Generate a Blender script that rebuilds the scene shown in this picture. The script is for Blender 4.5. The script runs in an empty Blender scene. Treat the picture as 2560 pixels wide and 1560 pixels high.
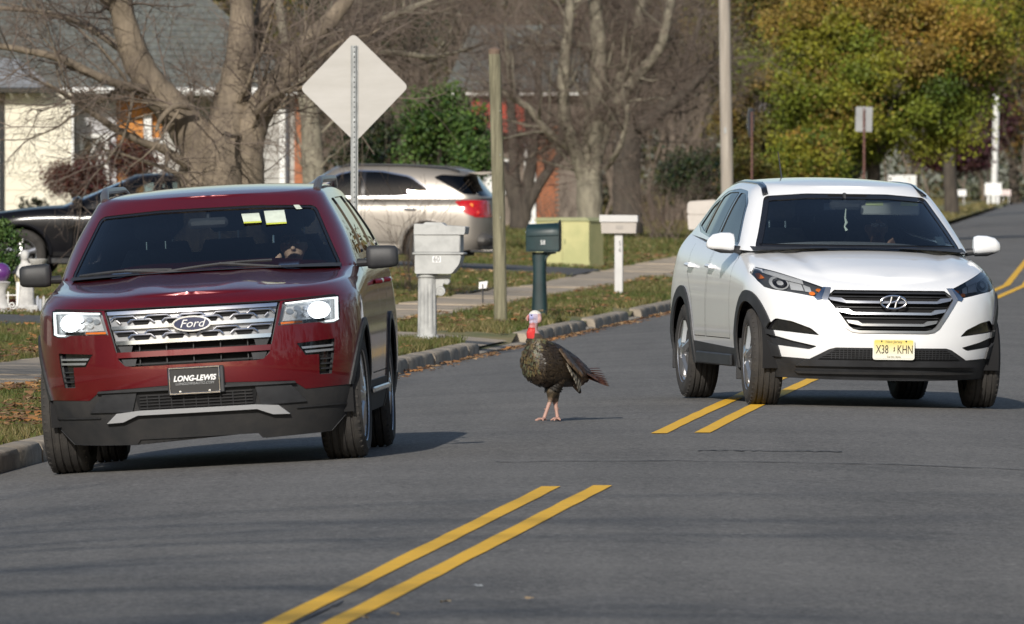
import bpy, bmesh, math, random
import numpy as np
from mathutils import Vector, Matrix, noise as mnoise
R = math.radians
rng = random.Random(7)
S = bpy.context.scene
COL = S.collection

# ---------------------------------------------------------------- camera, sky, sun, exposure
CAM_H = 1.72
FPX = 32000.0            # focal length in pixels of the 2560 px wide photograph
HOR = 440.0              # image row of the horizon
cam = bpy.data.cameras.new('camera')
cam.sensor_width = 36.0
cam.lens = FPX / 2560 * 36.0
cam.clip_start = 1.0
cam.clip_end = 6000
cam.dof.use_dof = True
cam.dof.focus_distance = 88.0
cam.dof.aperture_fstop = 14.5
camo = bpy.data.objects.new('camera', cam)
COL.objects.link(camo)
camo.location = (0, 0, CAM_H)
camo.rotation_euler = (R(90) - math.atan((780 - HOR) / FPX), 0, 0)
S.camera = camo
SUN_AZ = R(13)           # left of straight behind the camera
SUN_EL = R(27)
w = bpy.data.worlds.new('World')
S.world = w
w.use_nodes = True
nt = w.node_tree
sky = nt.nodes.new('ShaderNodeTexSky')
sky.sky_type = 'NISHITA'
sky.sun_disc = False
sky.sun_elevation = SUN_EL
sky.sun_rotation = math.pi + SUN_AZ
sky.air_density = 1.0
sky.dust_density = 1.2
sky.ozone_density = 1.0
bg = nt.nodes['Background']
bg.inputs['Strength'].default_value = 0.1
nt.links.new(sky.outputs[0], bg.inputs[0])
sl = bpy.data.lights.new('sun', 'SUN')
sl.energy = 4.3
sl.angle = R(0.55)
sl.color = (1.0, 0.945, 0.86)
so = bpy.data.objects.new('sun', sl)
COL.objects.link(so)
SUN_DIR = Vector((-math.sin(SUN_AZ) * math.cos(SUN_EL), -math.cos(SUN_AZ) * math.cos(SUN_EL), math.sin(SUN_EL)))
so.rotation_euler = SUN_DIR.to_track_quat('Z', 'Y').to_euler()
so.location = SUN_DIR * 60
S.view_settings.view_transform = 'Standard'
S.view_settings.look = 'None'
S.view_settings.exposure = 0.0
S.view_settings.gamma = 1.0
S.view_settings.use_curve_mapping = False
S.cycles.max_bounces = 8
S.cycles.transparent_max_bounces = 24
S.cycles.caustics_reflective = False
S.cycles.caustics_refractive = False
S.cycles.sample_clamp_indirect = 6.0

# ---------------------------------------------------------------- materials
def _set(b, **kw):
    names = {'rough': 'Roughness', 'metal': 'Metallic', 'coat': 'Coat Weight', 'coat_rough': 'Coat Roughness',
             'spec': 'Specular IOR Level', 'sheen': 'Sheen Weight', 'trans': 'Transmission Weight', 'ior': 'IOR'}
    for k, v in kw.items():
        b.inputs[names[k]].default_value = v

def mat(name, col, rough=0.6, var=0.0, scale=5.0, col2=None, bump=0.0, bscale=None, stretch=(1, 1, 1), coords='Object',
        emit=None, emit_s=0.0, contrast=(0.35, 0.65), attr=None, rvar=0.0, **kw):
    """Principled material: base colour mixed with a second colour by noise, optional relief."""
    m = bpy.data.materials.new(name)
    m.use_nodes = True
    n = m.node_tree.nodes
    L = m.node_tree.links.new
    b = n['Principled BSDF']
    b.inputs['Roughness'].default_value = rough
    _set(b, **kw)
    c1 = tuple(col) + (1,)
    b.inputs['Base Color'].default_value = c1
    if emit:
        b.inputs['Emission Color'].default_value = tuple(emit) + (1,)
        b.inputs['Emission Strength'].default_value = emit_s
    src = None
    if attr:
        a = n.new('ShaderNodeAttribute')
        a.attribute_name = attr
        src = a.outputs['Color']
        L(src, b.inputs['Base Color'])
    if var > 0 or col2 is not None or bump > 0:
        tc = n.new('ShaderNodeTexCoord')
        mp = n.new('ShaderNodeMapping')
        mp.inputs['Scale'].default_value = stretch
        L(tc.outputs[coords], mp.inputs[0])
    if var > 0 or col2 is not None:
        nz = n.new('ShaderNodeTexNoise')
        nz.inputs['Scale'].default_value = scale
        nz.inputs['Detail'].default_value = 6
        nz.inputs['Roughness'].default_value = 0.65
        L(mp.outputs[0], nz.inputs['Vector'])
        rp = n.new('ShaderNodeValToRGB')
        rp.color_ramp.elements[0].position = contrast[0]
        rp.color_ramp.elements[1].position = contrast[1]
        L(nz.outputs['Fac'], rp.inputs[0])
        if src is not None:
            rp.color_ramp.elements[0].color = (1 - var,) * 3 + (1,)
            rp.color_ramp.elements[1].color = (1 + var,) * 3 + (1,)
            mx = n.new('ShaderNodeMixRGB')
            mx.blend_type = 'MULTIPLY'
            mx.inputs[0].default_value = 1
            L(src, mx.inputs[1])
            L(rp.outputs[0], mx.inputs[2])
            L(mx.outputs[0], b.inputs['Base Color'])
        else:
            c2 = col2 if col2 is not None else tuple(max(0, x * (1 - var)) for x in col)
            c1b = col if col2 is not None else tuple(min(1, x * (1 + var)) for x in col)
            rp.color_ramp.elements[0].color = tuple(c2) + (1,)
            rp.color_ramp.elements[1].color = tuple(c1b) + (1,)
            L(rp.outputs[0], b.inputs['Base Color'])
        if rvar:
            mr = n.new('ShaderNodeMapRange')
            mr.inputs[3].default_value = rough - rvar
            mr.inputs[4].default_value = rough + rvar
            L(nz.outputs['Fac'], mr.inputs[0])
            L(mr.outputs[0], b.inputs['Roughness'])
    if bump > 0:
        n2 = n.new('ShaderNodeTexNoise')
        n2.inputs['Scale'].default_value = bscale or scale * 3
        n2.inputs['Detail'].default_value = 5
        L(mp.outputs[0], n2.inputs['Vector'])
        bp = n.new('ShaderNodeBump')
        bp.inputs['Strength'].default_value = bump
        bp.inputs['Distance'].default_value = 0.02
        L(n2.outputs['Fac'], bp.inputs['Height'])
        L(bp.outputs[0], b.inputs['Normal'])
    return m

def glass_mat(name, tint, refl=1.0, rough=0.0):
    """Thin window glass: tinted see-through sheet with a Fresnel reflection."""
    m = bpy.data.materials.new(name)
    m.use_nodes = True
    n = m.node_tree.nodes
    L = m.node_tree.links.new
    n.remove(n['Principled BSDF'])
    t = n.new('ShaderNodeBsdfTransparent')
    t.inputs[0].default_value = tuple(tint) + (1,)
    g = n.new('ShaderNodeBsdfGlossy')
    g.inputs['Roughness'].default_value = rough
    f = n.new('ShaderNodeFresnel')
    f.inputs[0].default_value = 1.5
    mu = n.new('ShaderNodeMath')
    mu.operation = 'MULTIPLY'
    mu.inputs[1].default_value = refl
    L(f.outputs[0], mu.inputs[0])
    mx = n.new('ShaderNodeMixShader')
    L(mu.outputs[0], mx.inputs[0])
    L(t.outputs[0], mx.inputs[1])
    L(g.outputs[0], mx.inputs[2])
    L(mx.outputs[0], n['Material Output'].inputs[0])
    return m

# ---------------------------------------------------------------- object helpers
def tag(o, label=None, cat=None, group=None, kind=None):
    if label: o['label'] = label
    if cat: o['category'] = cat
    if group: o['group'] = group
    if kind: o['kind'] = kind
    return o

def empty(name, loc=(0, 0, 0), rz=0.0, label=None, cat=None, group=None, parent=None):
    o = bpy.data.objects.new(name, None)
    o.empty_display_size = 0.2
    COL.objects.link(o)
    o.location = loc
    o.rotation_euler = (0, 0, rz)
    if parent: o.parent = parent
    return tag(o, label, cat, group)

def link(name, me, parent=None):
    o = bpy.data.objects.new(name, me)
    COL.objects.link(o)
    if parent: o.parent = parent
    return o

def mesh(name, v, f, m=None, parent=None, smooth=False, sharp=None, mats=None, mi=None, col=None):
    me = bpy.data.meshes.new(name)
    me.from_pydata([tuple(p) for p in v], [], [tuple(q) for q in f])
    if mats:
        for x in mats: me.materials.append(x)
        if mi is not None: me.polygons.foreach_set('material_index', mi)
    elif m: me.materials.append(m)
    if smooth:
        me.polygons.foreach_set('use_smooth', [True] * len(me.polygons))
        if sharp: me.set_sharp_from_angle(angle=R(sharp))
    if col is not None:
        a = me.color_attributes.new('Col', 'FLOAT_COLOR', 'POINT')
        a.data.foreach_set('color', np.asarray(col, dtype=np.float32).reshape(-1))
    me.update()
    return link(name, me, parent)

def tris(name, V, m, parent=None, col=None, nper=3):
    """Large soup of separate tris or quads from an (N*nper,3) array; colour per vertex."""
    V = np.asarray(V, dtype=np.float32).reshape(-1, 3)
    n = len(V) // nper
    me = bpy.data.meshes.new(name)
    me.vertices.add(len(V))
    me.vertices.foreach_set('co', V.reshape(-1))
    me.loops.add(len(V))
    me.loops.foreach_set('vertex_index', np.arange(len(V), dtype=np.int32))
    me.polygons.add(n)
    me.polygons.foreach_set('loop_start', np.arange(0, len(V), nper, dtype=np.int32))
    me.materials.append(m)
    if col is not None:
        c = np.ones((len(V), 4), dtype=np.float32)
        c[:, :3] = np.repeat(np.asarray(col, dtype=np.float32), nper, axis=0)
        a = me.color_attributes.new('Col', 'FLOAT_COLOR', 'POINT')
        a.data.foreach_set('color', c.reshape(-1))
    me.update(calc_edges=True)
    return link(name, me, parent)

class MB:
    """Collects simple shapes; build() links them as one mesh object."""
    def __init__(s): s.v = []; s.f = []; s.mi = []; s.cur = 0
    def add(s, v, f):
        b = len(s.v)
        s.v += [tuple(p) for p in v]
        s.f += [tuple(i + b for i in q) for q in f]
        s.mi += [s.cur] * len(f)
        return s
    def box(s, c, d, rz=0, bev=0.0):
        x, y, z = d[0] / 2, d[1] / 2, d[2] / 2
        if bev > 0:
            b = min(bev, x, y, z)
            P = []
            for sx in (-1, 1):
                for sy in (-1, 1):
                    for sz in (-1, 1):
                        P += [(sx * x, sy * (y - b), sz * (z - b)), (sx * (x - b), sy * y, sz * (z - b)), (sx * (x - b), sy * (y - b), sz * z)]
            bm = bmesh.new()
            vs = [bm.verts.new(p) for p in P]
            bmesh.ops.convex_hull(bm, input=vs)
            bmesh.ops.dissolve_limit(bm, angle_limit=0.01, verts=bm.verts[:], edges=bm.edges[:])
            bm.verts.index_update()
            v = [w_.co.copy() for w_ in bm.verts]
            f = [[q.index for q in fc.verts] for fc in bm.faces]
            bm.free()
        else:
            v = [Vector((sx * x, sy * y, sz * z)) for sx in (-1, 1) for sy in (-1, 1) for sz in (-1, 1)]
            f = [(0, 1, 3, 2), (4, 6, 7, 5), (0, 4, 5, 1), (2, 3, 7, 6), (0, 2, 6, 4), (1, 5, 7, 3)]
        cr, sr = math.cos(rz), math.sin(rz)
        v = [(c[0] + p[0] * cr - p[1] * sr, c[1] + p[0] * sr + p[1] * cr, c[2] + p[2]) for p in v]
        return s.add(v, f)
    def tube(s, path, rad, n=8, cap=True, squash=None):
        path = [Vector(p) for p in path]
        if not isinstance(rad, (list, tuple)): rad = [rad] * len(path)
        v = []; f = []
        t0 = (path[1] - path[0]).normalized()
        up = Vector((0, 0, 1)) if abs(t0.z) < 0.9 else Vector((1, 0, 0))
        a = t0.cross(up).normalized()
        for i, p in enumerate(path):
            t = (path[min(i + 1, len(path) - 1)] - path[max(i - 1, 0)]).normalized()
            a = (a - t * a.dot(t)).normalized()
            b = t.cross(a)
            for k in range(n):
                th = 2 * math.pi * k / n
                q = 1.0 if squash is None else squash
                v.append(p + (a * math.cos(th) + b * math.sin(th) * q) * rad[i])
        for i in range(len(path) - 1):
            for k in range(n):
                f.append((i * n + k, i * n + (k + 1) % n, (i + 1) * n + (k + 1) % n, (i + 1) * n + k))
        if cap:
            f.append(tuple(range(n - 1, -1, -1)))
            f.append(tuple(range((len(path) - 1) * n, len(path) * n)))
        return s.add(v, f)
    def lathe(s, prof, n=24, c=(0, 0, 0), axis='z', cap=True):
        """prof: (radius, height) pairs."""
        v = []; f = []
        for r, h in prof:
            for k in range(n):
                th = 2 * math.pi * k / n
                x, y, z = r * math.cos(th), r * math.sin(th), h
                if axis == 'x': x, y, z = h, r * math.cos(th), r * math.sin(th)
                if axis == 'y': x, y, z = r * math.cos(th), h, r * math.sin(th)
                v.append((c[0] + x, c[1] + y, c[2] + z))
        for i in range(len(prof) - 1):
            for k in range(n):
                q = (i * n + k, i * n + (k + 1) % n, (i + 1) * n + (k + 1) % n, (i + 1) * n + k)
                f.append(q if axis != 'y' else q[::-1])
        if cap:
            f.append(tuple(range(n - 1, -1, -1)))
            f.append(tuple(range((len(prof) - 1) * n, len(prof) * n)))
        return s.add(v, f)
    def prism(s, poly, y0, y1, axis='y'):
        """Polygon (a,b) extruded along an axis."""
        n = len(poly)
        def P(a, b, h):
            return {'y': (a, h, b), 'x': (h, a, b), 'z': (a, b, h)}[axis]
        v = [P(a, b, y0) for a, b in poly] + [P(a, b, y1) for a, b in poly]
        f = [tuple(range(n)), tuple(range(2 * n - 1, n - 1, -1))]
        f += [(i, n + i, n + (i + 1) % n, (i + 1) % n) for i in range(n)]
        return s.add(v, f)
    def build(s, name, m=None, parent=None, smooth=False, sharp=40, mats=None):
        o = mesh(name, s.v, s.f, m, parent, False, None, mats, s.mi if mats else None)
        bm = bmesh.new(); bm.from_mesh(o.data)
        bmesh.ops.recalc_face_normals(bm, faces=bm.faces)
        bm.to_mesh(o.data); bm.free()
        if smooth:
            o.data.polygons.foreach_set('use_smooth', [True] * len(o.data.polygons))
            o.data.set_sharp_from_angle(angle=R(sharp))
        return o

def text_mesh(name, body, size, m, parent, loc, rot=(R(90), 0, 0), extrude=0.002, shear=0.0, sx=1.0, bold=0.0, align='CENTER'):
    c = bpy.data.curves.new(name, 'FONT')
    c.body = body
    c.size = size
    c.align_x = align
    c.align_y = 'CENTER'
    c.extrude = extrude
    c.shear = shear
    c.offset = bold
    c.resolution_u = 3
    tmp = bpy.data.objects.new('tmp', c)
    COL.objects.link(tmp)
    dg = bpy.context.evaluated_depsgraph_get()
    me = bpy.data.meshes.new_from_object(tmp.evaluated_get(dg))
    bpy.data.objects.remove(tmp)
    bpy.data.curves.remove(c)
    me.materials.clear()
    me.materials.append(m)
    o = link(name, me, parent)
    o.location = loc
    o.rotation_euler = rot
    o.scale = (sx, 1, 1)
    return o

def interp(x, pts):
    if x <= pts[0][0]: return pts[0][1]
    for (a, b), (c, d) in zip(pts, pts[1:]):
        if x <= c:
            t = (x - a) / (c - a)
            return b + (d - b) * t
    return pts[-1][1]

def sinterp(x, pts):
    """Smooth (Catmull-Rom style, monotone-ish) interpolation through points."""
    if x <= pts[0][0]: return pts[0][1]
    if x >= pts[-1][0]: return pts[-1][1]
    for i in range(len(pts) - 1):
        if x <= pts[i + 1][0]:
            x0, y0 = pts[i]; x1, y1 = pts[i + 1]
            def sl_(j):
                if j <= 0 or j >= len(pts) - 1: 
                    a = max(0, min(j, len(pts) - 2)); return (pts[a + 1][1] - pts[a][1]) / (pts[a + 1][0] - pts[a][0])
                d1 = (pts[j][1] - pts[j - 1][1]) / (pts[j][0] - pts[j - 1][0])
                d2 = (pts[j + 1][1] - pts[j][1]) / (pts[j + 1][0] - pts[j][0])
                return 0.0 if d1 * d2 <= 0 else 2 * d1 * d2 / (d1 + d2)
            h = x1 - x0
            t = (x - x0) / h
            m0, m1 = sl_(i) * h, sl_(i + 1) * h
            return (2*t**3-3*t*t+1)*y0 + (t**3-2*t*t+t)*m0 + (-2*t**3+3*t*t)*y1 + (t**3-t*t)*m1
# ---------------------------------------------------------------- lie of the land
GAPS = [(129.5, 136.8), (148.6, 151.2), (158.2, 161.6), (201.5, 215.5)]
HWID = 4.15                                   # half width of the road
def CX(Y):                                    # centre line of the road
    return 1.09 + 0.060 * (Y - 83.5) if Y < 190 else 1.09 + 0.060 * 106.5 + 0.0455 * (Y - 190)
ZC = [(-60, -0.55), (30, -0.21), (55, -0.09), (79, 0.02), (93, 0.062), (110, 0.08), (150, 0.09), (220, 0.10), (900, 0.10)]
def zc(Y): return sinterp(Y, ZC)
def zroad(X, Y):
    d = X - CX(Y)
    return zc(Y) - 0.0105 * min(d * d, HWID * HWID)
def kerbX(Y): return CX(Y) - HWID
def zland(X, Y):
    d = kerbX(Y) - X
    if d < 0:
        d2 = X - (CX(Y) + HWID)
        if d2 <= 0: return zroad(X, Y)
        return zc(Y) - 0.18 + 0.13 + 0.015 * d2
    z = zc(Y) - 0.181 + 0.13 + 0.02 * min(d, 3.0)
    if d < 1.3:
        for a, b in GAPS:
            t = min((Y - a - 0.2) / 0.5, (b - Y - 0.2) / 0.5, 1)
            if t > 0: z -= 0.095 * t * (1 - d / 1.3)
    rise = max(0.0, d - 3.0) * 0.058
    cap = interp(Y, [(120, 0.26), (300, 0.26), (360, 0.12), (900, 0.12)])
    return z + cap * (1 - math.exp(-rise / cap))

# ---------------------------------------------------------------- ground materials
def asphalt(name, c1, c2, sc=1.0):
    m = bpy.data.materials.new(name)
    m.use_nodes = True
    n = m.node_tree.nodes; L = m.node_tree.links.new
    b = n['Principled BSDF']
    b.inputs['Roughness'].default_value = 0.85
    b.inputs['Specular IOR Level'].default_value = 0.25
    tc = n.new('ShaderNodeTexCoord')
    def nz(scale, detail=4, st=None, rough=0.6):
        x = n.new('ShaderNodeTexNoise')
        x.inputs['Scale'].default_value = scale
        x.inputs['Detail'].default_value = detail
        x.inputs['Roughness'].default_value = rough
        if st:
            mp = n.new('ShaderNodeMapping'); mp.inputs['Scale'].default_value = st
            mp.inputs['Rotation'].default_value = (0, 0, R(3.4))
            L(tc.outputs['Object'], mp.inputs[0]); L(mp.outputs[0], x.inputs['Vector'])
        else: L(tc.outputs['Object'], x.inputs['Vector'])
        return x
    big = nz(0.35, 5)
    lane = nz(1.0, 4, (1.3, 0.05, 1))
    cross = nz(1.0, 4, (0.08, 0.55, 1))
    spk = nz(26 * sc, 2, (1, 0.45, 1))
    fine = nz(70 * sc, 3, (1, 0.3, 1))
    def mixv(a, b_, f):
        x = n.new('ShaderNodeMix'); x.data_type = 'FLOAT'; x.inputs[0].default_value = f
        L(a, x.inputs[2]); L(b_, x.inputs[3]); return x.outputs[0]
    v = mixv(big.outputs['Fac'], lane.outputs['Fac'], 0.6)
    v = mixv(v, cross.outputs['Fac'], 0.35)
    v = mixv(v, spk.outputs['Fac'], 0.5)
    v = mixv(v, fine.outputs['Fac'], 0.35)
    rp = n.new('ShaderNodeValToRGB')
    rp.color_ramp.elements[0].position = 0.425; rp.color_ramp.elements[0].color = tuple(c2) + (1,)
    rp.color_ramp.elements[1].position = 0.575; rp.color_ramp.elements[1].color = tuple(c1) + (1,)
    L(v, rp.inputs[0])
    # pale aggregate chips
    vo = n.new('ShaderNodeTexVoronoi'); vo.inputs['Scale'].default_value = 42 * sc
    mp = n.new('ShaderNodeMapping'); mp.inputs['Scale'].default_value = (1, 0.4, 1)
    L(tc.outputs['Object'], mp.inputs[0]); L(mp.outputs[0], vo.inputs['Vector'])
    cr = n.new('ShaderNodeValToRGB')
    cr.color_ramp.elements[0].position = 0.90; cr.color_ramp.elements[0].color = (0, 0, 0, 1)
    cr.color_ramp.elements[1].position = 0.97; cr.color_ramp.elements[1].color = (1, 1, 1, 1)
    L(vo.outputs['Color'], cr.inputs[0])
    mx = n.new('ShaderNodeMixRGB'); mx.blend_type = 'ADD'
    mx.inputs[2].default_value = (0.10, 0.097, 0.09, 1)
    L(cr.outputs[0], mx.inputs[0]); L(rp.outputs[0], mx.inputs[1])
    L(mx.outputs[0], b.inputs['Base Color'])
    bp = n.new('ShaderNodeBump'); bp.inputs['Strength'].default_value = 0.35; bp.inputs['Distance'].default_value = 0.006
    L(spk.outputs['Fac'], bp.inputs['Height']); L(bp.outputs[0], b.inputs['Normal'])
    return m
M_road = asphalt('asphalt', (0.196, 0.187, 0.175), (0.092, 0.088, 0.083))
M_drive = asphalt('driveway asphalt', (0.13, 0.125, 0.12), (0.06, 0.058, 0.058))
M_yellow = mat('yellow road paint', (0.84, 0.47, 0.02), 0.7, col2=(0.62, 0.37, 0.05), scale=9.0, contrast=(0.28, 0.46), bump=0.1, bscale=60)
M_conc = mat('old concrete', (0.42, 0.345, 0.26), 0.9, col2=(0.27, 0.225, 0.17), scale=1.7, bump=0.3, bscale=30)
M_kerb = mat('kerb stone', (0.42, 0.36, 0.28), 0.9, col2=(0.20, 0.17, 0.135), scale=2.6, bump=0.5, bscale=22)
M_soil = mat('lawn turf', (0.23, 0.185, 0.085), 0.95, col2=(0.10, 0.118, 0.036), scale=0.9, contrast=(0.4, 0.6))
M_field = mat('far ground', (0.22, 0.18, 0.09), 0.95, col2=(0.10, 0.13, 0.04), scale=0.05)
M_tar = mat('tar seam', (0.045, 0.045, 0.048), 0.8, var=0.3, scale=8)

# ---------------------------------------------------------------- ground sheets
g = mesh('ground', [(-3000, -200, -0.75), (3000, -200, -0.75), (3000, 4500, -0.75), (-3000, 4500, -0.75)], [(0, 1, 2, 3)], M_field)
tag(g, kind='structure')

def strip(name, m, Ys, offs, zf, lift=0.0, parent=None, kind='structure', ref=CX):
    v = []; f = []
    for Y in Ys:
        for d in offs:
            X = ref(Y) + d
            v.append((X, Y, zf(X, Y) + lift))
    k = len(offs)
    for i in range(len(Ys) - 1):
        for j in range(k - 1):
            f.append((i * k + j, i * k + j + 1, (i + 1) * k + j + 1, (i + 1) * k + j))
    o = mesh(name, v, f, m, parent, smooth=True)
    if kind: tag(o, kind=kind)
    return o
def frange(a, b, s):
    n = max(1, int(round((b - a) / s)))
    return [a + (b - a) * i / n for i in range(n + 1)]
YS = frange(-60, 60, 8) + frange(61, 240, 1) + frange(250, 1000, 25)
strip('road', M_road, YS, frange(-HWID, HWID, HWID / 10), zroad)
LAWN_Y = frange(-60, 60, 6) + frange(61, 240, 1) + frange(250, 1000, 15)
strip('lawn', M_soil, LAWN_Y, [-0.10, -0.4, -0.8, -1.2, -1.6, -2.2, -2.8, -3.2, -4, -5, -6, -8, -10, -13, -17, -22, -30, -45, -80, -160],
      lambda X, Y: zland(X, Y) - 0.004, ref=kerbX)
strip('verge', M_soil, LAWN_Y, [0.1, 1, 3, 8, 20, 60, 160], zland, ref=lambda Y: CX(Y) + HWID)

def paint(name, Y0, Y1, off, wdt=0.105, lift=0.004, m=M_yellow):
    Ys = frange(Y0, Y1, 1.0)
    v = []; f = []
    rn = random.Random(int(Y0 * 10) + (5 if off > 0 else 0))
    for Y in Ys:
        e = max(0.0, 71.4 - Y)
        o = off * (1 - 0.0068 * min(e, 20)) - 0.0023 * min(e, 20)
        j0, j1 = rn.uniform(-0.004, 0.004), rn.uniform(-0.004, 0.004)
        for d in (o - wdt / 2 + j0, o + wdt / 2 + j1):
            X = CX(Y) + d
            v.append((X, Y, zroad(X, Y) + lift))
    f = [(2 * i, 2 * i + 1, 2 * i + 3, 2 * i + 2) for i in range(len(Ys) - 1)]
    return tag(mesh(name, v, f, m, smooth=True), kind='structure')
for s in (-1, 1):
    paint('yellow_line', 30, 71.4 + 0.1 * s, s * 0.137)
    paint('yellow_line', 83.7 + 0.1 * s, 420, s * 0.137)
# tar seams across the road
def seam(X0, X1, Y0, Y1, wd, seed):
    r = random.Random(seed); n = 26; v = []; f = []
    for i in range(n + 1):
        t = i / n
        X = X0 + (X1 - X0) * t; Y = Y0 + (Y1 - Y0) * t + r.uniform(-0.12, 0.12)
        ww = wd * r.uniform(0.25, 1.0)
        v += [(X, Y - ww, zroad(X, Y) + 0.004), (X, Y + ww, zroad(X, Y) + 0.004)]
    for i in range(n): f.append((2 * i, 2 * i + 2, 2 * i + 3, 2 * i + 1))
    tag(mesh('road_seam', v, f, M_tar), kind='structure')
seam(1.15, 2.05, 79.2, 79.4, 0.10, 1)
seam(-0.1, 3.4, 76.6, 76.9, 0.05, 2)
seam(-1.05, -0.72, 49.5, 54.5, 0.25, 4)

# ---------------------------------------------------------------- kerb, pavement, driveways
def in_gap(Y): return any(a <= Y <= b for a, b in GAPS)
kb = strip('kerb', M_kerb, frange(-40, 330, 2), [-0.16, -0.02], lambda X, Y: zc(Y) - 0.30, ref=kerbX)
r_ = random.Random(3)
Y = 60.0
while Y < 262:
    ln = r_.uniform(1.25, 2.3)
    low = in_gap(Y + ln / 2)
    h = 0.035 if low else 0.135
    a, b = Y + 0.012, Y + ln - 0.012
    j = r_.uniform(-0.008, 0.012)
    prof = [(0.015 + j, -0.16), (0.005 + j, h * 0.72), (-0.012 + j, h * 0.93), (-0.035 + j, h), (-0.155 + j, h + 0.004), (-0.16 + j, -0.16)]
    v = []; f = []
    n = 3
    for i in range(n + 1):
        yy = (a, a + 0.035, b - 0.035, b)[i]
        ee = 0.012 if i in (0, n) else 0.0
        for (px, pz) in prof:
            v.append((kerbX(yy) + px - (ee if pz > 0 else 0) * 0.4, yy, zc(yy) - 0.181 + pz - (ee if pz > 0 else 0)))
    kk = len(prof)
    for i in range(n):
        for q in range(kk - 1):
            f.append((i * kk + q, i * kk + q + 1, (i + 1) * kk + q + 1, (i + 1) * kk + q))
    f.append(tuple(range(kk))); f.append(tuple(range((n + 1) * kk - 1, n * kk - 1, -1)))
    mesh('kerb_stone', v, f, M_kerb, kb, smooth=True, sharp=35)
    Y += ln
SW0, SW1 = 1.75, 2.95
sw = strip('sidewalk', M_conc, frange(60, 330, 3), [-SW1 + 0.02, -SW0 - 0.02], lambda X, Y: zland(X, Y) - 0.03, ref=kerbX)
Y = 70.0
while Y < 262:
    ln = 1.5
    dz = r_.uniform(-0.006, 0.012); tl = r_.uniform(-0.008, 0.008)
    v = []
    for yy, t in ((Y + 0.012, -1), (Y + ln - 0.012, 1)):
        for d in (SW1, SW0):
            X = kerbX(yy) - d
            v.append((X, yy, zland(X, yy) + 0.022 + dz + t * tl))
    for i in range(4): v.append((v[i][0], v[i][1], v[i][2] - 0.09))
    mesh('slab', v, [(0, 1, 3, 2), (4, 6, 7, 5), (0, 4, 5, 1), (2, 3, 7, 6), (0, 2, 6, 4), (1, 5, 7, 3)], M_conc, sw)
    Y += ln
def apron(name, Y0, Y1, d0, d1, m, lift, flare=0.0, skew=0.0):
    v = []; f = []
    ds = frange(d0, d1, 1.0)
    for d in ds:
        fl = flare * max(0, 1 - (d - d0) / 1.6)
        for yy in (Y0 - fl + skew * d, (Y0 + Y1) / 2 + skew * d, Y1 + fl + skew * d):
            X = kerbX(yy) - d
            z = zland(X, yy)
            v.append((X, yy, z + lift))
    for i in range(len(ds) - 1):
        for j in range(2):
            f.append((i * 3 + j, i * 3 + j + 1, (i + 1) * 3 + j + 1, (i + 1) * 3 + j))
    tag(mesh(name, v, f, m, smooth=True), kind='structure')
apron('driveway_apron', 130.3, 136.0, 0.14, 1.74, M_conc, 0.02)
apron('driveway', 129.8, 136.8, 2.96, 9.5, M_drive, 0.035)
apron('path', 149.3, 150.5, 0.14, 1.74, M_conc, 0.02)
apron('path', 158.9, 160.9, 0.14, 1.74, M_drive, 0.02)
apron('driveway_apron', 202.3, 214.7, 0.14, 1.74, M_conc, 0.02)
apron('driveway', 171.5, 180.5, 2.96, 15.0, M_drive, 0.04)
apron('driveway', 202.0, 215.0, 2.96, 18.0, M_drive, 0.04, 0, 0.15)
# ---------------------------------------------------------------- vehicle tools
def pin(x, y, poly):
    ins = False
    j = len(poly) - 1
    for i in range(len(poly)):
        xi, yi = poly[i]; xj, yj = poly[j]
        if (yi > y) != (yj > y) and x < (xj - xi) * (y - yi) / (yj - yi) + xi: ins = not ins
        j = i
    return ins

def inset(poly, d):
    """Offset a polygon inwards by d (outwards if negative)."""
    n = len(poly)
    area = sum(poly[i][0] * poly[(i + 1) % n][1] - poly[(i + 1) % n][0] * poly[i][1] for i in range(n))
    sg = 1 if area > 0 else -1
    out = []
    for i in range(n):
        a = Vector(poly[i - 1]); b = Vector(poly[i]); c = Vector(poly[(i + 1) % n])
        e1 = (b - a).normalized(); e2 = (c - b).normalized()
        n1 = Vector((-e1.y, e1.x)) * sg; n2 = Vector((-e2.y, e2.x)) * sg
        k = 1 + n1.dot(n2)
        m = (n1 + n2) / max(k, 0.35)
        q = b + m * d
        out.append((q.x, q.y))
    return out

def roundpoly(poly, r, n=4):
    """Round the corners of a polygon."""
    out = []
    N = len(poly)
    for i in range(N):
        a = Vector(poly[i - 1]); b = Vector(poly[i]); c = Vector(poly[(i + 1) % N])
        rr = min(r, (a - b).length * 0.45, (c - b).length * 0.45)
        p = b + (a - b).normalized() * rr; q = b + (c - b).normalized() * rr
        for k in range(n + 1):
            t = k / n
            x = p * (1 - t) ** 2 + b * 2 * t * (1 - t) + q * t * t
            out.append((x.x, x.y))
    return out

def ell(cx, cy, rx, ry, n=32):
    return [(cx + rx * math.cos(2 * math.pi * i / n), cy + ry * math.sin(2 * math.pi * i / n)) for i in range(n)]

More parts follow.
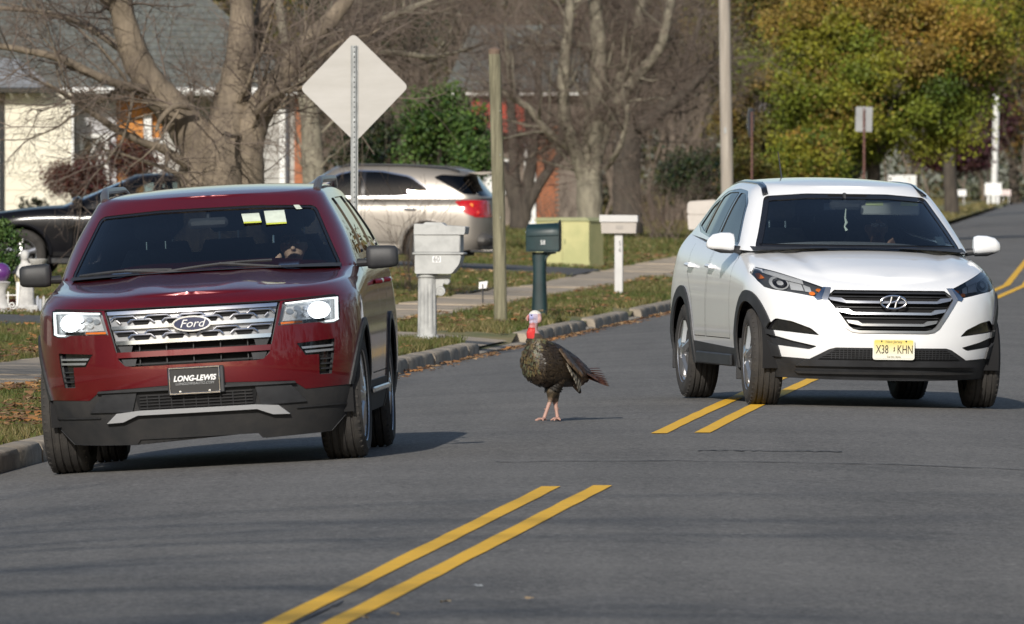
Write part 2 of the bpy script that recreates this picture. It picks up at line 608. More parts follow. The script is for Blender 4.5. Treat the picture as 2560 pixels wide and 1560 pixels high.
AX = {'y': (0, 2, Vector((0, 1, 0))), 'x': (1, 2, Vector((1, 0, 0))), 'z': (0, 1, Vector((0, 0, 1)))}
def cut(bm, poly, axis, sel):
    """Slice the faces chosen by sel along the outline (seen along axis); return the faces inside."""
    i0, i1, av = AX[axis]
    n = len(poly)
    P0 = [p[0] for p in poly]; P1 = [p[1] for p in poly]
    L0, H0, L1, H1 = min(P0) - 1e-3, max(P0) + 1e-3, min(P1) - 1e-3, max(P1) + 1e-3
    def bb(f):
        c0 = [v.co[i0] for v in f.verts]; c1 = [v.co[i1] for v in f.verts]
        return min(c0), max(c0), min(c1), max(c1)
    cand = {}
    for f in bm.faces:
        q = bb(f)
        if q[1] < L0 or q[0] > H0 or q[3] < L1 or q[2] > H1: continue
        if sel(f): cand[f] = q
    for i in range(n):
        a, b = poly[i], poly[(i + 1) % n]
        lo0, hi0 = min(a[0], b[0]) - 1e-4, max(a[0], b[0]) + 1e-4
        lo1, hi1 = min(a[1], b[1]) - 1e-4, max(a[1], b[1]) + 1e-4
        fs = [f for f, q in cand.items() if not (q[1] < lo0 or q[0] > hi0 or q[3] < lo1 or q[2] > hi1)]
        if not fs: continue
        p = Vector((0, 0, 0)); p[i0] = a[0]; p[i1] = a[1]
        d = Vector((0, 0, 0)); d[i0] = b[0] - a[0]; d[i1] = b[1] - a[1]
        no = d.cross(av)
        if no.length < 1e-9: continue
        es = {e for f in fs for e in f.edges}; vs = {v for f in fs for v in f.verts}
        r = bmesh.ops.bisect_plane(bm, geom=list(vs) + list(es) + fs, dist=1e-5, plane_co=p, plane_no=no.normalized())
        for f in fs:
            if not f.is_valid: cand.pop(f)
        for f in r['geom']:
            if isinstance(f, bmesh.types.BMFace) and f.is_valid:
                f.normal_update()
                cand[f] = bb(f)
    res = []
    for f in cand:
        if f.is_valid:
            c = f.calc_center_median()
            if pin(c[i0], c[i1], poly): res.append(f)
    return res

def take(bm, faces, name, m, parent, off=0.0, wall=None, direction=None, keep=False, smooth=True, thick=0.0):
    """Lift faces out of the shell as a part of their own, set in by off, with a wall round the edge."""
    vm = {}
    v = []; nrm = []
    F = []
    for f in faces:
        q = []
        for x in f.verts:
            if x not in vm:
                vm[x] = len(v); v.append(x.co.copy())
                nrm.append(direction.copy() if direction is not None else -x.normal)
            q.append(vm[x])
        F.append(q)
    fset = set(faces)
    bnd = []
    for f in faces:
        for l in f.loops:
            if not any(g_ in fset and g_ is not f for g_ in l.edge.link_faces):
                bnd.append((vm[l.vert], vm[l.link_loop_next.vert]))
    base = len(v)
    v2 = [p + d * off for p, d in zip(v, nrm)]
    mi = [0] * len(F)
    allv = v2
    if (wall is not None) and abs(off) > 1e-6:
        idx = {}
        for a, b in bnd:
            for k in (a, b):
                if k not in idx: idx[k] = len(allv); allv = allv + [v[k]]
            F.append([a, b, idx[b], idx[a]]); mi.append(1)
    o = None
    if name:
        o = mesh(name, allv, F, None, parent, smooth=smooth, sharp=35, mats=[m, wall or m], mi=mi)
        if direction is None and abs(off) < 0.02: smooth_from_shell(o.data, 1)
        if thick:
            mesh('lining', [p - n_ * (-0.022 if False else -0.022) for p, n_ in zip(v2, nrm)], [f[::-1] for f, k in zip(F, mi) if k == 0], M_inner, o, smooth=True)
    if not keep: bmesh.ops.delete(bm, geom=faces, context='FACES')
    return o

from mathutils.bvhtree import BVHTree
CUR = [None]
def smooth_from_shell(me, skip=None):
    """Shade the cut panels with the normals of the uncut body surface."""
    sh = CUR[0]
    if sh is None: return
    bvh, Fv, Nv, Pv = sh
    cache = {}
    def nv(i):
        if i not in cache:
            co = me.vertices[i].co
            p, n, fi, d = bvh.find_nearest(co)
            vs = Fv[fi]
            w_ = [1.0 / ((Pv[j] - p).length + 1e-4) ** 2 for j in vs]
            r = Vector((0, 0, 0))
            for j, x in zip(vs, w_): r += Nv[j] * x
            cache[i] = r.normalized()
        return cache[i]
    out = []
    for p in me.polygons:
        for li in p.loop_indices:
            n = nv(me.loops[li].vertex_index) if not (skip and p.material_index == skip) else p.normal
            if n.dot(p.normal) < 0.35: n = p.normal
            out.append(tuple(n))
    me.normals_split_custom_set(out)

class Shell:
    """Car body: lower band, bonnet, cabin band and roof on smooth plan curves. Front faces -y, origin on the
    ground under the front axle."""
    def __init__(s, **k):
        s.__dict__.update(k)
    def W(s, z, zt):
        r = max(0.0, 1 - (zt - z) / s.shr)
        return sinterp(z, s.wid) - s.shd * r * r
    def YF(s, z, zt):
        r = max(0.0, 1 - (zt - z) / s.fhr)
        return sinterp(z, s.yf) + s.fhd * r * r
    def F(s, u, z):
        """Depth of the nose at lateral u, height z."""
        zt = s.top(-0.7)
        for _ in range(4):
            W = s.W(z, zt); q = min(abs(u) / W, 0.995)
            b = s.LF * (1 - (1 - q ** s.nf) ** (1 / s.nf))
            zt = s.top(s.YF(0.75, s.top(0)) + b)
        return s.YF(z, zt) + b
    def top(s, y): return sinterp(y, s.ztop)
    def bot(s, y): return sinterp(y, s.zbot)
    def col(s, k, z, zt):
        """Plan point for column k at height z (right-hand half)."""
        n1, n2, n3 = s.n1, s.n2, s.n3
        W = s.W(z, zt)
        yf = s.YF(z, zt); yr = sinterp(z, s.yr)
        if k <= n1:
            a = math.pi / 2 * k / n1
            return W * math.sin(a) ** (2 / s.nf), yf + s.LF * (1 - math.cos(a) ** (2 / s.nf))
        if k <= n1 + n2:
            t = (k - n1) / n2
            y0, y1 = yf + s.LF, yr - s.LR
            return W - s.taper(y0 + (y1 - y0) * t), y0 + (y1 - y0) * t
        a = math.pi / 2 * (1 - (k - n1 - n2) / n3)
        Wr = W - s.taper(yr - s.LR)
        return Wr * math.sin(a) ** (2 / s.nr), yr - s.LR + s.LR * math.cos(a) ** (2 / s.nr)
    def taper(s, y): return 0.0
    def build(s):
        bm = bmesh.new()
        N = s.n1 + s.n2 + s.n3
        rows = s.rows
        def ring(pts):                    # right half -> closed loop of verts
            rt = [bm.verts.new(p) for p in pts]
            lf = [bm.verts.new((-p[0], p[1], p[2])) for p in pts[1:-1]]
            return rt + lf[::-1]
        def band(rings):
            n = len(rings[0])
            for a, b in zip(rings, rings[1:]):
                for i in range(n):
                    j = (i + 1) % n
                    try: bm.faces.new((a[i], a[j], b[j], b[i]))
                    except ValueError: pass
        # lower body
        rings = []
        ymid = [s.col(k, 0.75, s.top(0))[1] for k in range(N + 1)]
        for v in rows:
            pts = []
            for k in range(N + 1):
                y = ymid[k]
                zb, zt = s.bot(y), s.top(y)
                z = zb + (zt - zb) * v
                x, yy = s.col(k, z, zt)
                pts.append((x, yy, z))
            rings.append(ring(pts))
        band(rings)
        topring = rings[-1]
        # bonnet and deck: slices across
        def slices(ringv, ymax, crown, bump, ns=28, ymin=-99):
            prev = None
            n = len(ringv)
            for k in range(1, N):
                a = ringv[k]; b = ringv[n - k]
                y = a.co.y
                if y > ymax: break
                if y < ymin: continue
                line = [b]
                for i in range(1, ns):
                    t = -1 + 2 * i / ns
                    x = a.co.x * t
                    h = crown(y) * (1 - abs(t) ** 2.2)
                    line.append(bm.verts.new((x, y, a.co.z + h + bump(x, y))))
                line.append(a)
                if prev is None:
                    c = ringv[0] if k == 1 else None
                    if c is not None:
                        for i in range(ns): bm.faces.new((c, line[i + 1], line[i]))
                else:
                    for i in range(ns): bm.faces.new((prev[i], prev[i + 1], line[i + 1], line[i]))
                prev = line
            else:
                c = ringv[N]
                for i in range(ns): bm.faces.new((prev[i], prev[i + 1], c))
            return prev
        last = slices(topring, s.ycowl, s.hcrown, s.hbump)
        # cabin
        G = []
        for v in s.grows:
            pts = []
            yf = s.gy0 + (s.gy1 - s.gy0) * v - s.gbow * 4 * v * (1 - v)
            yr = s.gr0 + (s.gr1 - s.gr0) * v
            LFg = s.gL0 + (s.gL1 - s.gL0) * v
            for k in range(N + 1):
                def at(vv, Wv, yfv, yrv, Lv):
                    if k <= s.n1:
                        a = math.pi / 2 * k / s.n1
                        return Wv * math.sin(a) ** (2 / s.ng), yfv + Lv * (1 - math.cos(a) ** (2 / s.ng))
                    if k <= s.n1 + s.n2:
                        t = (k - s.n1) / s.n2
                        return Wv, yfv + Lv + (yrv - s.gLR - yfv - Lv) * t
                    a = math.pi / 2 * (1 - (k - s.n1 - s.n2) / s.n3)
                    return Wv * math.sin(a) ** (2 / s.ng), yrv - s.gLR + s.gLR * math.cos(a) ** (2 / s.ng)
                x, y = at(v, 1.0, yf, yr, LFg)
                zb = sinterp(y, s.gbase); zt = sinterp(y, s.groof)
                zz = zb + (zt - zb) * v
                Wv = sinterp(v, s.gw) - s.gtaper * max(0, (y - s.gty)) 
                pts.append((x * Wv, y, zz))
            G.append(ring(pts))
        band(G)
        slices(G[-1], 99, s.rcrown, lambda x, y: 0.0, ns=20)
        # close the roof at the back
        bmesh.ops.recalc_face_normals(bm, faces=bm.faces)
        # make normals point outwards
        bm.faces.ensure_lookup_table()
        f0 = max(bm.faces, key=lambda f: abs(f.calc_center_median().x))
        if f0.normal.x * f0.calc_center_median().x < 0:
            bmesh.ops.reverse_faces(bm, faces=bm.faces[:])
        bm.normal_update()
        bm.verts.index_update(); bm.faces.index_update()
        CUR[0] = (BVHTree.FromBMesh(bm), [[v.index for v in f.verts] for f in bm.faces], [v.normal.copy() for v in bm.verts], [v.co.copy() for v in bm.verts])
        s.bm = bm
        return bm
    def patch(s, name, poly, m, parent, off=0.0, thick=0.01, step=0.05, round_=0.0, surf=None, smooth=True):
        """Panel with the outline poly (u,z) lying on the nose surface, proud by off."""
        if round_: poly = roundpoly(poly, round_)
        surf = surf or s.F
        bm = bmesh.new()
        vs = [bm.verts.new((a, 0, b)) for a, b in poly]
        bm.faces.new(vs)
        bmesh.ops.triangulate(bm, faces=bm.faces[:])
        us = [p[0] for p in poly]; zs = [p[1] for p in poly]
        for lo, hi, nrm in ((min(us), max(us), Vector((1, 0, 0))), (min(zs), max(zs), Vector((0, 0, 1)))):
            k = int((hi - lo) / step)
            for i in range(1, k + 1):
                c = lo + (hi - lo) * i / (k + 1)
                bmesh.ops.bisect_plane(bm, geom=bm.verts[:] + bm.edges[:] + bm.faces[:], dist=1e-5, plane_co=nrm * c, plane_no=nrm)
        bmesh.ops.recalc_face_normals(bm, faces=bm.faces)
        if bm.faces[:][0].normal.y > 0: bmesh.ops.reverse_faces(bm, faces=bm.faces[:])
        top = bm.faces[:]
        ex = bmesh.ops.extrude_face_region(bm, geom=top)
        nv = [e for e in ex['geom'] if isinstance(e, bmesh.types.BMVert)]
        nvs = set(nv)
        for v in bm.verts:
            y = surf(v.co.x, v.co.z) - off
            v.co.y = y if v in nvs else y + thick
        bmesh.ops.recalc_face_normals(bm, faces=bm.faces)
        me = bpy.data.meshes.new(name)
        bm.to_mesh(me); bm.free()
        me.materials.append(m)
        if smooth:
            me.polygons.foreach_set('use_smooth', [True] * len(me.polygons))
            me.set_sharp_from_angle(angle=R(40))
        return link(name, me, parent)
    def finish(s, name, m, inner, parent):
        bmesh.ops.dissolve_degenerate(s.bm, dist=1e-5, edges=s.bm.edges[:])
        me = bpy.data.meshes.new(name)
        s.bm.to_mesh(me); s.bm.free()
        me.materials.append(m); me.materials.append(inner)
        me.polygons.foreach_set('use_smooth', [True] * len(me.polygons))
        me.set_sharp_from_angle(angle=R(32))
        o = link(name, me, parent)
        smooth_from_shell(me)
        vn = [v.normal.copy() for v in me.vertices]
        mesh('lining', [v.co - n_ * 0.022 for v, n_ in zip(me.vertices, vn)], [tuple(p.vertices)[::-1] for p in me.polygons], inner, o, smooth=True)
        return o

# shared vehicle materials
M_tyre = mat('tyre rubber', (0.05, 0.045, 0.04), 0.85, col2=(0.028, 0.026, 0.025), scale=9, bump=0.15, bscale=80)
M_rim = mat('silver alloy', (0.55, 0.55, 0.56), 0.28, metal=0.9, var=0.06, scale=6)
M_rimd = mat('dark alloy recess', (0.05, 0.05, 0.055), 0.5, metal=0.3)
M_black = mat('black plastic', (0.028, 0.029, 0.032), 0.55, var=0.25, scale=7, bump=0.05, bscale=160)
M_gloss = mat('gloss black', (0.012, 0.012, 0.014), 0.12, coat=0.6)
M_chrome = mat('chrome', (0.78, 0.79, 0.82), 0.12, metal=1.0)
M_satin = mat('satin silver', (0.62, 0.63, 0.66), 0.3, metal=0.85)
M_void = mat('dark cavity', (0.006, 0.006, 0.007), 0.9)
M_inner = mat('dark cabin trim', (0.07, 0.073, 0.078), 0.8, var=0.2, scale=5)
M_seat = mat('grey seat cloth', (0.13, 0.133, 0.14), 0.9, var=0.2, scale=12, sheen=0.2)
M_seatl = mat('pale grey seat cloth', (0.30, 0.29, 0.27), 0.9, var=0.12, scale=12)
M_lens = glass_mat('clear lamp lens', (0.96, 0.97, 0.97), 1.0)
M_glass = glass_mat('windscreen glass', (0.80, 0.87, 0.89), 2.6)
M_glassd = glass_mat('privacy glass', (0.07, 0.075, 0.08), 1.3)
M_glasss = glass_mat('side glass', (0.45, 0.52, 0.52), 1.2)
M_refl = mat('lamp reflector', (0.72, 0.73, 0.75), 0.33, metal=0.55)
M_amber = mat('amber reflector', (0.75, 0.18, 0.02), 0.25, coat=0.5)
M_white = mat('white print', (0.8, 0.8, 0.8), 0.5)
M_paper = mat('pale sticker paper', (0.60, 0.66, 0.56), 0.7, var=0.08, scale=20)
M_redlens = mat('red lamp lens', (0.45, 0.008, 0.01), 0.12, coat=0.8, var=0.3, scale=30)
M_lit = mat('lit led', (1, 1, 1), 0.3, emit=(0.93, 0.97, 1.0), emit_s=9.0)
M_drl = mat('lit running light', (1, 1, 1), 0.3, emit=(0.92, 0.98, 0.97), emit_s=1.5)

def make_wheel(parent, loc, r, wdt, rimr, side, spokes=5, style='split', steer=0.0, rimmat=None):
    """A wheel: tyre with grooved tread, spoked rim."""
    w_ = empty('wheel', loc, steer, parent=parent)
    t = MB()
    h = wdt / 2
    prof = [(rimr, -h * 0.80), (rimr + 0.02, -h * 0.93), ((r + rimr) / 2 + 0.01, -h), (r - 0.045, -h * 0.97), (r - 0.018, -h * 0.86), (r - 0.004, -h * 0.72)]
    gr = [-0.52, -0.18, 0.18, 0.52]
    for gx in gr:
        c = gx * h
        prof += [(r, c - 0.009), (r - 0.010, c - 0.005), (r - 0.010, c + 0.005), (r, c + 0.009)]
    prof += [(r - 0.004, h * 0.72), (r - 0.018, h * 0.86), (r - 0.045, h * 0.97), ((r + rimr) / 2 + 0.01, h), (rimr + 0.02, h * 0.93), (rimr, h * 0.80)]
    t.lathe(prof, 56, axis='x', cap=False)
    # shoulder lugs
    for k in range(44):
        a = 2 * math.pi * k / 44
        for sg in (-1, 1):
            c, s_ = math.cos(a), math.sin(a)
            rr = r - 0.012
            x0 = sg * h * 0.78
            v = []
            for dx in (-h * 0.10, h * 0.10):
                for da in (-0.022, 0.022):
                    for q in (-0.01, 0.008):
                        ca, sa = math.cos(a + da), math.sin(a + da)
                        v.append((x0 + dx, (rr + q - (0.008 if dx * sg > 0 else 0)) * ca, (rr + q - (0.008 if dx * sg > 0 else 0)) * sa))
            t.add(v, [(0, 1, 3, 2), (4, 6, 7, 5), (0, 4, 5, 1), (2, 3, 7, 6), (0, 2, 6, 4), (1, 5, 7, 3)])
    t.build('tyre', M_tyre, w_, smooth=True, sharp=30)
    q = MB()
    o = side
    q.lathe([(rimr + 0.003, -h * 0.8), (rimr - 0.012, -h * 0.6), (rimr - 0.02, h * 0.3), (rimr - 0.012, h * 0.74), (rimr + 0.012, h * 0.86), (rimr + 0.016, h * 0.93)] if o > 0 else
            [(rimr + 0.016, -h * 0.93), (rimr + 0.012, -h * 0.86), (rimr - 0.012, -h * 0.74), (rimr - 0.02, -h * 0.3), (rimr - 0.012, h * 0.6), (rimr + 0.003, h * 0.8)], 48, axis='x', cap=False)
    xo = o * h * 0.72
    for k in range(spokes):
        for da in ((-0.16, 0.16) if style == 'split' else (0,)):
            a0 = 2 * math.pi * k / spokes + 0.3
            a1 = a0 + da
            p0 = Vector((xo + o * 0.012, math.cos(a0 + da * 0.5) * 0.055, math.sin(a0 + da * 0.5) * 0.055))
            p1 = Vector((xo + o * 0.004, math.cos(a1) * (rimr * 0.6), math.sin(a1) * (rimr * 0.6)))
            p2 = Vector((xo - o * 0.012, math.cos(a1) * (rimr - 0.006), math.sin(a1) * (rimr - 0.006)))
            ww = 0.021 if style == 'split' else 0.034
            q.tube([p0, p1, p2], [ww, ww * 0.9, ww * 1.15], n=6)
    q.lathe([(0.0, xo - o * 0.03), (0.075, xo - o * 0.03), (0.075, xo + o * 0.012), (0.05, xo + o * 0.03), (0.0, xo + o * 0.032)], 20, axis='x', cap=False)
    q.build('rim', rimmat or M_rim, w_, smooth=True, sharp=35)
    d = MB()
    d.lathe([(0.0, o * h * 0.2), (rimr * 0.72, o * h * 0.2), (rimr * 0.72, o * h * 0.12), (0, o * h * 0.12)], 28, axis='x', cap=False)
    d.lathe([(rimr - 0.022, -h * 0.55 * o), (0.0, -h * 0.55 * o)], 24, axis='x', cap=False)
    d.build('brake_disc', M_rimd, w_)
    return w_

def arch_poly(cy, cz, r, n=28, flat=None):
    """Wheel arch outline in (y,z), open at the bottom (carried down below the sill)."""
    pts = [(cy + r * math.cos(math.pi * i / n), cz + r * math.sin(math.pi * i / n)) for i in range(n + 1)]
    return [(cy + r * 1.0, cz - 0.6)] + pts + [(cy - r * 1.0, cz - 0.6)]

def well(parent, x, y, z, r, side, m=None):
    q = MB(); v = []; n = 18
    a0, a1 = R(-12), R(192)
    for i in range(n + 1):
        a = a0 + (a1 - a0) * i / n
        for dx, rr in ((0.0, r), (-0.36 * side, r), (-0.36 * side, 0.05)):
            v.append((x + dx, y + rr * math.cos(a), z + rr * math.sin(a)))
    q.add(v, [(i * 3 + k, i * 3 + k + 1, i * 3 + k + 4, i * 3 + k + 3) for i in range(n) for k in range(2)])
    return q.build('wheel_well', m or M_void, parent, smooth=True)

def seat(parent, x, y, z, m, wdt=0.5, hr=True):
    o = empty('seat', (x, y, z), parent=parent)
    q = MB(); q.box((0, 0, 0.10), (wdt, 0.5, 0.16), bev=0.05); q.build('cushion', m, o, True)
    q = MB()
    v = []
    for zz, ww, yy, th in ((0.1, 0.46, 0.24, 0.16), (0.35, 0.50, 0.31, 0.15), (0.6, 0.48, 0.37, 0.12), (0.72, 0.36, 0.40, 0.09)):
        ww *= wdt / 0.5
        for a in range(16):
            t = 2 * math.pi * a / 16
            c, s_ = math.cos(t), math.sin(t)
            v.append((ww / 2 * (abs(c) ** 0.4) * (1 if c > 0 else -1), yy + th / 2 * (abs(s_) ** 0.5) * (1 if s_ > 0 else -1), zz))
    f = [(i * 16 + k, i * 16 + (k + 1) % 16, (i + 1) * 16 + (k + 1) % 16, (i + 1) * 16 + k) for i in range(3) for k in range(16)] + [tuple(range(48, 64))]
    q.add(v, f); q.build('backrest', m, o, True, 60)
    if hr:
        q = MB(); q.box((0, 0.43, 0.86), (0.27, 0.10, 0.19), bev=0.045); q.build('headrest', m, o, True, 60)
        for sx in (-0.06, 0.06):
            q = MB(); q.tube([(sx, 0.42, 0.70), (sx, 0.43, 0.80)], 0.007, 6); q.build('headrest_post', M_chrome, o, True)
    return o

def steering(parent, x, y, z, r=0.185, tilt=R(25)):
    o = empty('steering_wheel', (x, y, z), parent=parent)
    o.rotation_euler = (R(90) - tilt - R(40), 0, 0)
    q = MB()
    n = 28
    q.tube([(r * math.cos(2 * math.pi * i / n), r * math.sin(2 * math.pi * i / n), 0) for i in range(n + 1)], 0.017, 8, cap=False)
    q.tube([(-r, 0, 0), (0, 0, -0.02), (r, 0, 0)], 0.016, 6); q.tube([(0, -r, 0), (0, 0, -0.02)], 0.016, 6)
    q.lathe([(0.0, 0.01), (0.055, 0.005), (0.065, -0.03), (0, -0.04)], 16, cap=False)
    q.build('steering_rim', M_inner, o, True)
    return o
# ---------------------------------------------------------------- red SUV
def car_paint(name, c, metal=0.0, rough=0.3, flake=0.0, c2=None):
    return mat(name, c, rough, metal=metal, coat=1.0, coat_rough=0.04, var=0.03, scale=2.0)
M_red = mat('ruby red metallic paint', (0.13, 0.0028, 0.0075), 0.32, metal=0.35, coat=1.0, coat_rough=0.05, col2=(0.115, 0.0025, 0.0068), scale=3.0)
M_dust = mat('road dust on black plastic', (0.036, 0.034, 0.033), 0.75, col2=(0.016, 0.017, 0.019), scale=6, contrast=(0.3, 0.7))
M_blue = mat('deep blue enamel', (0.012, 0.02, 0.07), 0.15, coat=0.8)
M_greyp = mat('satin grey panel', (0.34, 0.345, 0.36), 0.35, metal=0.6)

def mirror_poly(p): return [(-a, b) for a, b in p][::-1]
def both(fn):
    for sg in (1, -1): fn(sg)
def flip(p, sg): return p if sg > 0 else mirror_poly(p)

def place_car(root, X, Y, heading, lat, roll=None, wb=2.8):
    """Set a car on the road: heading in degrees (positive turns the nose to the right)."""
    h = R(heading)
    ex = Vector((math.cos(h), math.sin(h))); ey = Vector((-math.sin(h), math.cos(h)))
    def gz(a, b):
        p = Vector((X, Y)) + ex * a + ey * b
        return zland(p.x, p.y)
    fl, fr, rl, rr = gz(-lat, 0), gz(lat, 0), gz(-lat, wb), gz(lat, wb)
    z = (fl + fr) / 2
    rolla = math.atan2((fr - fl + rr - rl) / 2, 2 * lat)
    pit = math.atan2((rl + rr - fl - fr) / 2, wb)
    root.location = (X, Y, z)
    root.rotation_euler = (pit, -rolla, h)
    bpy.context.view_layer.update()

def make_red():
    root = empty('suv', label='dark red SUV with lit headlights driving in the left lane', cat='car')
    S_ = Shell(
        wid=[(0.15, 0.90), (0.35, 0.965), (0.55, 0.992), (0.75, 1.0), (0.95, 0.992), (1.1, 0.975), (1.3, 0.945)],
        shr=0.14, shd=0.06, fhr=0.10, fhd=0.10,
        yf=[(0.15, -0.80), (0.3, -0.865), (0.45, -0.915), (0.6, -0.93), (0.8, -0.918), (0.95, -0.905), (1.1, -0.89)],
        yr=[(0.2, 3.98), (0.5, 4.08), (0.8, 4.08), (1.3, 4.02)],
        LF=0.92, LR=0.5, nf=2.55, nr=3.2, n1=44, n2=44, n3=20,
        ztop=[(-0.93, 1.065), (-0.6, 1.085), (0.0, 1.125), (0.45, 1.165), (0.9, 1.205), (1.3, 1.225), (2.6, 1.25), (4.1, 1.27)],
        zbot=[(-0.93, 0.165), (-0.3, 0.20), (0.5, 0.26), (2.5, 0.27), (4.1, 0.30)],
        rows=[0, 0.06, 0.12, 0.2, 0.28, 0.36, 0.44, 0.52, 0.6, 0.68, 0.75, 0.81, 0.86, 0.9, 0.93, 0.955, 0.975, 0.99, 1.0],
        ycowl=0.95,
        hcrown=lambda y: sinterp(y, [(-0.93, 0.0), (-0.75, 0.022), (-0.4, 0.042), (0.3, 0.055), (0.95, 0.05)]),
        hbump=lambda x, y: 0.010 * max(0, min(1, (0.47 + 0.10 * y - abs(x)) / 0.09)) * max(0, min(1, (y + 0.80) / 0.30)) * (1 - 0.55 * max(0, min(1, (0.26 + 0.06 * y - abs(x)) / 0.08))),
        grows=[0, 0.06, 0.14, 0.24, 0.34, 0.44, 0.54, 0.64, 0.73, 0.81, 0.88, 0.93, 0.97, 1.0],
        gy0=0.36, gy1=1.16, gbow=0.03, gr0=4.0, gr1=3.72, gL0=0.62, gL1=0.34, gLR=0.35, ng=2.9,
        gw=[(0, 0.925), (0.3, 0.875), (0.6, 0.805), (0.85, 0.735), (0.95, 0.705), (1.0, 0.665)], gtaper=0.0, gty=9,
        gbase=[(0.3, 1.16), (0.9, 1.185), (1.3, 1.205), (2.6, 1.23), (4.1, 1.25)],
        groof=[(0.9, 1.640), (1.16, 1.655), (1.6, 1.678), (2.4, 1.69), (3.2, 1.67), (3.9, 1.61)],
        rcrown=lambda y: sinterp(y, [(1.1, 0.0), (1.35, 0.022), (2.0, 0.032), (3.4, 0.02), (3.8, 0.0)]))
    bm = S_.build()
    F = S_.F
    front = lambda f: f.normal.y < -0.05 and f.calc_center_median().y < 0.15 and f.calc_center_median().z < 1.07
    def sider(sg): return lambda f: f.normal.x * sg > 0.3 and f.calc_center_median().x * sg > 0.3
    # glass
    wp = roundpoly([(-0.845, 1.185), (0.845, 1.185), (0.672, 1.565), (0.3, 1.585), (-0.3, 1.585), (-0.672, 1.565)], 0.04)
    wsel = lambda f: f.normal.y < -0.2 and 0.2 < f.calc_center_median().y < 1.7 and f.calc_center_median().z > 1.16 and f.normal.z < 0.93
    fr = cut(bm, wp, 'y', wsel)
    g_in = cut(bm, inset(wp, 0.016), 'y', wsel)
    gs = set(g_in)
    ringf = [f for f in cut(bm, wp, 'y', wsel) if f not in gs]
    ws = take(bm, g_in, 'windscreen', M_glass, root, 0.006, M_gloss)
    take(bm, ringf, 'windscreen_seal', M_gloss, root, 0.004, M_gloss)
    for sg in (1, -1):
        sd = sider(sg)
        for nm, pl, mm in (('front_side_window', [(1.10, 1.245), (1.86, 1.255), (1.86, 1.605), (1.62, 1.60), (1.42, 1.565)], M_glasss),
                           ('rear_side_window', [(1.93, 1.256), (2.80, 1.268), (2.80, 1.61), (1.93, 1.607)], M_glassd),
                           ('quarter_window', [(2.90, 1.27), (3.55, 1.285), (3.40, 1.57), (2.90, 1.605)], M_glassd)):
            fs = cut(bm, roundpoly(pl, 0.04, 3), 'x', sd)
            take(bm, fs, nm, mm, root, 0.008, M_gloss)
    rsel = lambda f: f.normal.y > 0.3 and f.calc_center_median().y > 3.3
    take(bm, cut(bm, roundpoly([(-0.68, 1.3), (0.68, 1.3), (0.58, 1.58), (-0.58, 1.58)], 0.06), 'y', rsel), 'rear_window', M_glassd, root, 0.006, M_gloss)
    # headlights
    lamp = [(0.555, 0.990), (0.80, 1.006), (0.878, 1.010), (0.885, 0.945), (0.880, 0.858), (0.845, 0.842), (0.795, 0.842), (0.762, 0.853), (0.518, 0.846)]
    for sg in (1, -1):
        pl = flip(lamp, sg)
        fs = cut(bm, pl, 'y', front)
        hl = take(bm, fs, 'headlight', M_greyp, root, 0.055, M_gloss, Vector((0, 1, 0)), keep=True)
        take(bm, fs, 'lens', M_lens, hl, 0.002, None)
        # reflector bowls, lit projector, running light, indicator
        S_.patch('lamp_surround', flip([(0.545, 0.872), (0.83, 0.872), (0.83, 0.982), (0.575, 0.975)], sg), M_refl, hl, -0.047, 0.004)
        S_.patch('projector_ring', flip(ell(0.765, 0.926, 0.070, 0.056), sg), M_refl, hl, -0.036, 0.012)
        S_.patch('lit_projector', flip(ell(0.765, 0.926, 0.060, 0.049), sg), M_lit, hl, -0.028, 0.012)  # disc oversized so its shape takes in the glow round the lamp
        for i, (a, b) in enumerate(((0.69, 0.945), (0.69, 0.905), (0.635, 0.945), (0.635, 0.905), (0.59, 0.93))):
            S_.patch('reflector_cell', flip(ell(a, b, 0.022, 0.016, 14), sg), M_refl if i % 2 else M_satin, hl, -0.034, 0.01)
        S_.patch('running_light', flip([(0.852, 0.868), (0.872, 0.872), (0.874, 1.000), (0.80, 0.998), (0.565, 0.982), (0.567, 0.974), (0.80, 0.988), (0.855, 0.988)], sg), M_drl, hl, -0.012, 0.008)
        S_.patch('running_light', flip([(0.80, 0.850), (0.845, 0.850), (0.874, 0.862), (0.872, 0.876), (0.84, 0.862), (0.79, 0.858)], sg), M_drl, hl, -0.012, 0.008)
        S_.patch('indicator', flip([(0.535, 0.853), (0.665, 0.857), (0.66, 0.868), (0.535, 0.866)], sg), M_amber, hl, -0.02, 0.006)
        S_.patch('lamp_base', flip([(0.67, 0.857), (0.80, 0.857), (0.79, 0.878), (0.67, 0.872)], sg), M_gloss, hl, -0.02, 0.006)
    # grille opening
    gp = [(-0.538, 0.994), (0.538, 0.994), (0.482, 0.76), (0.462, 0.69), (0.425, 0.652), (0.38, 0.645), (-0.38, 0.645), (-0.425, 0.652), (-0.462, 0.69), (-0.482, 0.76)]
    fs = cut(bm, gp, 'y', front)
    gr = take(bm, fs, 'grille', M_void, root, 0.07, M_black, Vector((0, 1, 0)))
    S_.patch('grille_panel', [(-0.520, 0.985), (0.520, 0.985), (0.470, 0.785), (-0.470, 0.785)], M_greyp, gr, -0.028, 0.006)
    for zc_, th, hw in ((0.976, 0.021, 0.522), (0.886, 0.021, 0.500), (0.793, 0.024, 0.478)):
        k = 0.27
        S_.patch('grille_bar', [(-hw, zc_ + th / 2), (hw, zc_ + th / 2), (hw - th * k, zc_ - th / 2), (-hw + th * k, zc_ - th / 2)], M_chrome, gr, 0.004, 0.02)
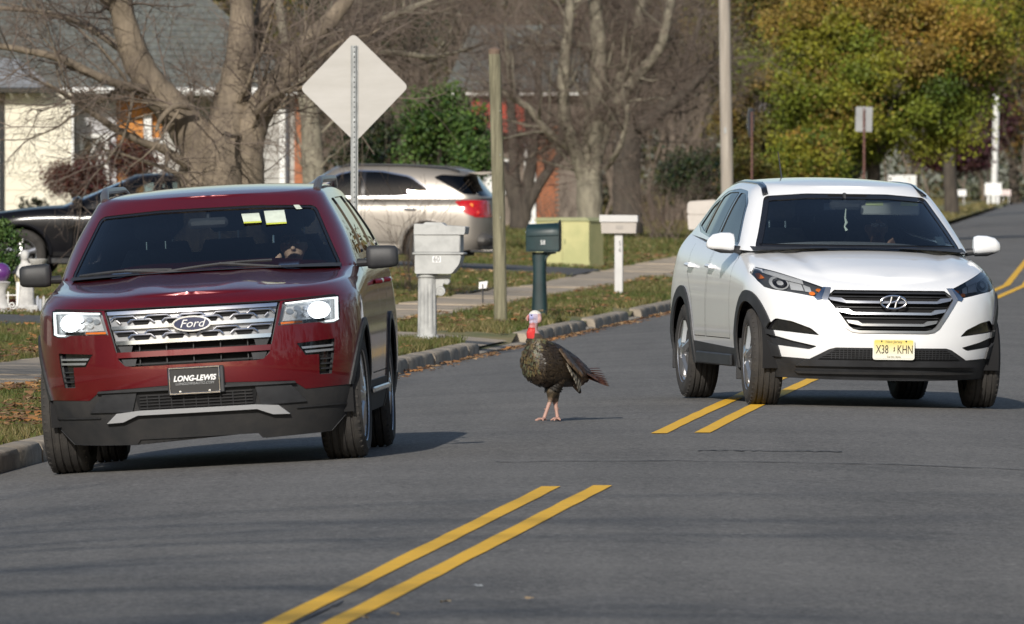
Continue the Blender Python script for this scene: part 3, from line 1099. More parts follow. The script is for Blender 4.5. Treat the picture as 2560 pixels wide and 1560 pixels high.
    for (zt, hw, ph) in ((0.952, 0.51, 0.0), (0.930, 0.50, 0.105), (0.861, 0.49, 0.0), (0.838, 0.48, 0.105)):
        for i in range(-3, 4):
            x0 = i * 0.209 + ph
            if abs(x0) > hw + 0.03: continue
            def cl(x): return max(-hw + 0.01, min(hw - 0.01, x))
            hole = [(cl(x0 - 0.058), zt - 0.006), (cl(x0 + 0.058), zt - 0.006), (cl(x0 + 0.040), zt - 0.030), (cl(x0 - 0.040), zt - 0.030)]
            if hole[1][0] - hole[0][0] > 0.03:
                S_.patch('grille_gap', hole, M_void, gr, -0.022, 0.004)
            q = MB()
            pts = [(x0 - 0.082, zt - 0.019), (x0 - 0.060, zt), (x0 + 0.060, zt), (x0 + 0.082, zt - 0.019)]
            pts = [p for p in pts if abs(p[0]) <= hw]
            if len(pts) >= 2:
                q.tube([(a, F(a, b) + 0.008, b) for a, b in pts], 0.0075, 8)
                q.build('grille_link', M_chrome, gr, True)
    for pl in ([(-0.478, 0.776), (0.478, 0.776), (0.470, 0.738), (-0.470, 0.738)],):
        pass
    S_.patch('grille_crossbar', [(-0.474, 0.736), (0.474, 0.736), (0.466, 0.702), (-0.466, 0.702)], M_red, gr, 0.0, 0.03)
    for zz, hw in ((0.757, 0.37), (0.672, 0.35)):
        for x in (-0.33, -0.165, 0, 0.165, 0.33):
            q = MB(); q.box((x, F(x, zz) + 0.045, zz), (0.006, 0.02, 0.04)); q.build('grille_rib', M_black, gr)
        for sg in (1, -1):
            S_.patch('grille_end', flip([(hw, zz + 0.020), (hw + 0.095, zz + 0.020), (hw + 0.075, zz - 0.022), (hw + 0.01, zz - 0.022)], sg), M_black, gr, -0.015, 0.01)
    S_.patch('grille_sill', [(-0.36, 0.662), (0.36, 0.662), (0.36, 0.655), (-0.36, 0.655)], M_dust, gr, -0.02, 0.02)
    em = S_.patch('badge', ell(0, 0.890, 0.120, 0.048, 40), M_chrome, gr, 0.028, 0.03)
    S_.patch('badge_field', ell(0, 0.890, 0.108, 0.039, 40), M_blue, em, 0.031, 0.01)
    yb = F(0, 0.89) - 0.034
    text_mesh('badge_lettering', 'Ford', 0.068, M_white, em, (0, yb, 0.889), shear=0.35, sx=1.15)
    # fog pockets
    fog = [(0.845, 0.748), (0.622, 0.732), (0.636, 0.715), (0.672, 0.658), (0.752, 0.658), (0.748, 0.535), (0.818, 0.535), (0.838, 0.66)]
    for sg in (1, -1):
        fs = cut(bm, flip(fog, sg), 'y', front)
        fp = take(bm, fs, 'fog_lamp_pocket', M_gloss, root, 0.045, M_black, Vector((0, 1, 0)))
        S_.patch('trim_bar', flip([(0.650, 0.710), (0.832, 0.714), (0.832, 0.702), (0.658, 0.697)], sg), M_satin, fp, -0.010, 0.012)
        S_.patch('trim_bar', flip([(0.668, 0.684), (0.834, 0.688), (0.834, 0.675), (0.676, 0.670)], sg), M_satin, fp, -0.010, 0.012)
        for zz in (0.565, 0.595, 0.625):
            S_.patch('vent_slat', flip([(0.756, zz), (0.82, zz), (0.82, zz + 0.008), (0.756, zz + 0.008)], sg), M_black, fp, -0.022, 0.012)
    # lower black bumper
    lowp = [(-1.2, 0.05), (1.2, 0.05), (1.2, 0.462), (0.90, 0.462), (0.662, 0.452), (0.588, 0.507), (0, 0.528), (-0.588, 0.507), (-0.662, 0.452), (-0.90, 0.462), (-1.2, 0.462)]
    fsel = lambda f: f.calc_center_median().y < -0.30 and f.calc_center_median().z < 0.7
    bmesh.ops.bisect_plane(bm, geom=bm.verts[:] + bm.edges[:] + bm.faces[:], dist=1e-5, plane_co=Vector((0, -0.30, 0)), plane_no=Vector((0, 1, 0)))
    # cut away the raised corner and centre of the lower edge
    edge = [(-1.3, 0.0), (-1.3, 0.33), (-0.90, 0.30), (-0.78, 0.172), (-0.39, 0.160), (-0.36, 0.198), (0.36, 0.198), (0.39, 0.160), (0.78, 0.172), (0.90, 0.30), (1.3, 0.33), (1.3, 0.0)]
    fs = cut(bm, edge, 'y', fsel)
    bmesh.ops.delete(bm, geom=fs, context='FACES')
    fs = cut(bm, lowp, 'y', fsel)
    lb = take(bm, fs, 'lower_bumper', M_dust, root, 0.004, M_black, thick=0.03)
    for sg in (1, -1):
        S_.patch('bumper_cheek', flip([(0.36, 0.490), (0.575, 0.485), (0.665, 0.375), (0.52, 0.372), (0.395, 0.372)], sg), M_black, lb, 0.012, 0.02)
    S_.patch('bumper_lip', [(-0.60, 0.506), (0.60, 0.506), (0.61, 0.492), (-0.61, 0.492)], M_black, lb, 0.03, 0.03)
    it = S_.patch('air_intake', [(-0.375, 0.470), (0.375, 0.470), (0.350, 0.372), (-0.350, 0.372)], M_void, lb, 0.004, 0.01)
    for i in range(5):
        zz = 0.386 + i * 0.019
        S_.patch('intake_slat', [(-0.345, zz), (0.345, zz), (0.345, zz + 0.006), (-0.345, zz + 0.006)], M_dust, it, 0.014, 0.012)
    for i in range(-4, 5):
        S_.patch('intake_rib', [(i * 0.075 - 0.003, 0.38), (i * 0.075 + 0.003, 0.38), (i * 0.075 + 0.003, 0.468), (i * 0.075 - 0.003, 0.468)], M_black, it, 0.011, 0.01)
    S_.patch('skid_plate', [(-0.495, 0.364), (-0.35, 0.376), (0.35, 0.376), (0.495, 0.364), (0.56, 0.306), (0.46, 0.309), (0.365, 0.347), (-0.365, 0.347), (-0.46, 0.309), (-0.56, 0.306)], M_refl, lb, 0.030, 0.035)
    S_.patch('valance', [(-0.80, 0.245), (0.80, 0.245), (0.74, 0.178), (0.40, 0.166), (0.37, 0.204), (-0.37, 0.204), (-0.40, 0.166), (-0.74, 0.178)], M_dust, lb, -0.01, 0.03)
    S_.patch('bumper_crease', [(-0.93, 0.352), (-0.60, 0.345), (-0.60, 0.337), (-0.93, 0.344)], M_black, lb, 0.008, 0.01)
    S_.patch('bumper_crease', [(0.93, 0.352), (0.60, 0.345), (0.60, 0.337), (0.93, 0.344)], M_black, lb, 0.008, 0.01)
    # sides: wheel arches, sill, doors
    for sg in (1, -1):
        sd = lambda f: f.calc_center_median().x * sg > 0.4 and f.normal.x * sg > 0.12 and f.calc_center_median().z < 1.15
        for cy in (0.0, 2.865):
            ao = arch_poly(cy, 0.385, 0.475); ai = arch_poly(cy, 0.385, 0.43)
            cut(bm, ao, 'x', sd)
            fin = set(cut(bm, ai, 'x', sd))
            ringf = [f for f in cut(bm, ao, 'x', sd) if f not in fin and f.is_valid]
            fin = [f for f in fin if f.is_valid]
            take(bm, ringf, 'arch_trim', M_black, root, -0.012, M_black)
            fin = cut(bm, ai, 'x', sd)
            bmesh.ops.delete(bm, geom=fin, context='FACES')
        sdl = lambda f: f.calc_center_median().x * sg > 0.4 and f.calc_center_median().z < 0.6 and f.calc_center_median().y > -0.31
        for ya, yb in ((-0.31, 0.0), (2.865, 4.3), (0.0, 2.865)):
            fs = cut(bm, [(ya, 0.0), (yb, 0.0), (yb, 0.46), (ya, 0.46)], 'x', sdl)
            if fs: sl_ = take(bm, fs, 'sill_cladding', M_dust, root, -0.006, M_black)
        q = MB(); q.box((sg * 0.998, 1.42, 0.40), (0.02, 1.7, 0.035), bev=0.008); q.build('sill_trim', M_satin, sl_)
        for pl in ([(0.86, 0.50), (1.88, 0.50), (1.88, 1.205), (1.05, 1.19), (0.90, 1.12)], [(1.92, 0.50), (2.40, 0.50), (2.62, 0.9), (2.84, 1.0), (2.84, 1.215), (1.92, 1.205)]):
            cut(bm, pl, 'x', sd)
            inn = inset(pl, 0.007)
            di = set(cut(bm, inn, 'x', sd))
            rg = [f for f in cut(bm, pl, 'x', sd) if f not in di]
            bmesh.ops.delete(bm, geom=rg, context='FACES')
            dr = take(bm, [f for f in di if f.is_valid], 'door', M_red, root, 0.0, None, thick=0.03)
            hy = pl[1][0] - 0.16 if pl[0][0] < 1.5 else 2.66
            q = MB(); q.tube([(sg * 0.985, hy - 0.09, 1.06), (sg * 1.02, hy - 0.07, 1.062), (sg * 1.022, hy + 0.07, 1.066), (sg * 0.985, hy + 0.09, 1.066)], 0.014, 8); q.build('handle', M_red, dr, True)
        for cy in (0.0, 2.865): well(root, sg * 0.93, cy, 0.385, 0.44, sg)
        # mirrors
        mr = empty('door_mirror', (sg * 0.93, 0.86, 1.19), parent=root)
        q = MB(); q.tube([(0, 0.02, 0.0), (sg * 0.10, -0.01, 0.0)], [0.035, 0.03], 10, squash=0.8); q.build('mirror_arm', M_black, mr, True)
        v = []; f = []
        nn = 14
        for i, (t, sc) in enumerate(((0.055, 0.55), (0.062, 0.9), (0.09, 1.0), (0.2, 1.0), (0.235, 0.92), (0.25, 0.7))):
            hh = 0.074 * sc * (1 if t < 0.2 else 0.94)
            for k in range(nn):
                a = 2 * math.pi * k / nn
                c, s__ = math.cos(a), math.sin(a)
                v.append((sg * t, 0.06 * sc * abs(c) ** 0.6 * (1 if c > 0 else -1) - 0.0, 0.03 + hh * abs(s__) ** 0.55 * (1 if s__ > 0 else -1)))
        for i in range(5):
            for k in range(nn): f.append((i * nn + k, i * nn + (k + 1) % nn, (i + 1) * nn + (k + 1) % nn, (i + 1) * nn + k))
        f.append(tuple(range(nn))); f.append(tuple(range(5 * nn, 6 * nn)))
        q = MB(); q.add(v, f); q.build('mirror_housing', M_black, mr, True, 60)
        q = MB(); q.box((sg * 0.15, 0.062, 0.03), (0.15, 0.004, 0.11), bev=0.002); q.build('mirror_glass', M_chrome, mr)
        # roof rail
        q = MB()
        q.tube([(sg * 0.665, 1.40, 1.655), (sg * 0.672, 1.47, 1.695), (sg * 0.675, 1.62, 1.722), (sg * 0.675, 3.1, 1.725), (sg * 0.66, 3.4, 1.67)], [0.026, 0.028, 0.022, 0.02, 0.022], 8)
        q.build('roof_rail', mat('grey roof rail', (0.16, 0.16, 0.17), 0.35, metal=0.5), root, True)
    # bonnet shut line in front, cowl, wipers, aerial bumps
    body = S_.finish('body', M_red, M_inner, root)
    S_.patch('bonnet_gap', [(-0.86, 1.018), (-0.5, 1.002), (0.5, 1.002), (0.86, 1.018), (0.86, 1.010), (0.5, 0.995), (-0.5, 0.995), (-0.86, 1.010)], M_void, body, 0.002, 0.004)
    q = MB()
    v = []; f = []
    for i in range(25):
        x = -0.84 + 1.68 * i / 24
        yy = 0.36 + 0.62 * (1 - (1 - (abs(x) / 0.905) ** 2.9) ** (1 / 2.9))
        v += [(x, yy - 0.14, 1.180 + 0.02 * (1 - (x / 0.84) ** 2)), (x, yy + 0.06, 1.205)]
    f = [(2 * i, 2 * i + 1, 2 * i + 3, 2 * i + 2) for i in range(24)]
    q.add(v, f); q.build('cowl', M_black, root, True)
    def wiper(x0, x1, y0, z0, z1):
        o = empty('wiper', (0, 0, 0), parent=root)
        def g_(x, z): return 0.36 + 0.8 * (z - 1.16) / 0.5 + 0.62 * (1 - (1 - (abs(x) / 0.9) ** 2.9) ** (1 / 2.9)) * 0.9 - 0.05
        n = 8
        q = MB(); q.tube([(x0 + (x1 - x0) * i / n, g_(x0 + (x1 - x0) * i / n, z0 + (z1 - z0) * i / n), z0 + (z1 - z0) * i / n + 0.012 * math.sin(math.pi * i / n)) for i in range(n + 1)], 0.010, 6); q.build('blade', M_black, o, True)
        q = MB(); q.tube([(x1 + 0.06, g_(x1, z0) - 0.03, z0 - 0.01), ((x0 + x1) / 2, g_((x0 + x1) / 2, (z0 + z1) / 2) - 0.02, (z0 + z1) / 2 + 0.014)], 0.011, 6); q.build('arm', M_black, o, True)
    wiper(-0.78, -0.20, 0, 1.205, 1.215)
    wiper(-0.22, 0.42, 0, 1.205, 1.24)
    # under-bonnet mass, floor, dash
    q = MB(); q.box((0, 1.7, 0.30), (1.7, 4.2, 0.08)); q.box((0, 1.9, 0.24), (0.9, 3.4, 0.06)); q.build('underbody', M_void, root)
    q = MB(); q.box((0, 0.1, 0.62), (1.2, 1.2, 0.5)); q.build('engine_bay', M_void, root)
    q = MB()
    v = []; f = []
    sec = [(0.62, 1.13), (0.80, 1.175), (1.05, 1.165), (1.12, 1.10), (1.14, 0.8)]
    for i in range(21):
        x = -0.84 + 1.68 * i / 20
        for a, b in sec: v.append((x, a + 0.10 * (x / 0.84) ** 2, b + (0.035 * math.exp(-((x - 0.40) / 0.17) ** 2) if a > 0.7 and b > 1.05 else 0)))
    for i in range(20):
        for k in range(4): f.append((i * 5 + k, i * 5 + k + 1, (i + 1) * 5 + k + 1, (i + 1) * 5 + k))
    q.add(v, f); q.build('dashboard', M_inner, root, True)
    for x in (-0.40, 0.40): seat(root, x, 1.55, 0.62, M_seat)
    for x in (-0.42, 0.0, 0.42): seat(root, x, 2.45, 0.66, M_seat, 0.42)
    steering(root, 0.40, 1.22, 1.09)
    q = MB(); q.box((0, 1.02, 1.49), (0.25, 0.04, 0.065), bev=0.02); q.tube([(0, 1.02, 1.49), (0, 1.08, 1.58)], 0.014, 6); q.build('rear_view_mirror', M_black, root, True)
    # windscreen stickers
    def glassy(x, z): return 0.36 + 0.8 * (z - 1.16) / 0.51 - 0.03 * 4 * ((z - 1.16) / 0.51) * (1 - (z - 1.16) / 0.51) + 0.5 * (1 - (1 - (abs(x) / 0.78) ** 2.9) ** (1 / 2.9)) + 0.012
    def sticker(x0, x1, z0, z1, nm='sticker', band=True):
        def S2(u, z): return glassy(u, z)
        o = S_.patch(nm, [(x0, z0), (x1, z0), (x1 - 0.02, z1), (x0 - 0.02, z1)], M_paper, ws, 0, 0.002, surf=S2)
        if band:
            S_.patch('sticker_band', [(x0, z0), (x1, z0), (x1 - 0.002, z0 + 0.010), (x0 - 0.002, z0 + 0.010)], mat('yellow sticker edge', (0.55, 0.6, 0.08), 0.6), o, 0.003, 0.001, surf=S2)
    sticker(0.235, 0.345, 1.475, 1.535)
    sticker(0.375, 0.500, 1.460, 1.545)
    sticker(0.555, 0.59, 1.545, 1.572, band=False)
    # number plate
    yp = F(0, 0.537) - 0.028
    pl = empty('number_plate', (0, yp, 0.545), parent=root)
    q = MB(); q.box((0.008, 0.012, 0), (0.345, 0.022, 0.165), bev=0.006); q.build('plate_bracket', M_black, pl)
    q = MB(); q.box((0, -0.003, 0), (0.300, 0.006, 0.150)); q.build('plate', mat('black plate', (0.02, 0.02, 0.022), 0.35), pl)
    q = MB()
    for c, d in (((0, -0.010, 0.078), (0.312, 0.010, 0.010)), ((0, -0.010, -0.078), (0.312, 0.010, 0.012)), ((-0.152, -0.010, 0), (0.009, 0.010, 0.146)), ((0.152, -0.010, 0), (0.009, 0.010, 0.146))): q.box(c, d, bev=0.003)
    for x in (-0.09, 0.09): q.lathe([(0.0, -0.016), (0.008, -0.015), (0.009, -0.008)], 12, (x, 0, -0.068), 'y', cap=False)
    q.build('plate_frame', M_chrome, pl, True)
    text_mesh('plate_lettering', 'LONG-LEWIS', 0.047, M_white, pl, (0, -0.008, 0.012), shear=0.25, sx=0.93, bold=0.0016)
    text_mesh('plate_lettering', 'LONGLEWISAUTO.COM', 0.022, mat('grey print', (0.33, 0.34, 0.35), 0.5), pl, (0, -0.008, -0.019), shear=0.2, sx=0.98)
    for sg in (1, -1):
        make_wheel(root, (sg * 0.85, 0, 0.382), 0.384, 0.268, 0.265, sg, 5, 'split', steer=R(-2))
        make_wheel(root, (sg * 0.85, 2.865, 0.382), 0.384, 0.268, 0.265, sg, 5, 'split')
    place_car(root, -1.857, 78.8, -2.6, 0.85, wb=2.865)
    return root
red = make_red()
# ---------------------------------------------------------------- white SUV
M_wht = mat('white car paint', (0.86, 0.87, 0.885), 0.32, coat=1.0, coat_rough=0.05, var=0.02, scale=2)
M_lampb = mat('smoky lamp housing', (0.10, 0.105, 0.115), 0.3, metal=0.4)
def grad_mat(name, c_top, c_bot, z0, z1):
    """Printed fade on a plate, by height in object space."""
    m = bpy.data.materials.new(name); m.use_nodes = True
    n = m.node_tree.nodes; L = m.node_tree.links.new
    tc = n.new('ShaderNodeTexCoord'); sp = n.new('ShaderNodeSeparateXYZ'); mr = n.new('ShaderNodeMapRange'); rp = n.new('ShaderNodeMix'); rp.data_type = 'RGBA'
    L(tc.outputs['Object'], sp.inputs[0]); L(sp.outputs[2], mr.inputs[0])
    mr.inputs[1].default_value = z0; mr.inputs[2].default_value = z1
    L(mr.outputs[0], rp.inputs[0])
    rp.inputs[6].default_value = tuple(c_bot) + (1,); rp.inputs[7].default_value = tuple(c_top) + (1,)
    L(rp.outputs[2], n['Principled BSDF'].inputs['Base Color'])
    n['Principled BSDF'].inputs['Roughness'].default_value = 0.45
    return m

def make_white():
    root = empty('suv', label='white SUV straddling the yellow centre lines with no headlights lit', cat='car')
    S_ = Shell(
        wid=[(0.15, 0.86), (0.35, 0.90), (0.55, 0.922), (0.75, 0.925), (0.9, 0.915), (1.05, 0.895), (1.3, 0.86)],
        shr=0.20, shd=0.09, fhr=0.16, fhd=0.16,
        yf=[(0.15, -0.72), (0.25, -0.79), (0.38, -0.845), (0.5, -0.86), (0.65, -0.855), (0.8, -0.82), (0.95, -0.77), (1.1, -0.72)],
        yr=[(0.2, 3.45), (0.5, 3.60), (0.8, 3.58), (1.3, 3.45)],
        LF=0.98, LR=0.55, nf=2.25, nr=2.8, n1=46, n2=44, n3=20,
        ztop=[(-0.86, 0.90), (-0.6, 0.965), (-0.3, 1.02), (0.0, 1.06), (0.45, 1.11), (0.9, 1.15), (1.4, 1.175), (2.4, 1.215), (3.6, 1.25)],
        zbot=[(-0.86, 0.20), (-0.3, 0.22), (0.5, 0.27), (2.2, 0.27), (3.6, 0.32)],
        rows=[0, 0.07, 0.14, 0.22, 0.3, 0.38, 0.46, 0.54, 0.62, 0.69, 0.75, 0.80, 0.85, 0.89, 0.925, 0.95, 0.97, 0.985, 1.0],
        ycowl=0.95,
        hcrown=lambda y: sinterp(y, [(-0.86, 0.0), (-0.7, 0.030), (-0.35, 0.062), (0.3, 0.075), (0.95, 0.05)]),
        hbump=lambda x, y: -0.008 * math.exp(-((abs(x) - (0.50 + 0.14 * y)) / 0.05) ** 2) * max(0, min(1, (y + 0.6) / 0.3)) + 0.008 * math.exp(-((abs(x) - (0.60 + 0.16 * y)) / 0.05) ** 2) * max(0, min(1, (y + 0.6) / 0.3)),
        grows=[0, 0.06, 0.14, 0.24, 0.34, 0.44, 0.54, 0.64, 0.73, 0.81, 0.88, 0.93, 0.97, 1.0],
        gy0=0.27, gy1=1.12, gbow=0.04, gr0=3.45, gr1=2.95, gL0=0.62, gL1=0.34, gLR=0.45, ng=2.6,
        gw=[(0, 0.86), (0.3, 0.80), (0.6, 0.735), (0.85, 0.665), (0.94, 0.62), (1.0, 0.55)], gtaper=0.06, gty=2.0,
        gbase=[(0.2, 1.10), (0.9, 1.13), (1.4, 1.155), (2.4, 1.195), (3.6, 1.23)],
        groof=[(0.9, 1.575), (1.12, 1.59), (1.5, 1.615), (2.1, 1.625), (2.7, 1.59), (3.3, 1.50)],
        rcrown=lambda y: sinterp(y, [(1.05, 0.0), (1.35, 0.022), (1.9, 0.03), (2.6, 0.02), (3.0, 0.0)]))
    bm = S_.build()
    F = S_.F
    front = lambda f: f.normal.y < -0.05 and f.calc_center_median().y < 0.1 and f.calc_center_median().z < 1.04
    wp = roundpoly([(-0.765, 1.135), (0.765, 1.135), (0.60, 1.515), (0.3, 1.538), (-0.3, 1.538), (-0.60, 1.515)], 0.035)
    wsel = lambda f: f.normal.y < -0.15 and 0.1 < f.calc_center_median().y < 1.7 and f.calc_center_median().z > 1.12 and f.normal.z < 0.93
    cut(bm, wp, 'y', wsel)
    g_in = cut(bm, inset(wp, 0.034), 'y', wsel)
    gs = set(g_in)
    ringf = [f for f in cut(bm, wp, 'y', wsel) if f not in gs]
    ws = take(bm, g_in, 'windscreen', M_glass, root, 0.005, M_gloss)
    take(bm, ringf, 'windscreen_seal', M_gloss, root, 0.004, M_gloss)
    for sg in (1, -1):
        sd = lambda f: f.normal.x * sg > 0.25 and f.calc_center_median().x * sg > 0.3 and f.calc_center_median().z > 1.1
        frame = roundpoly([(0.78, 1.155), (1.70, 1.185), (2.55, 1.235), (2.86, 1.29), (2.62, 1.46), (2.2, 1.545), (1.75, 1.565), (1.42, 1.55), (1.18, 1.47)], 0.05)
        cut(bm, frame, 'x', sd)
        panes = (('front_side_window', [(0.86, 1.175), (1.63, 1.20), (1.63, 1.535), (1.46, 1.53), (1.22, 1.455)], M_glasss),
                 ('rear_side_window', [(1.70, 1.205), (2.30, 1.235), (2.28, 1.50), (2.05, 1.535), (1.70, 1.54)], M_glassd),
                 ('quarter_window', [(2.36, 1.24), (2.74, 1.285), (2.58, 1.425), (2.36, 1.485)], M_glassd))
        for nm, pl, mm in panes:
            take(bm, cut(bm, roundpoly(pl, 0.03, 3), 'x', sd), nm, mm, root, 0.006, M_gloss)
        take(bm, cut(bm, frame, 'x', sd), 'window_trim', M_gloss, root, 0.002, M_gloss)
    rsel = lambda f: f.normal.y > 0.2 and f.calc_center_median().y > 2.6 and f.calc_center_median().z > 1.2
    take(bm, cut(bm, roundpoly([(-0.62, 1.27), (0.62, 1.27), (0.50, 1.49), (-0.50, 1.49)], 0.06), 'y', rsel), 'rear_window', M_glassd, root, 0.005, M_gloss)
    # headlights
    lamp = [(0.470, 0.866), (0.62, 0.925), (0.76, 0.978), (0.845, 1.004), (0.878, 0.990), (0.882, 0.955), (0.868, 0.905), (0.842, 0.862), (0.80, 0.846), (0.70, 0.830), (0.545, 0.800), (0.50, 0.828)]
    for sg in (1, -1):
        fs = cut(bm, flip(lamp, sg), 'y', front)
        hl = take(bm, fs, 'headlight', M_lampb, root, 0.05, M_gloss, Vector((0, 1, 0)), keep=True)
        take(bm, fs, 'lens', M_lens, hl, 0.002, None)
        def pt(nm, p, m, off, th): S_.patch(nm, flip(p, sg), m, hl, off, th)
        pt('lamp_brow', [(0.60, 0.915), (0.76, 0.972), (0.845, 0.996), (0.868, 0.985), (0.80, 0.952), (0.72, 0.918), (0.60, 0.885)], M_refl, -0.012, 0.012)
        pt('projector_ring', ell(0.748, 0.893, 0.058, 0.049), M_refl, -0.030, 0.014)
        pt('projector', ell(0.745, 0.893, 0.044, 0.036), M_gloss, -0.022, 0.014)
        pt('projector_eye', ell(0.745, 0.893, 0.020, 0.017, 16), M_refl, -0.016, 0.012)
        pt('reflector_cell', [(0.605, 0.838), (0.685, 0.846), (0.688, 0.918), (0.612, 0.888)], M_refl, -0.032, 0.012)
        pt('reflector_cell', [(0.555, 0.826), (0.597, 0.836), (0.604, 0.884), (0.56, 0.866)], M_refl, -0.032, 0.012)
        pt('indicator', ell(0.555, 0.822, 0.020, 0.014, 14), M_amber, -0.024, 0.012)
        pt('indicator', ell(0.508, 0.846, 0.018, 0.012, 14), M_amber, -0.024, 0.012)
        pt('side_marker', [(0.825, 0.925), (0.858, 0.915), (0.866, 0.955), (0.84, 0.962)], M_amber, -0.02, 0.012)
    # grille
    gp = [(-0.405, 0.852), (0.405, 0.852), (0.488, 0.785), (0.46, 0.745), (0.335, 0.585), (0.30, 0.562), (0.25, 0.552), (-0.25, 0.552), (-0.30, 0.562), (-0.335, 0.585), (-0.46, 0.745), (-0.488, 0.785)]
    fs = cut(bm, gp, 'y', front)
    gr = take(bm, fs, 'grille', M_void, root, 0.06, M_black, Vector((0, 1, 0)))
    gi = inset(gp, 0.022)
    # chrome frame in four strips
    def bar(nm, pts, m, off, th): S_.patch(nm, pts, m, gr, off, th)
    for sg in (1, -1):
        S_.patch('grille_frame', flip([(0.425, 0.868), (0.462, 0.866), (0.50, 0.792), (0.345, 0.580), (0.302, 0.553), (0.25, 0.545), (0.0, 0.545), (0.0, 0.563), (0.245, 0.563), (0.290, 0.572), (0.320, 0.594), (0.460, 0.785)], sg), M_satin, gr, 0.012, 0.03)
        S_.patch('grille_shoulder', flip([(0.425, 0.870), (0.475, 0.872), (0.548, 0.797), (0.530, 0.777), (0.498, 0.785), (0.460, 0.790)], sg), M_chrome, gr, 0.006, 0.02)
    for zz, hw, e in ((0.768, 0.455, 0.10), (0.686, 0.405, 0.10), (0.604, 0.335, 0.09)):
        t = 0.0085; c_ = hw - e - 0.02
        br = S_.patch('grille_bar', [(-c_, zz + t), (c_, zz + t), (c_, zz - t), (-c_, zz - t)], M_satin, gr, 0.0, 0.03)
        for sg in (1, -1):
            S_.patch('bar_end', flip([(c_, zz - t), (c_, zz + t), (c_ + 0.03, zz + 0.028), (hw, zz + 0.034), (hw - 0.014, zz + 0.012)], sg), M_satin, br, 0.0, 0.03)
    S_.patch('grille_lip', [(-0.40, 0.842), (0.40, 0.842), (0.42, 0.828), (-0.42, 0.828)], M_black, gr, -0.01, 0.02)
    for i in range(7):
        zz = 0.575 + i * 0.038
        hw = 0.29 + (zz - 0.57) * 0.7
        S_.patch('grille_slat', [(-hw, zz), (hw, zz), (hw, zz + 0.006), (-hw, zz + 0.006)], M_black, gr, -0.04, 0.01)
    em = empty('badge', (0, F(0, 0.768) - 0.02, 0.768), parent=gr)
    q = MB(); n = 40
    q.tube([(0.094 * math.cos(2 * math.pi * i / n), 0, 0.046 * math.sin(2 * math.pi * i / n)) for i in range(n + 1)], 0.0072, 8, cap=False); q.build('badge_ring', M_chrome, em, True)
    def lean(x, z): return (x + 0.25 * z, 0.0, z)
    for nm, a, b in (('badge_stroke', (-0.036, -0.040), (-0.022, 0.040)), ('badge_stroke', (0.022, -0.040), (0.036, 0.040))):
        q = MB(); q.tube([lean(*a), lean((a[0] + b[0]) / 2 + (0.008 if a[0] < 0 else -0.008), 0), lean(*b)], [0.009, 0.008, 0.009], 8); q.build(nm, M_chrome, em, True)
    q = MB(); q.tube([lean(-0.028, -0.008), lean(0.0, 0.0), lean(0.028, 0.010)], [0.008, 0.008, 0.008], 8); q.build('badge_stroke', M_chrome, em, True)
    # side intakes
    up = [(0.515, 0.522), (0.57, 0.572), (0.695, 0.622), (0.79, 0.640), (0.822, 0.600), (0.838, 0.558)]
    lo = [(0.53, 0.444), (0.69, 0.482), (0.835, 0.528), (0.822, 0.476), (0.79, 0.448), (0.58, 0.420)]
    for sg in (1, -1):
        for nm, pl in (('upper_intake', up), ('lower_intake', lo)):
            fs = cut(bm, flip(roundpoly(pl, 0.012, 2), sg), 'y', front)
            take(bm, fs, nm, M_black if nm == 'lower_intake' else M_gloss, root, 0.035, M_black, Vector((0, 1, 0)))
    # lower bumper
    fsel = lambda f: f.calc_center_median().y < -0.28 and f.calc_center_median().z < 0.6
    bmesh.ops.bisect_plane(bm, geom=bm.verts[:] + bm.edges[:] + bm.faces[:], dist=1e-5, plane_co=Vector((0, -0.28, 0)), plane_no=Vector((0, 1, 0)))
    lowp = [(-1.2, 0.05), (1.2, 0.05), (1.2, 0.385), (0.86, 0.372), (0.575, 0.352), (0.45, 0.425), (0.405, 0.438), (-0.405, 0.438), (-0.45, 0.425), (-0.575, 0.352), (-0.86, 0.372), (-1.2, 0.385)]
    lb = take(bm, cut(bm, lowp, 'y', fsel), 'lower_bumper', M_black, root, 0.006, M_black, thick=0.03)
    it = S_.patch('air_intake', [(-0.40, 0.428), (0.40, 0.428), (0.52, 0.352), (-0.52, 0.352)], M_void, lb, 0.002, 0.006)
    for i in range(5):
        zz = 0.360 + i * 0.0155; hw = 0.51 - i * 0.026
        S_.patch('mesh_bar', [(-hw, zz), (hw, zz), (hw, zz + 0.0045), (-hw, zz + 0.0045)], M_black, it, 0.008, 0.006)
    for i in range(-16, 17):
        x = i * 0.027
        zt = 0.428 if abs(x) < 0.39 else 0.40
        S_.patch('mesh_bar', [(x - 0.002, 0.354), (x + 0.002, 0.354), (x + 0.002, zt), (x - 0.002, zt)], M_black, it, 0.008, 0.006)
    S_.patch('bumper_blade', [(-0.60, 0.345), (0.60, 0.345), (0.66, 0.300), (-0.66, 0.300)], M_black, lb, 0.022, 0.03)
    S_.patch('bumper_lip', [(-0.66, 0.262), (0.66, 0.262), (0.64, 0.245), (-0.64, 0.245)], M_dust, lb, 0.02, 0.03)
    # arches, sills, doors
    for sg in (1, -1):
        sd = lambda f: f.calc_center_median().x * sg > 0.4 and f.normal.x * sg > 0.12 and f.calc_center_median().z < 1.14
        for cy in (0.0, 2.67):
            ao = arch_poly(cy, 0.36, 0.475); ai = arch_poly(cy, 0.36, 0.395)
            cut(bm, ao, 'x', sd)
            fin = set(cut(bm, ai, 'x', sd))
            ringf = [f for f in cut(bm, ao, 'x', sd) if f not in fin]
            take(bm, ringf, 'arch_trim', M_black, root, -0.014, M_black)
            bmesh.ops.delete(bm, geom=cut(bm, ai, 'x', sd), context='FACES')
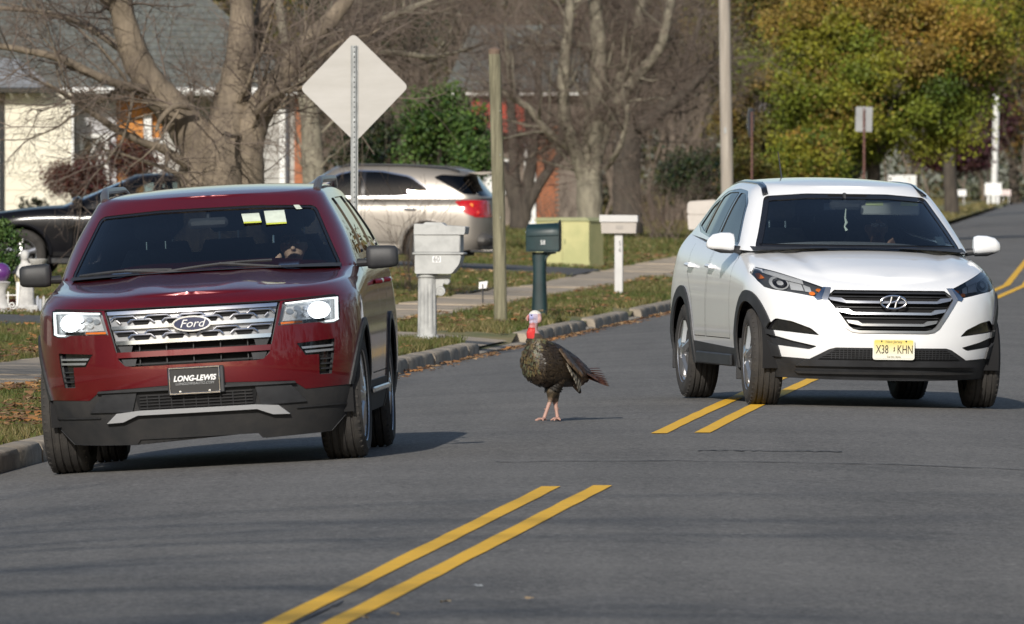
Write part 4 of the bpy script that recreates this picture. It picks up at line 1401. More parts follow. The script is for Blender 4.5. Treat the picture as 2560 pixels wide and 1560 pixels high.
        sdl = lambda f: f.calc_center_median().x * sg > 0.4 and f.calc_center_median().z < 0.6 and f.calc_center_median().y > -0.29
        for ya, yb in ((-0.29, 0.0), (2.67, 3.8), (0.0, 2.67)):
            fs = cut(bm, [(ya, 0.0), (yb, 0.0), (yb, 0.395 + 0.018 * yb), (ya, 0.395 + 0.018 * ya)], 'x', sdl)
            if fs: sl_ = take(bm, fs, 'sill_cladding', M_black, root, -0.004, M_black)
        q = MB(); q.box((sg * 0.915, 1.33, 0.315), (0.02, 1.45, 0.09), bev=0.01); q.build('sill_step', M_black, sl_)
        for pl in ([(0.68, 0.47), (1.66, 0.47), (1.66, 1.165), (0.90, 1.145), (0.72, 1.06)], [(1.70, 0.47), (2.15, 0.47), (2.28, 0.75), (2.52, 0.93), (2.56, 1.19), (1.70, 1.168)]):
            cut(bm, pl, 'x', sd)
            di = set(cut(bm, inset(pl, 0.006), 'x', sd))
            rg = [f for f in cut(bm, pl, 'x', sd) if f not in di]
            bmesh.ops.delete(bm, geom=rg, context='FACES')
            dr = take(bm, [f for f in di if f.is_valid], 'door', M_wht, root, 0.0, None, thick=0.03)
            hy = 1.50 if pl[0][0] < 1.5 else 2.36
            q = MB(); q.tube([(sg * 0.895, hy - 0.10, 0.985), (sg * 0.938, hy - 0.075, 0.988), (sg * 0.94, hy + 0.075, 0.994), (sg * 0.895, hy + 0.10, 0.996)], 0.015, 8); q.build('handle', M_wht, dr, True)
        for cy in (0.0, 2.67): well(root, sg * 0.87, cy, 0.36, 0.40, sg)
        q = MB(); q.box((sg * 0.83, 0.44, 0.33), (0.16, 0.012, 0.30), bev=0.004); q.build('mud_flap', M_black, root)
        q = MB(); q.box((sg * 0.83, 3.11, 0.36), (0.16, 0.012, 0.30), bev=0.004); q.build('mud_flap', M_black, root)
        mr = empty('door_mirror', (sg * 0.84, 0.72, 1.13), parent=root)
        q = MB(); q.tube([(0, 0.03, -0.01), (sg * 0.09, 0.0, 0.0)], [0.03, 0.024], 10); q.build('mirror_arm', M_black, mr, True)
        v = []; f = []; nn = 16
        for (t, sc, dz) in ((0.05, 0.5, 0.0), (0.058, 0.9, 0), (0.085, 1.0, 0.002), (0.15, 0.95, 0.004), (0.21, 0.80, 0.0), (0.245, 0.5, -0.012), (0.255, 0.15, -0.02)):
            for k in range(nn):
                a = 2 * math.pi * k / nn
                c, s__ = math.cos(a), math.sin(a)
                v.append((sg * t, -0.01 + 0.065 * sc * abs(c) ** 0.8 * (1 if c > 0 else -1), 0.045 + dz + 0.070 * sc * abs(s__) ** 0.75 * (1 if s__ > 0 else -1)))
        for i in range(6):
            for k in range(nn): f.append((i * nn + k, i * nn + (k + 1) % nn, (i + 1) * nn + (k + 1) % nn, (i + 1) * nn + k))
        f.append(tuple(range(nn))); f.append(tuple(range(6 * nn, 7 * nn)))
        q = MB(); q.add(v, f); q.build('mirror_housing', M_wht, mr, True, 60)
        q = MB(); q.tube([(sg * 0.06, -0.02, -0.022), (sg * 0.15, -0.025, -0.018), (sg * 0.23, -0.01, 0.0)], [0.03, 0.034, 0.014], 8, squash=0.5); q.build('mirror_base', M_black, mr, True)
        q = MB(); q.box((sg * 0.145, 0.055, 0.045), (0.15, 0.004, 0.09), bev=0.002); q.build('mirror_glass', M_chrome, mr)
        # roof ditch trim
        q = MB(); v = []; f = []
        for i in range(13):
            y = 1.10 + 1.9 * i / 12
            x = 0.575 - 0.055 * max(0, (y - 2.0))
            if i == 0: x += 0.020
            z = sinterp(y, S_.groof) - 0.004 - (0.05 if i == 0 else 0.018 if i == 1 else 0.0)
            q_ = x
            v += [(sg * (x - 0.022), y, z + 0.006), (sg * (x + 0.018), y, z - 0.008)]
        f = [(2 * i, 2 * i + 1, 2 * i + 3, 2 * i + 2) for i in range(12)]
        q.add(v, f); o = q.build('roof_ditch', M_gloss, root, True)
        sdm = o.modifiers.new('t', 'SOLIDIFY'); sdm.thickness = 0.012; sdm.offset = 0
    body = S_.finish('body', M_wht, M_inner, root)
    q = MB()
    v = []
    for i in range(25):
        x = -0.79 + 1.58 * i / 24
        yy = 0.27 + 0.62 * (1 - (1 - (abs(x) / 0.86) ** 2.6) ** (1 / 2.6))
        v += [(x, yy - 0.10, 1.118 + 0.03 * (1 - (x / 0.79) ** 2)), (x, yy + 0.06, 1.150)]
    q.add(v, [(2 * i, 2 * i + 1, 2 * i + 3, 2 * i + 2) for i in range(24)]); q.build('cowl', M_black, root, True)
    q = MB(); q.box((0, 1.5, 0.31), (1.55, 3.7, 0.08)); q.box((0.1, 1.6, 0.25), (0.7, 3.0, 0.07)); q.build('underbody', M_void, root)
    q = MB(); q.box((0, 0.1, 0.62), (1.1, 1.1, 0.5)); q.build('engine_bay', M_void, root)
    q = MB()
    v = []; f = []
    sec = [(0.50, 1.09), (0.70, 1.13), (0.95, 1.125), (1.02, 1.06), (1.04, 0.75)]
    for i in range(21):
        x = -0.79 + 1.58 * i / 20
        for a, b in sec: v.append((x, a + 0.10 * (x / 0.79) ** 2, b + (0.035 * math.exp(-((x - 0.37) / 0.17) ** 2) if a > 0.6 and b > 1.0 else 0)))
    for i in range(20):
        for k in range(4): f.append((i * 5 + k, i * 5 + k + 1, (i + 1) * 5 + k + 1, (i + 1) * 5 + k))
    q.add(v, f); q.build('dashboard', M_inner, root, True)
    seat(root, -0.36, 1.42, 0.56, M_seatl); seat(root, 0.36, 1.42, 0.56, M_seat)
    for x in (-0.36, 0.0, 0.36): seat(root, x, 2.2, 0.60, M_seat, 0.38)
    steering(root, 0.36, 1.10, 1.05)
    q = MB(); q.box((-0.02, 0.95, 1.455), (0.24, 0.04, 0.065), bev=0.02); q.tube([(-0.02, 0.95, 1.455), (-0.02, 1.0, 1.54)], 0.014, 6); q.build('rear_view_mirror', M_black, root, True)
    q = MB(); q.prism([(-0.12, 1.465), (0.13, 1.465), (0.15, 1.535), (-0.14, 1.535)], 1.0, 1.02); q.build('mirror_shade', M_gloss, root)
    # lowered sun visor with stickers, hanging charm, inspection sticker
    vz = empty('sun_visor', (0.33, 1.03, 1.440), parent=root)
    q = MB(); q.box((0, 0, 0), (0.44, 0.02, 0.105), bev=0.01); o = q.build('visor_panel', mat('pale visor', (0.42, 0.43, 0.40), 0.8), vz, True)
    for x in (-0.12, 0.14):
        q = MB(); q.box((x, -0.013, 0.03), (0.13, 0.004, 0.028)); q.build('visor_label', mat('visor label', (0.6, 0.66, 0.30), 0.6), vz)
    q = MB()
    q.tube([(-0.02, 0.93, 1.43), (-0.025, 0.93, 1.36), (-0.015, 0.93, 1.33), (-0.028, 0.93, 1.30), (-0.012, 0.93, 1.27)], [0.004, 0.007, 0.012, 0.006, 0.012], 6); q.build('hanging_charm', M_paper, root, True)
    def S2(u, z):
        t = (z - 1.10) / 0.49
        return 0.27 + 0.85 * t - 0.16 * t * (1 - t) + 0.5 * (1 - (1 - (abs(u) / 0.80) ** 2.6) ** (1 / 2.6)) + 0.012
    S_.patch('inspection_sticker', [(0.585, 1.175), (0.655, 1.175), (0.645, 1.235), (0.575, 1.235)], M_paper, ws, 0, 0.002, surf=S2)
    q = MB(); q.tube([(-0.16, 2.75, 1.62), (-0.175, 2.86, 1.84)], [0.007, 0.004], 6); q.build('aerial', M_black, root)
    # number plate
    yp = F(0, 0.43) - 0.02
    pl = empty('number_plate', (0, yp, 0.430), parent=root)
    q = MB(); q.prism(roundpoly([(-0.153, -0.076), (0.153, -0.076), (0.153, 0.076), (-0.153, 0.076)], 0.02), -0.004, 0.0)
    q.build('plate', mat('cream plate rim', (0.76, 0.75, 0.68), 0.45), pl)
    q = MB(); q.prism(roundpoly([(-0.143, -0.066), (0.143, -0.066), (0.143, 0.066), (-0.143, 0.066)], 0.012), -0.006, -0.0045)
    q.build('plate_field', grad_mat('yellow to cream plate print', (0.78, 0.62, 0.16), (0.80, 0.78, 0.66), -0.05, 0.055), pl)
    M_ink = mat('dark plate ink', (0.05, 0.045, 0.03), 0.5); M_inkl = mat('grey plate ink', (0.22, 0.20, 0.13), 0.5)
    text_mesh('plate_number', 'X38', 0.088, M_ink, pl, (-0.085, -0.0075, -0.004), sx=0.62, extrude=0.001)
    text_mesh('plate_number', 'KHN', 0.088, M_ink, pl, (0.083, -0.0075, -0.004), sx=0.62, extrude=0.001)
    q = MB(); q.prism([(0.000, 0.014), (0.006, 0.018), (0.008, 0.008), (0.005, 0.001), (0.009, -0.006), (0.003, -0.017), (-0.004, -0.013), (0.002, -0.004), (-0.001, 0.004)], -0.0085, -0.0065); q.build('plate_emblem', M_ink, pl)
    text_mesh('plate_lettering', 'New Jersey', 0.026, M_inkl, pl, (0, -0.0075, 0.054), extrude=0.001)
    text_mesh('plate_lettering', 'Garden State', 0.019, M_inkl, pl, (0, -0.0075, -0.054), extrude=0.001)
    for x in (-0.09, 0.09):
        q = MB(); q.lathe([(0.0, -0.012), (0.006, -0.010), (0.006, -0.004)], 10, (x, 0, 0.058), 'y', cap=False); q.build('plate_screw', M_ink, pl)
    for sg in (1, -1):
        make_wheel(root, (sg * 0.80, 0, 0.352), 0.353, 0.235, 0.222, sg, 5, 'wide', steer=R(-3))
        make_wheel(root, (sg * 0.80, 2.67, 0.352), 0.353, 0.235, 0.222, sg, 5, 'wide')
    place_car(root, 2.60, 93.0, 9.3, 0.80, wb=2.67)
    return root
white = make_white()
# ---------------------------------------------------------------- cars parked on the driveway
M_champ = mat('champagne silver paint', (0.27, 0.245, 0.215), 0.42, metal=0.5, coat=0.35, coat_rough=0.25, var=0.03, scale=2)
M_jet = mat('black car paint', (0.006, 0.006, 0.008), 0.35, spec=0.1, coat=0.25, coat_rough=0.16)

def parked(name, label, paint, P, X, Y, heading, vis):
    root = empty(name, label=label, cat='car')
    S_ = Shell(**P['shell'])
    bm = S_.build()
    wb = P['wb']; tr = P['tr']; wr = P['wr']
    for ax_sel, nm, pl, mm in P['glass_y']:
        take(bm, cut(bm, roundpoly(pl, 0.05), 'y', ax_sel), nm, mm, root, 0.006, M_gloss)
    for sg in (1, -1):
        sd = lambda f: f.normal.x * sg > 0.2 and f.calc_center_median().x * sg > 0.3 and f.calc_center_median().z > P['belt'] - 0.05
        if P.get('surround'):
            sp = roundpoly(P['surround'], 0.07)
            cut(bm, sp, 'x', sd)
        for nm, pl, mm in P['windows']:
            take(bm, cut(bm, roundpoly(pl, 0.04, 3), 'x', sd), nm, mm, root, 0.008, M_gloss)
        if P.get('surround'):
            inn = inset(sp, 0.022)
            fi = set(cut(bm, inn, 'x', sd))
            rg = [f for f in cut(bm, sp, 'x', sd) if f not in fi]
            take(bm, rg, 'window_surround', M_chrome if vis else M_gloss, root, -0.006, M_gloss)
            take(bm, [f for f in fi if f.is_valid], 'pillar_trim', M_gloss, root, 0.002, M_gloss)
        sl = lambda f: f.calc_center_median().x * sg > 0.4 and f.normal.x * sg > 0.12 and f.calc_center_median().z < P['belt']
        for cy in (0.0, wb):
            bmesh.ops.delete(bm, geom=cut(bm, arch_poly(cy, wr, wr + 0.055), 'x', sl), context='FACES')
            q = MB()
            n = 26
            Wm = sinterp(wr + 0.2, P['shell']['wid'])
            q.tube([(sg * (Wm - 0.012), cy + (wr + 0.075) * math.cos(math.pi * i / n), wr + (wr + 0.075) * math.sin(math.pi * i / n)) for i in range(n + 1)], 0.03, 8)
            q.build('arch_lip', paint, root, True)
            well(root, sg * (Wm - 0.05), cy, wr, wr + 0.06, sg)
            make_wheel(root, (sg * tr, cy, wr), wr, 0.225, wr - 0.125, sg, 5, 'wide')
        for pl in P['doors']:
            cut(bm, pl, 'x', sl)
            di = set(cut(bm, inset(pl, 0.009), 'x', sl))
            rg = [f for f in cut(bm, pl, 'x', sl) if f not in di]
            bmesh.ops.delete(bm, geom=rg, context='FACES')
            dr = take(bm, [f for f in di if f.is_valid], 'door', paint, root, 0.0, None, thick=0.03)
            hy = max(p[0] for p in pl) - 0.2; hz = P['belt'] - 0.13
            Wm = sinterp(hz, P['shell']['wid'])
            q = MB(); q.tube([(sg * (Wm - 0.02), hy - 0.1, hz), (sg * (Wm + 0.03), hy - 0.075, hz), (sg * (Wm + 0.03), hy + 0.075, hz), (sg * (Wm - 0.02), hy + 0.1, hz)], 0.016, 8)
            q.build('handle', P.get('handle', paint), dr, True)
        q = MB(); Wm = sinterp(0.35, P['shell']['wid'])
        q.box((sg * (Wm - 0.005), wb / 2, 0.36), (0.03, wb - 2 * wr - 0.15, 0.09), bev=0.02); q.build('sill', P.get('sill', paint), root, True)
        q = MB(); q.box((sg * (Wm - 0.02), wb / 2, 0.27), (0.04, wb - 2 * wr - 0.15, 0.09), bev=0.015); q.build('sill_cladding', M_black, root, True)
        mr = empty('door_mirror', (sg * 0.86, 0.78, P['belt'] + 0.06), parent=root)
        v = []; f = []; nn = 12
        for (t, sc) in ((0.0, 0.35), (0.05, 0.6), (0.075, 1.0), (0.16, 0.95), (0.215, 0.6)):
            for k in range(nn):
                a = 2 * math.pi * k / nn; c, s__ = math.cos(a), math.sin(a)
                v.append((sg * t, 0.07 * sc * c, 0.035 + 0.075 * sc * s__))
        for i in range(4):
            for k in range(nn): f.append((i * nn + k, i * nn + (k + 1) % nn, (i + 1) * nn + (k + 1) % nn, (i + 1) * nn + k))
        f.append(tuple(range(nn))); f.append(tuple(range(4 * nn, 5 * nn)))
        q = MB(); q.add(v, f); q.build('mirror_housing', P.get('mirror', paint), mr, True, 60)
        if P.get('tail'):
            rs = lambda f: f.calc_center_median().x * sg > 0.35 and f.calc_center_median().y > wb + 0.3
            fs = cut(bm, P['tail'], 'x', rs)
            tl = take(bm, fs, 'tail_lamp', M_redlens, root, -0.010, M_redlens)
            if tl:
                for c_, m_ in P['tail_bits']:
                    q = MB(); q.lathe([(0.0, 0.012), (0.03, 0.010), (0.036, 0.0)], 14, (sg * c_[0], c_[1], c_[2]), 'x', cap=False); q.build('lamp_cell', m_, tl, True)
        if P.get('rail'):
            q = MB(); z0 = P['rail']
            q.tube([(sg * 0.62, 1.35, z0 - 0.03), (sg * 0.63, 1.5, z0 + 0.02), (sg * 0.63, 2.4, z0 + 0.035), (sg * 0.62, 3.1, z0 + 0.015), (sg * 0.60, 3.3, z0 - 0.04)], 0.02, 8); q.build('roof_rail', M_black, root, True)
    S_.finish('body', paint, M_inner, root)
    q = MB(); q.box((0, wb / 2, 0.28), (1.5, wb + 1.0, 0.1)); q.box((0, 0.1, 0.6), (1.1, 1.0, 0.4)); q.build('underbody', M_void, root)
    for x in (-0.37, 0.37):
        seat(root, x, 1.45, 0.58, M_seat); seat(root, x, 2.35, 0.60, M_seat, 0.46)
    steering(root, 0.37, 1.12, 1.02)
    q = MB(); q.box((0, 0.85, 0.98), (1.4, 0.4, 0.22), bev=0.06); q.build('dashboard', M_inner, root, True)
    for fn in P.get('extra', []): fn(root, S_)
    place_car(root, X, Y, heading, tr, wb=wb)
    return root

def eq_extra(root, S_):
    q = MB(); q.prism([(3.42, 1.575), (3.62, 1.590), (3.80, 1.600), (3.84, 1.575), (3.66, 1.545)], -0.60, 0.60, 'x'); q.build('rear_spoiler', M_champ, root)
    q = MB(); q.box((0, 3.72, 0.50), (1.72, 0.26, 0.22), bev=0.08); q.build('rear_bumper', mat('dark grey bumper', (0.09, 0.085, 0.08), 0.5, metal=0.3), root, True)
    q = MB(); q.tube([(0.5, 3.5, 0.33), (0.5, 3.86, 0.33)], 0.04, 12); q.build('exhaust_tip', M_chrome, root, True)
    q = MB(); q.tube([(0.1, 2.95, 1.66), (0.1, 3.12, 1.74)], [0.008, 0.004], 6); q.build('aerial', M_black, root)

rows_ = [0, 0.07, 0.15, 0.23, 0.32, 0.41, 0.5, 0.59, 0.67, 0.74, 0.80, 0.85, 0.89, 0.925, 0.95, 0.97, 0.985, 1.0]
grows_ = [0, 0.08, 0.2, 0.32, 0.44, 0.56, 0.68, 0.78, 0.86, 0.92, 0.96, 1.0]
EQ = dict(wb=2.857, tr=0.79, wr=0.36, belt=1.09, rail=1.635,
    shell=dict(wid=[(0.2, 0.84), (0.35, 0.895), (0.55, 0.918), (0.75, 0.92), (0.9, 0.915), (1.0, 0.90), (1.25, 0.84)], shr=0.16, shd=0.07, fhr=0.14, fhd=0.12,
        yf=[(0.2, -0.82), (0.4, -0.92), (0.6, -0.94), (0.9, -0.90), (1.1, -0.82)], yr=[(0.25, 3.68), (0.5, 3.82), (0.75, 3.82), (1.1, 3.76), (1.25, 3.70)],
        LF=0.9, LR=0.42, nf=2.4, nr=3.0, n1=22, n2=44, n3=18,
        ztop=[(-0.94, 0.93), (-0.5, 1.0), (0.3, 1.075), (0.9, 1.10), (2.0, 1.13), (2.9, 1.155), (3.9, 1.19)],
        zbot=[(-0.94, 0.22), (0.5, 0.24), (2.5, 0.24), (3.9, 0.36)], rows=rows_, ycowl=0.95,
        hcrown=lambda y: sinterp(y, [(-0.94, 0.0), (-0.6, 0.03), (0.9, 0.05)]), hbump=lambda x, y: 0.0,
        grows=grows_, gy0=0.42, gy1=1.20, gbow=0.03, gr0=3.78, gr1=3.42, gL0=0.55, gL1=0.35, gLR=0.40, ng=2.8,
        gw=[(0, 0.865), (0.3, 0.83), (0.6, 0.775), (0.85, 0.70), (0.94, 0.66), (1.0, 0.60)], gtaper=0.05, gty=2.4,
        gbase=[(0.4, 1.06), (0.9, 1.08), (2.0, 1.11), (2.9, 1.135), (3.9, 1.17)],
        groof=[(0.9, 1.60), (1.2, 1.615), (1.8, 1.65), (2.4, 1.66), (3.0, 1.635), (3.6, 1.58)],
        rcrown=lambda y: sinterp(y, [(1.1, 0.0), (1.5, 0.02), (2.4, 0.025), (3.3, 0.01)])),
    glass_y=[(lambda f: f.normal.y < -0.2 and 0.3 < f.calc_center_median().y < 1.8 and f.calc_center_median().z > 1.1 and f.normal.z < 0.93, 'windscreen', [(-0.76, 1.12), (0.76, 1.12), (0.60, 1.56), (-0.60, 1.56)], M_glass),
             (lambda f: f.normal.y > 0.3 and f.calc_center_median().y > 3.2 and f.calc_center_median().z > 1.15, 'rear_window', [(-0.66, 1.2), (0.66, 1.2), (0.55, 1.53), (-0.55, 1.53)], M_glassd)],
    surround=[(0.93, 1.105), (1.8, 1.130), (2.66, 1.160), (2.92, 1.20), (2.86, 1.30), (2.52, 1.50), (2.05, 1.57), (1.62, 1.57), (1.32, 1.50)],
    windows=[('front_side_window', [(1.02, 1.135), (1.74, 1.150), (1.74, 1.545), (1.62, 1.545), (1.36, 1.475)], M_glasss),
             ('rear_side_window', [(1.80, 1.150), (2.62, 1.180), (2.84, 1.215), (2.80, 1.29), (2.48, 1.478), (2.04, 1.545), (1.80, 1.547)], M_glassd),
             ('quarter_window', [(2.90, 1.485), (3.02, 1.535), (3.60, 1.510), (3.78, 1.235), (3.62, 1.222), (3.40, 1.225)], M_glassd)],
    doors=[[(0.72, 0.42), (1.74, 0.42), (1.78, 1.08), (0.95, 1.05), (0.75, 0.95)], [(1.80, 0.42), (2.36, 0.42), (2.48, 0.72), (2.72, 0.95), (2.76, 1.10), (1.82, 1.08)]],
    handle=M_chrome, sill=M_champ,
    tail=[(3.28, 1.10), (3.42, 1.125), (3.95, 1.14), (3.95, 0.86), (3.62, 0.86), (3.46, 0.92)],
    tail_bits=[((0.86, 3.55, 1.05), M_amber), ((0.84, 3.66, 0.93), M_redlens)],
    extra=[eq_extra])
silver = parked('suv', 'champagne silver SUV parked behind the diamond sign, tail lamp to the right', M_champ, EQ, -4.05, 207.3, -99, True)

BK = dict(wb=2.75, tr=0.78, wr=0.345, belt=0.99,
    shell=dict(wid=[(0.2, 0.82), (0.35, 0.875), (0.55, 0.90), (0.75, 0.905), (0.88, 0.89), (1.0, 0.87), (1.2, 0.82)], shr=0.14, shd=0.06, fhr=0.14, fhd=0.12,
        yf=[(0.2, -0.86), (0.4, -0.95), (0.6, -0.97), (0.9, -0.90)], yr=[(0.25, 3.65), (0.5, 3.78), (0.9, 3.72), (1.2, 3.6)],
        LF=0.9, LR=0.5, nf=2.3, nr=2.6, n1=22, n2=40, n3=16,
        ztop=[(-0.97, 0.80), (-0.5, 0.90), (0.3, 0.985), (0.9, 1.0), (2.0, 1.02), (2.9, 1.05), (3.8, 1.08)],
        zbot=[(-0.97, 0.2), (0.5, 0.22), (2.5, 0.22), (3.8, 0.32)], rows=rows_, ycowl=0.95,
        hcrown=lambda y: sinterp(y, [(-0.97, 0.0), (-0.6, 0.03), (0.9, 0.05)]), hbump=lambda x, y: 0.0,
        grows=grows_, gy0=0.36, gy1=1.45, gbow=0.05, gr0=3.6, gr1=2.95, gL0=0.5, gL1=0.35, gLR=0.45, ng=2.6,
        gw=[(0, 0.85), (0.3, 0.80), (0.6, 0.735), (0.85, 0.66), (0.94, 0.62), (1.0, 0.55)], gtaper=0.05, gty=2.2,
        gbase=[(0.3, 0.965), (0.9, 0.985), (2.0, 1.0), (2.9, 1.03), (3.8, 1.06)],
        groof=[(0.9, 1.40), (1.45, 1.455), (1.9, 1.475), (2.4, 1.47), (3.0, 1.43), (3.6, 1.36)],
        rcrown=lambda y: sinterp(y, [(1.3, 0.0), (1.6, 0.02), (2.4, 0.025), (3.2, 0.01)])),
    glass_y=[(lambda f: f.normal.y < -0.2 and 0.2 < f.calc_center_median().y < 1.9 and f.calc_center_median().z > 1.0 and f.normal.z < 0.94, 'windscreen', [(-0.74, 1.02), (0.74, 1.02), (0.58, 1.40), (-0.58, 1.40)], M_glass),
             (lambda f: f.normal.y > 0.2 and f.calc_center_median().y > 2.7 and f.calc_center_median().z > 1.05, 'rear_window', [(-0.62, 1.1), (0.62, 1.1), (0.5, 1.38), (-0.5, 1.38)], M_glassd)],
    windows=[('front_side_window', [(1.02, 1.01), (1.80, 1.03), (1.80, 1.39), (1.56, 1.365), (1.30, 1.24)], M_glasss),
             ('rear_side_window', [(1.90, 1.03), (2.70, 1.06), (2.62, 1.33), (2.3, 1.385), (1.90, 1.395)], M_glasss)],
    doors=[[(0.70, 0.38), (1.84, 0.38), (1.86, 0.97), (0.95, 0.94), (0.74, 0.85)], [(1.88, 0.38), (2.30, 0.38), (2.42, 0.66), (2.66, 0.85), (2.72, 1.0), (1.90, 0.97)]],
    mirror=M_gloss)
def PX0(px, D): return (px - 1280) / FPX * D
black = parked('sedan', 'black car parked behind the large tree, nose to the left', M_jet, BK, PX0(66, 176.0), 176.6, -95, False)
# ---------------------------------------------------------------- wild turkey
def remesh_obj(o, vox, smooth=2):
    m = o.modifiers.new('r', 'REMESH'); m.mode = 'VOXEL'; m.voxel_size = vox; m.use_smooth_shade = True
    if smooth:
        sm = o.modifiers.new('s', 'SMOOTH'); sm.iterations = smooth; sm.factor = 0.5
    dg = bpy.context.evaluated_depsgraph_get()
    me = bpy.data.meshes.new_from_object(o.evaluated_get(dg))
    old = o.data
    o.modifiers.clear(); o.data = me
    bpy.data.meshes.remove(old)
    me.polygons.foreach_set('use_smooth', [True] * len(me.polygons))
    return me

def loft(q, secs, n=20):
    """secs: (centre, axis_a*ra, axis_b*rb) ellipse sections."""
    v = []; f = []
    for c, a, b in secs:
        for k in range(n):
            t = 2 * math.pi * k / n
            v.append(c + a * math.cos(t) + b * math.sin(t))
    for i in range(len(secs) - 1):
        for k in range(n): f.append((i * n + k, i * n + (k + 1) % n, (i + 1) * n + (k + 1) % n, (i + 1) * n + k))
    f.append(tuple(range(n))); f.append(tuple(range((len(secs) - 1) * n, len(secs) * n)))
    q.add(v, f)

def blob(q, c, r, n=12, m=8):
    c = Vector(c)
    secs = []
    for i in range(1, m):
        a = math.pi * i / m
        secs.append((c + Vector((0, 0, -r[2] * math.cos(a))), Vector((r[0] * math.sin(a), 0, 0)), Vector((0, r[1] * math.sin(a), 0))))
    secs = [(c + Vector((0, 0, -r[2])), Vector((1e-3, 0, 0)), Vector((0, 1e-3, 0)))] + secs + [(c + Vector((0, 0, r[2])), Vector((1e-3, 0, 0)), Vector((0, 1e-3, 0)))]
    loft(q, secs, n)

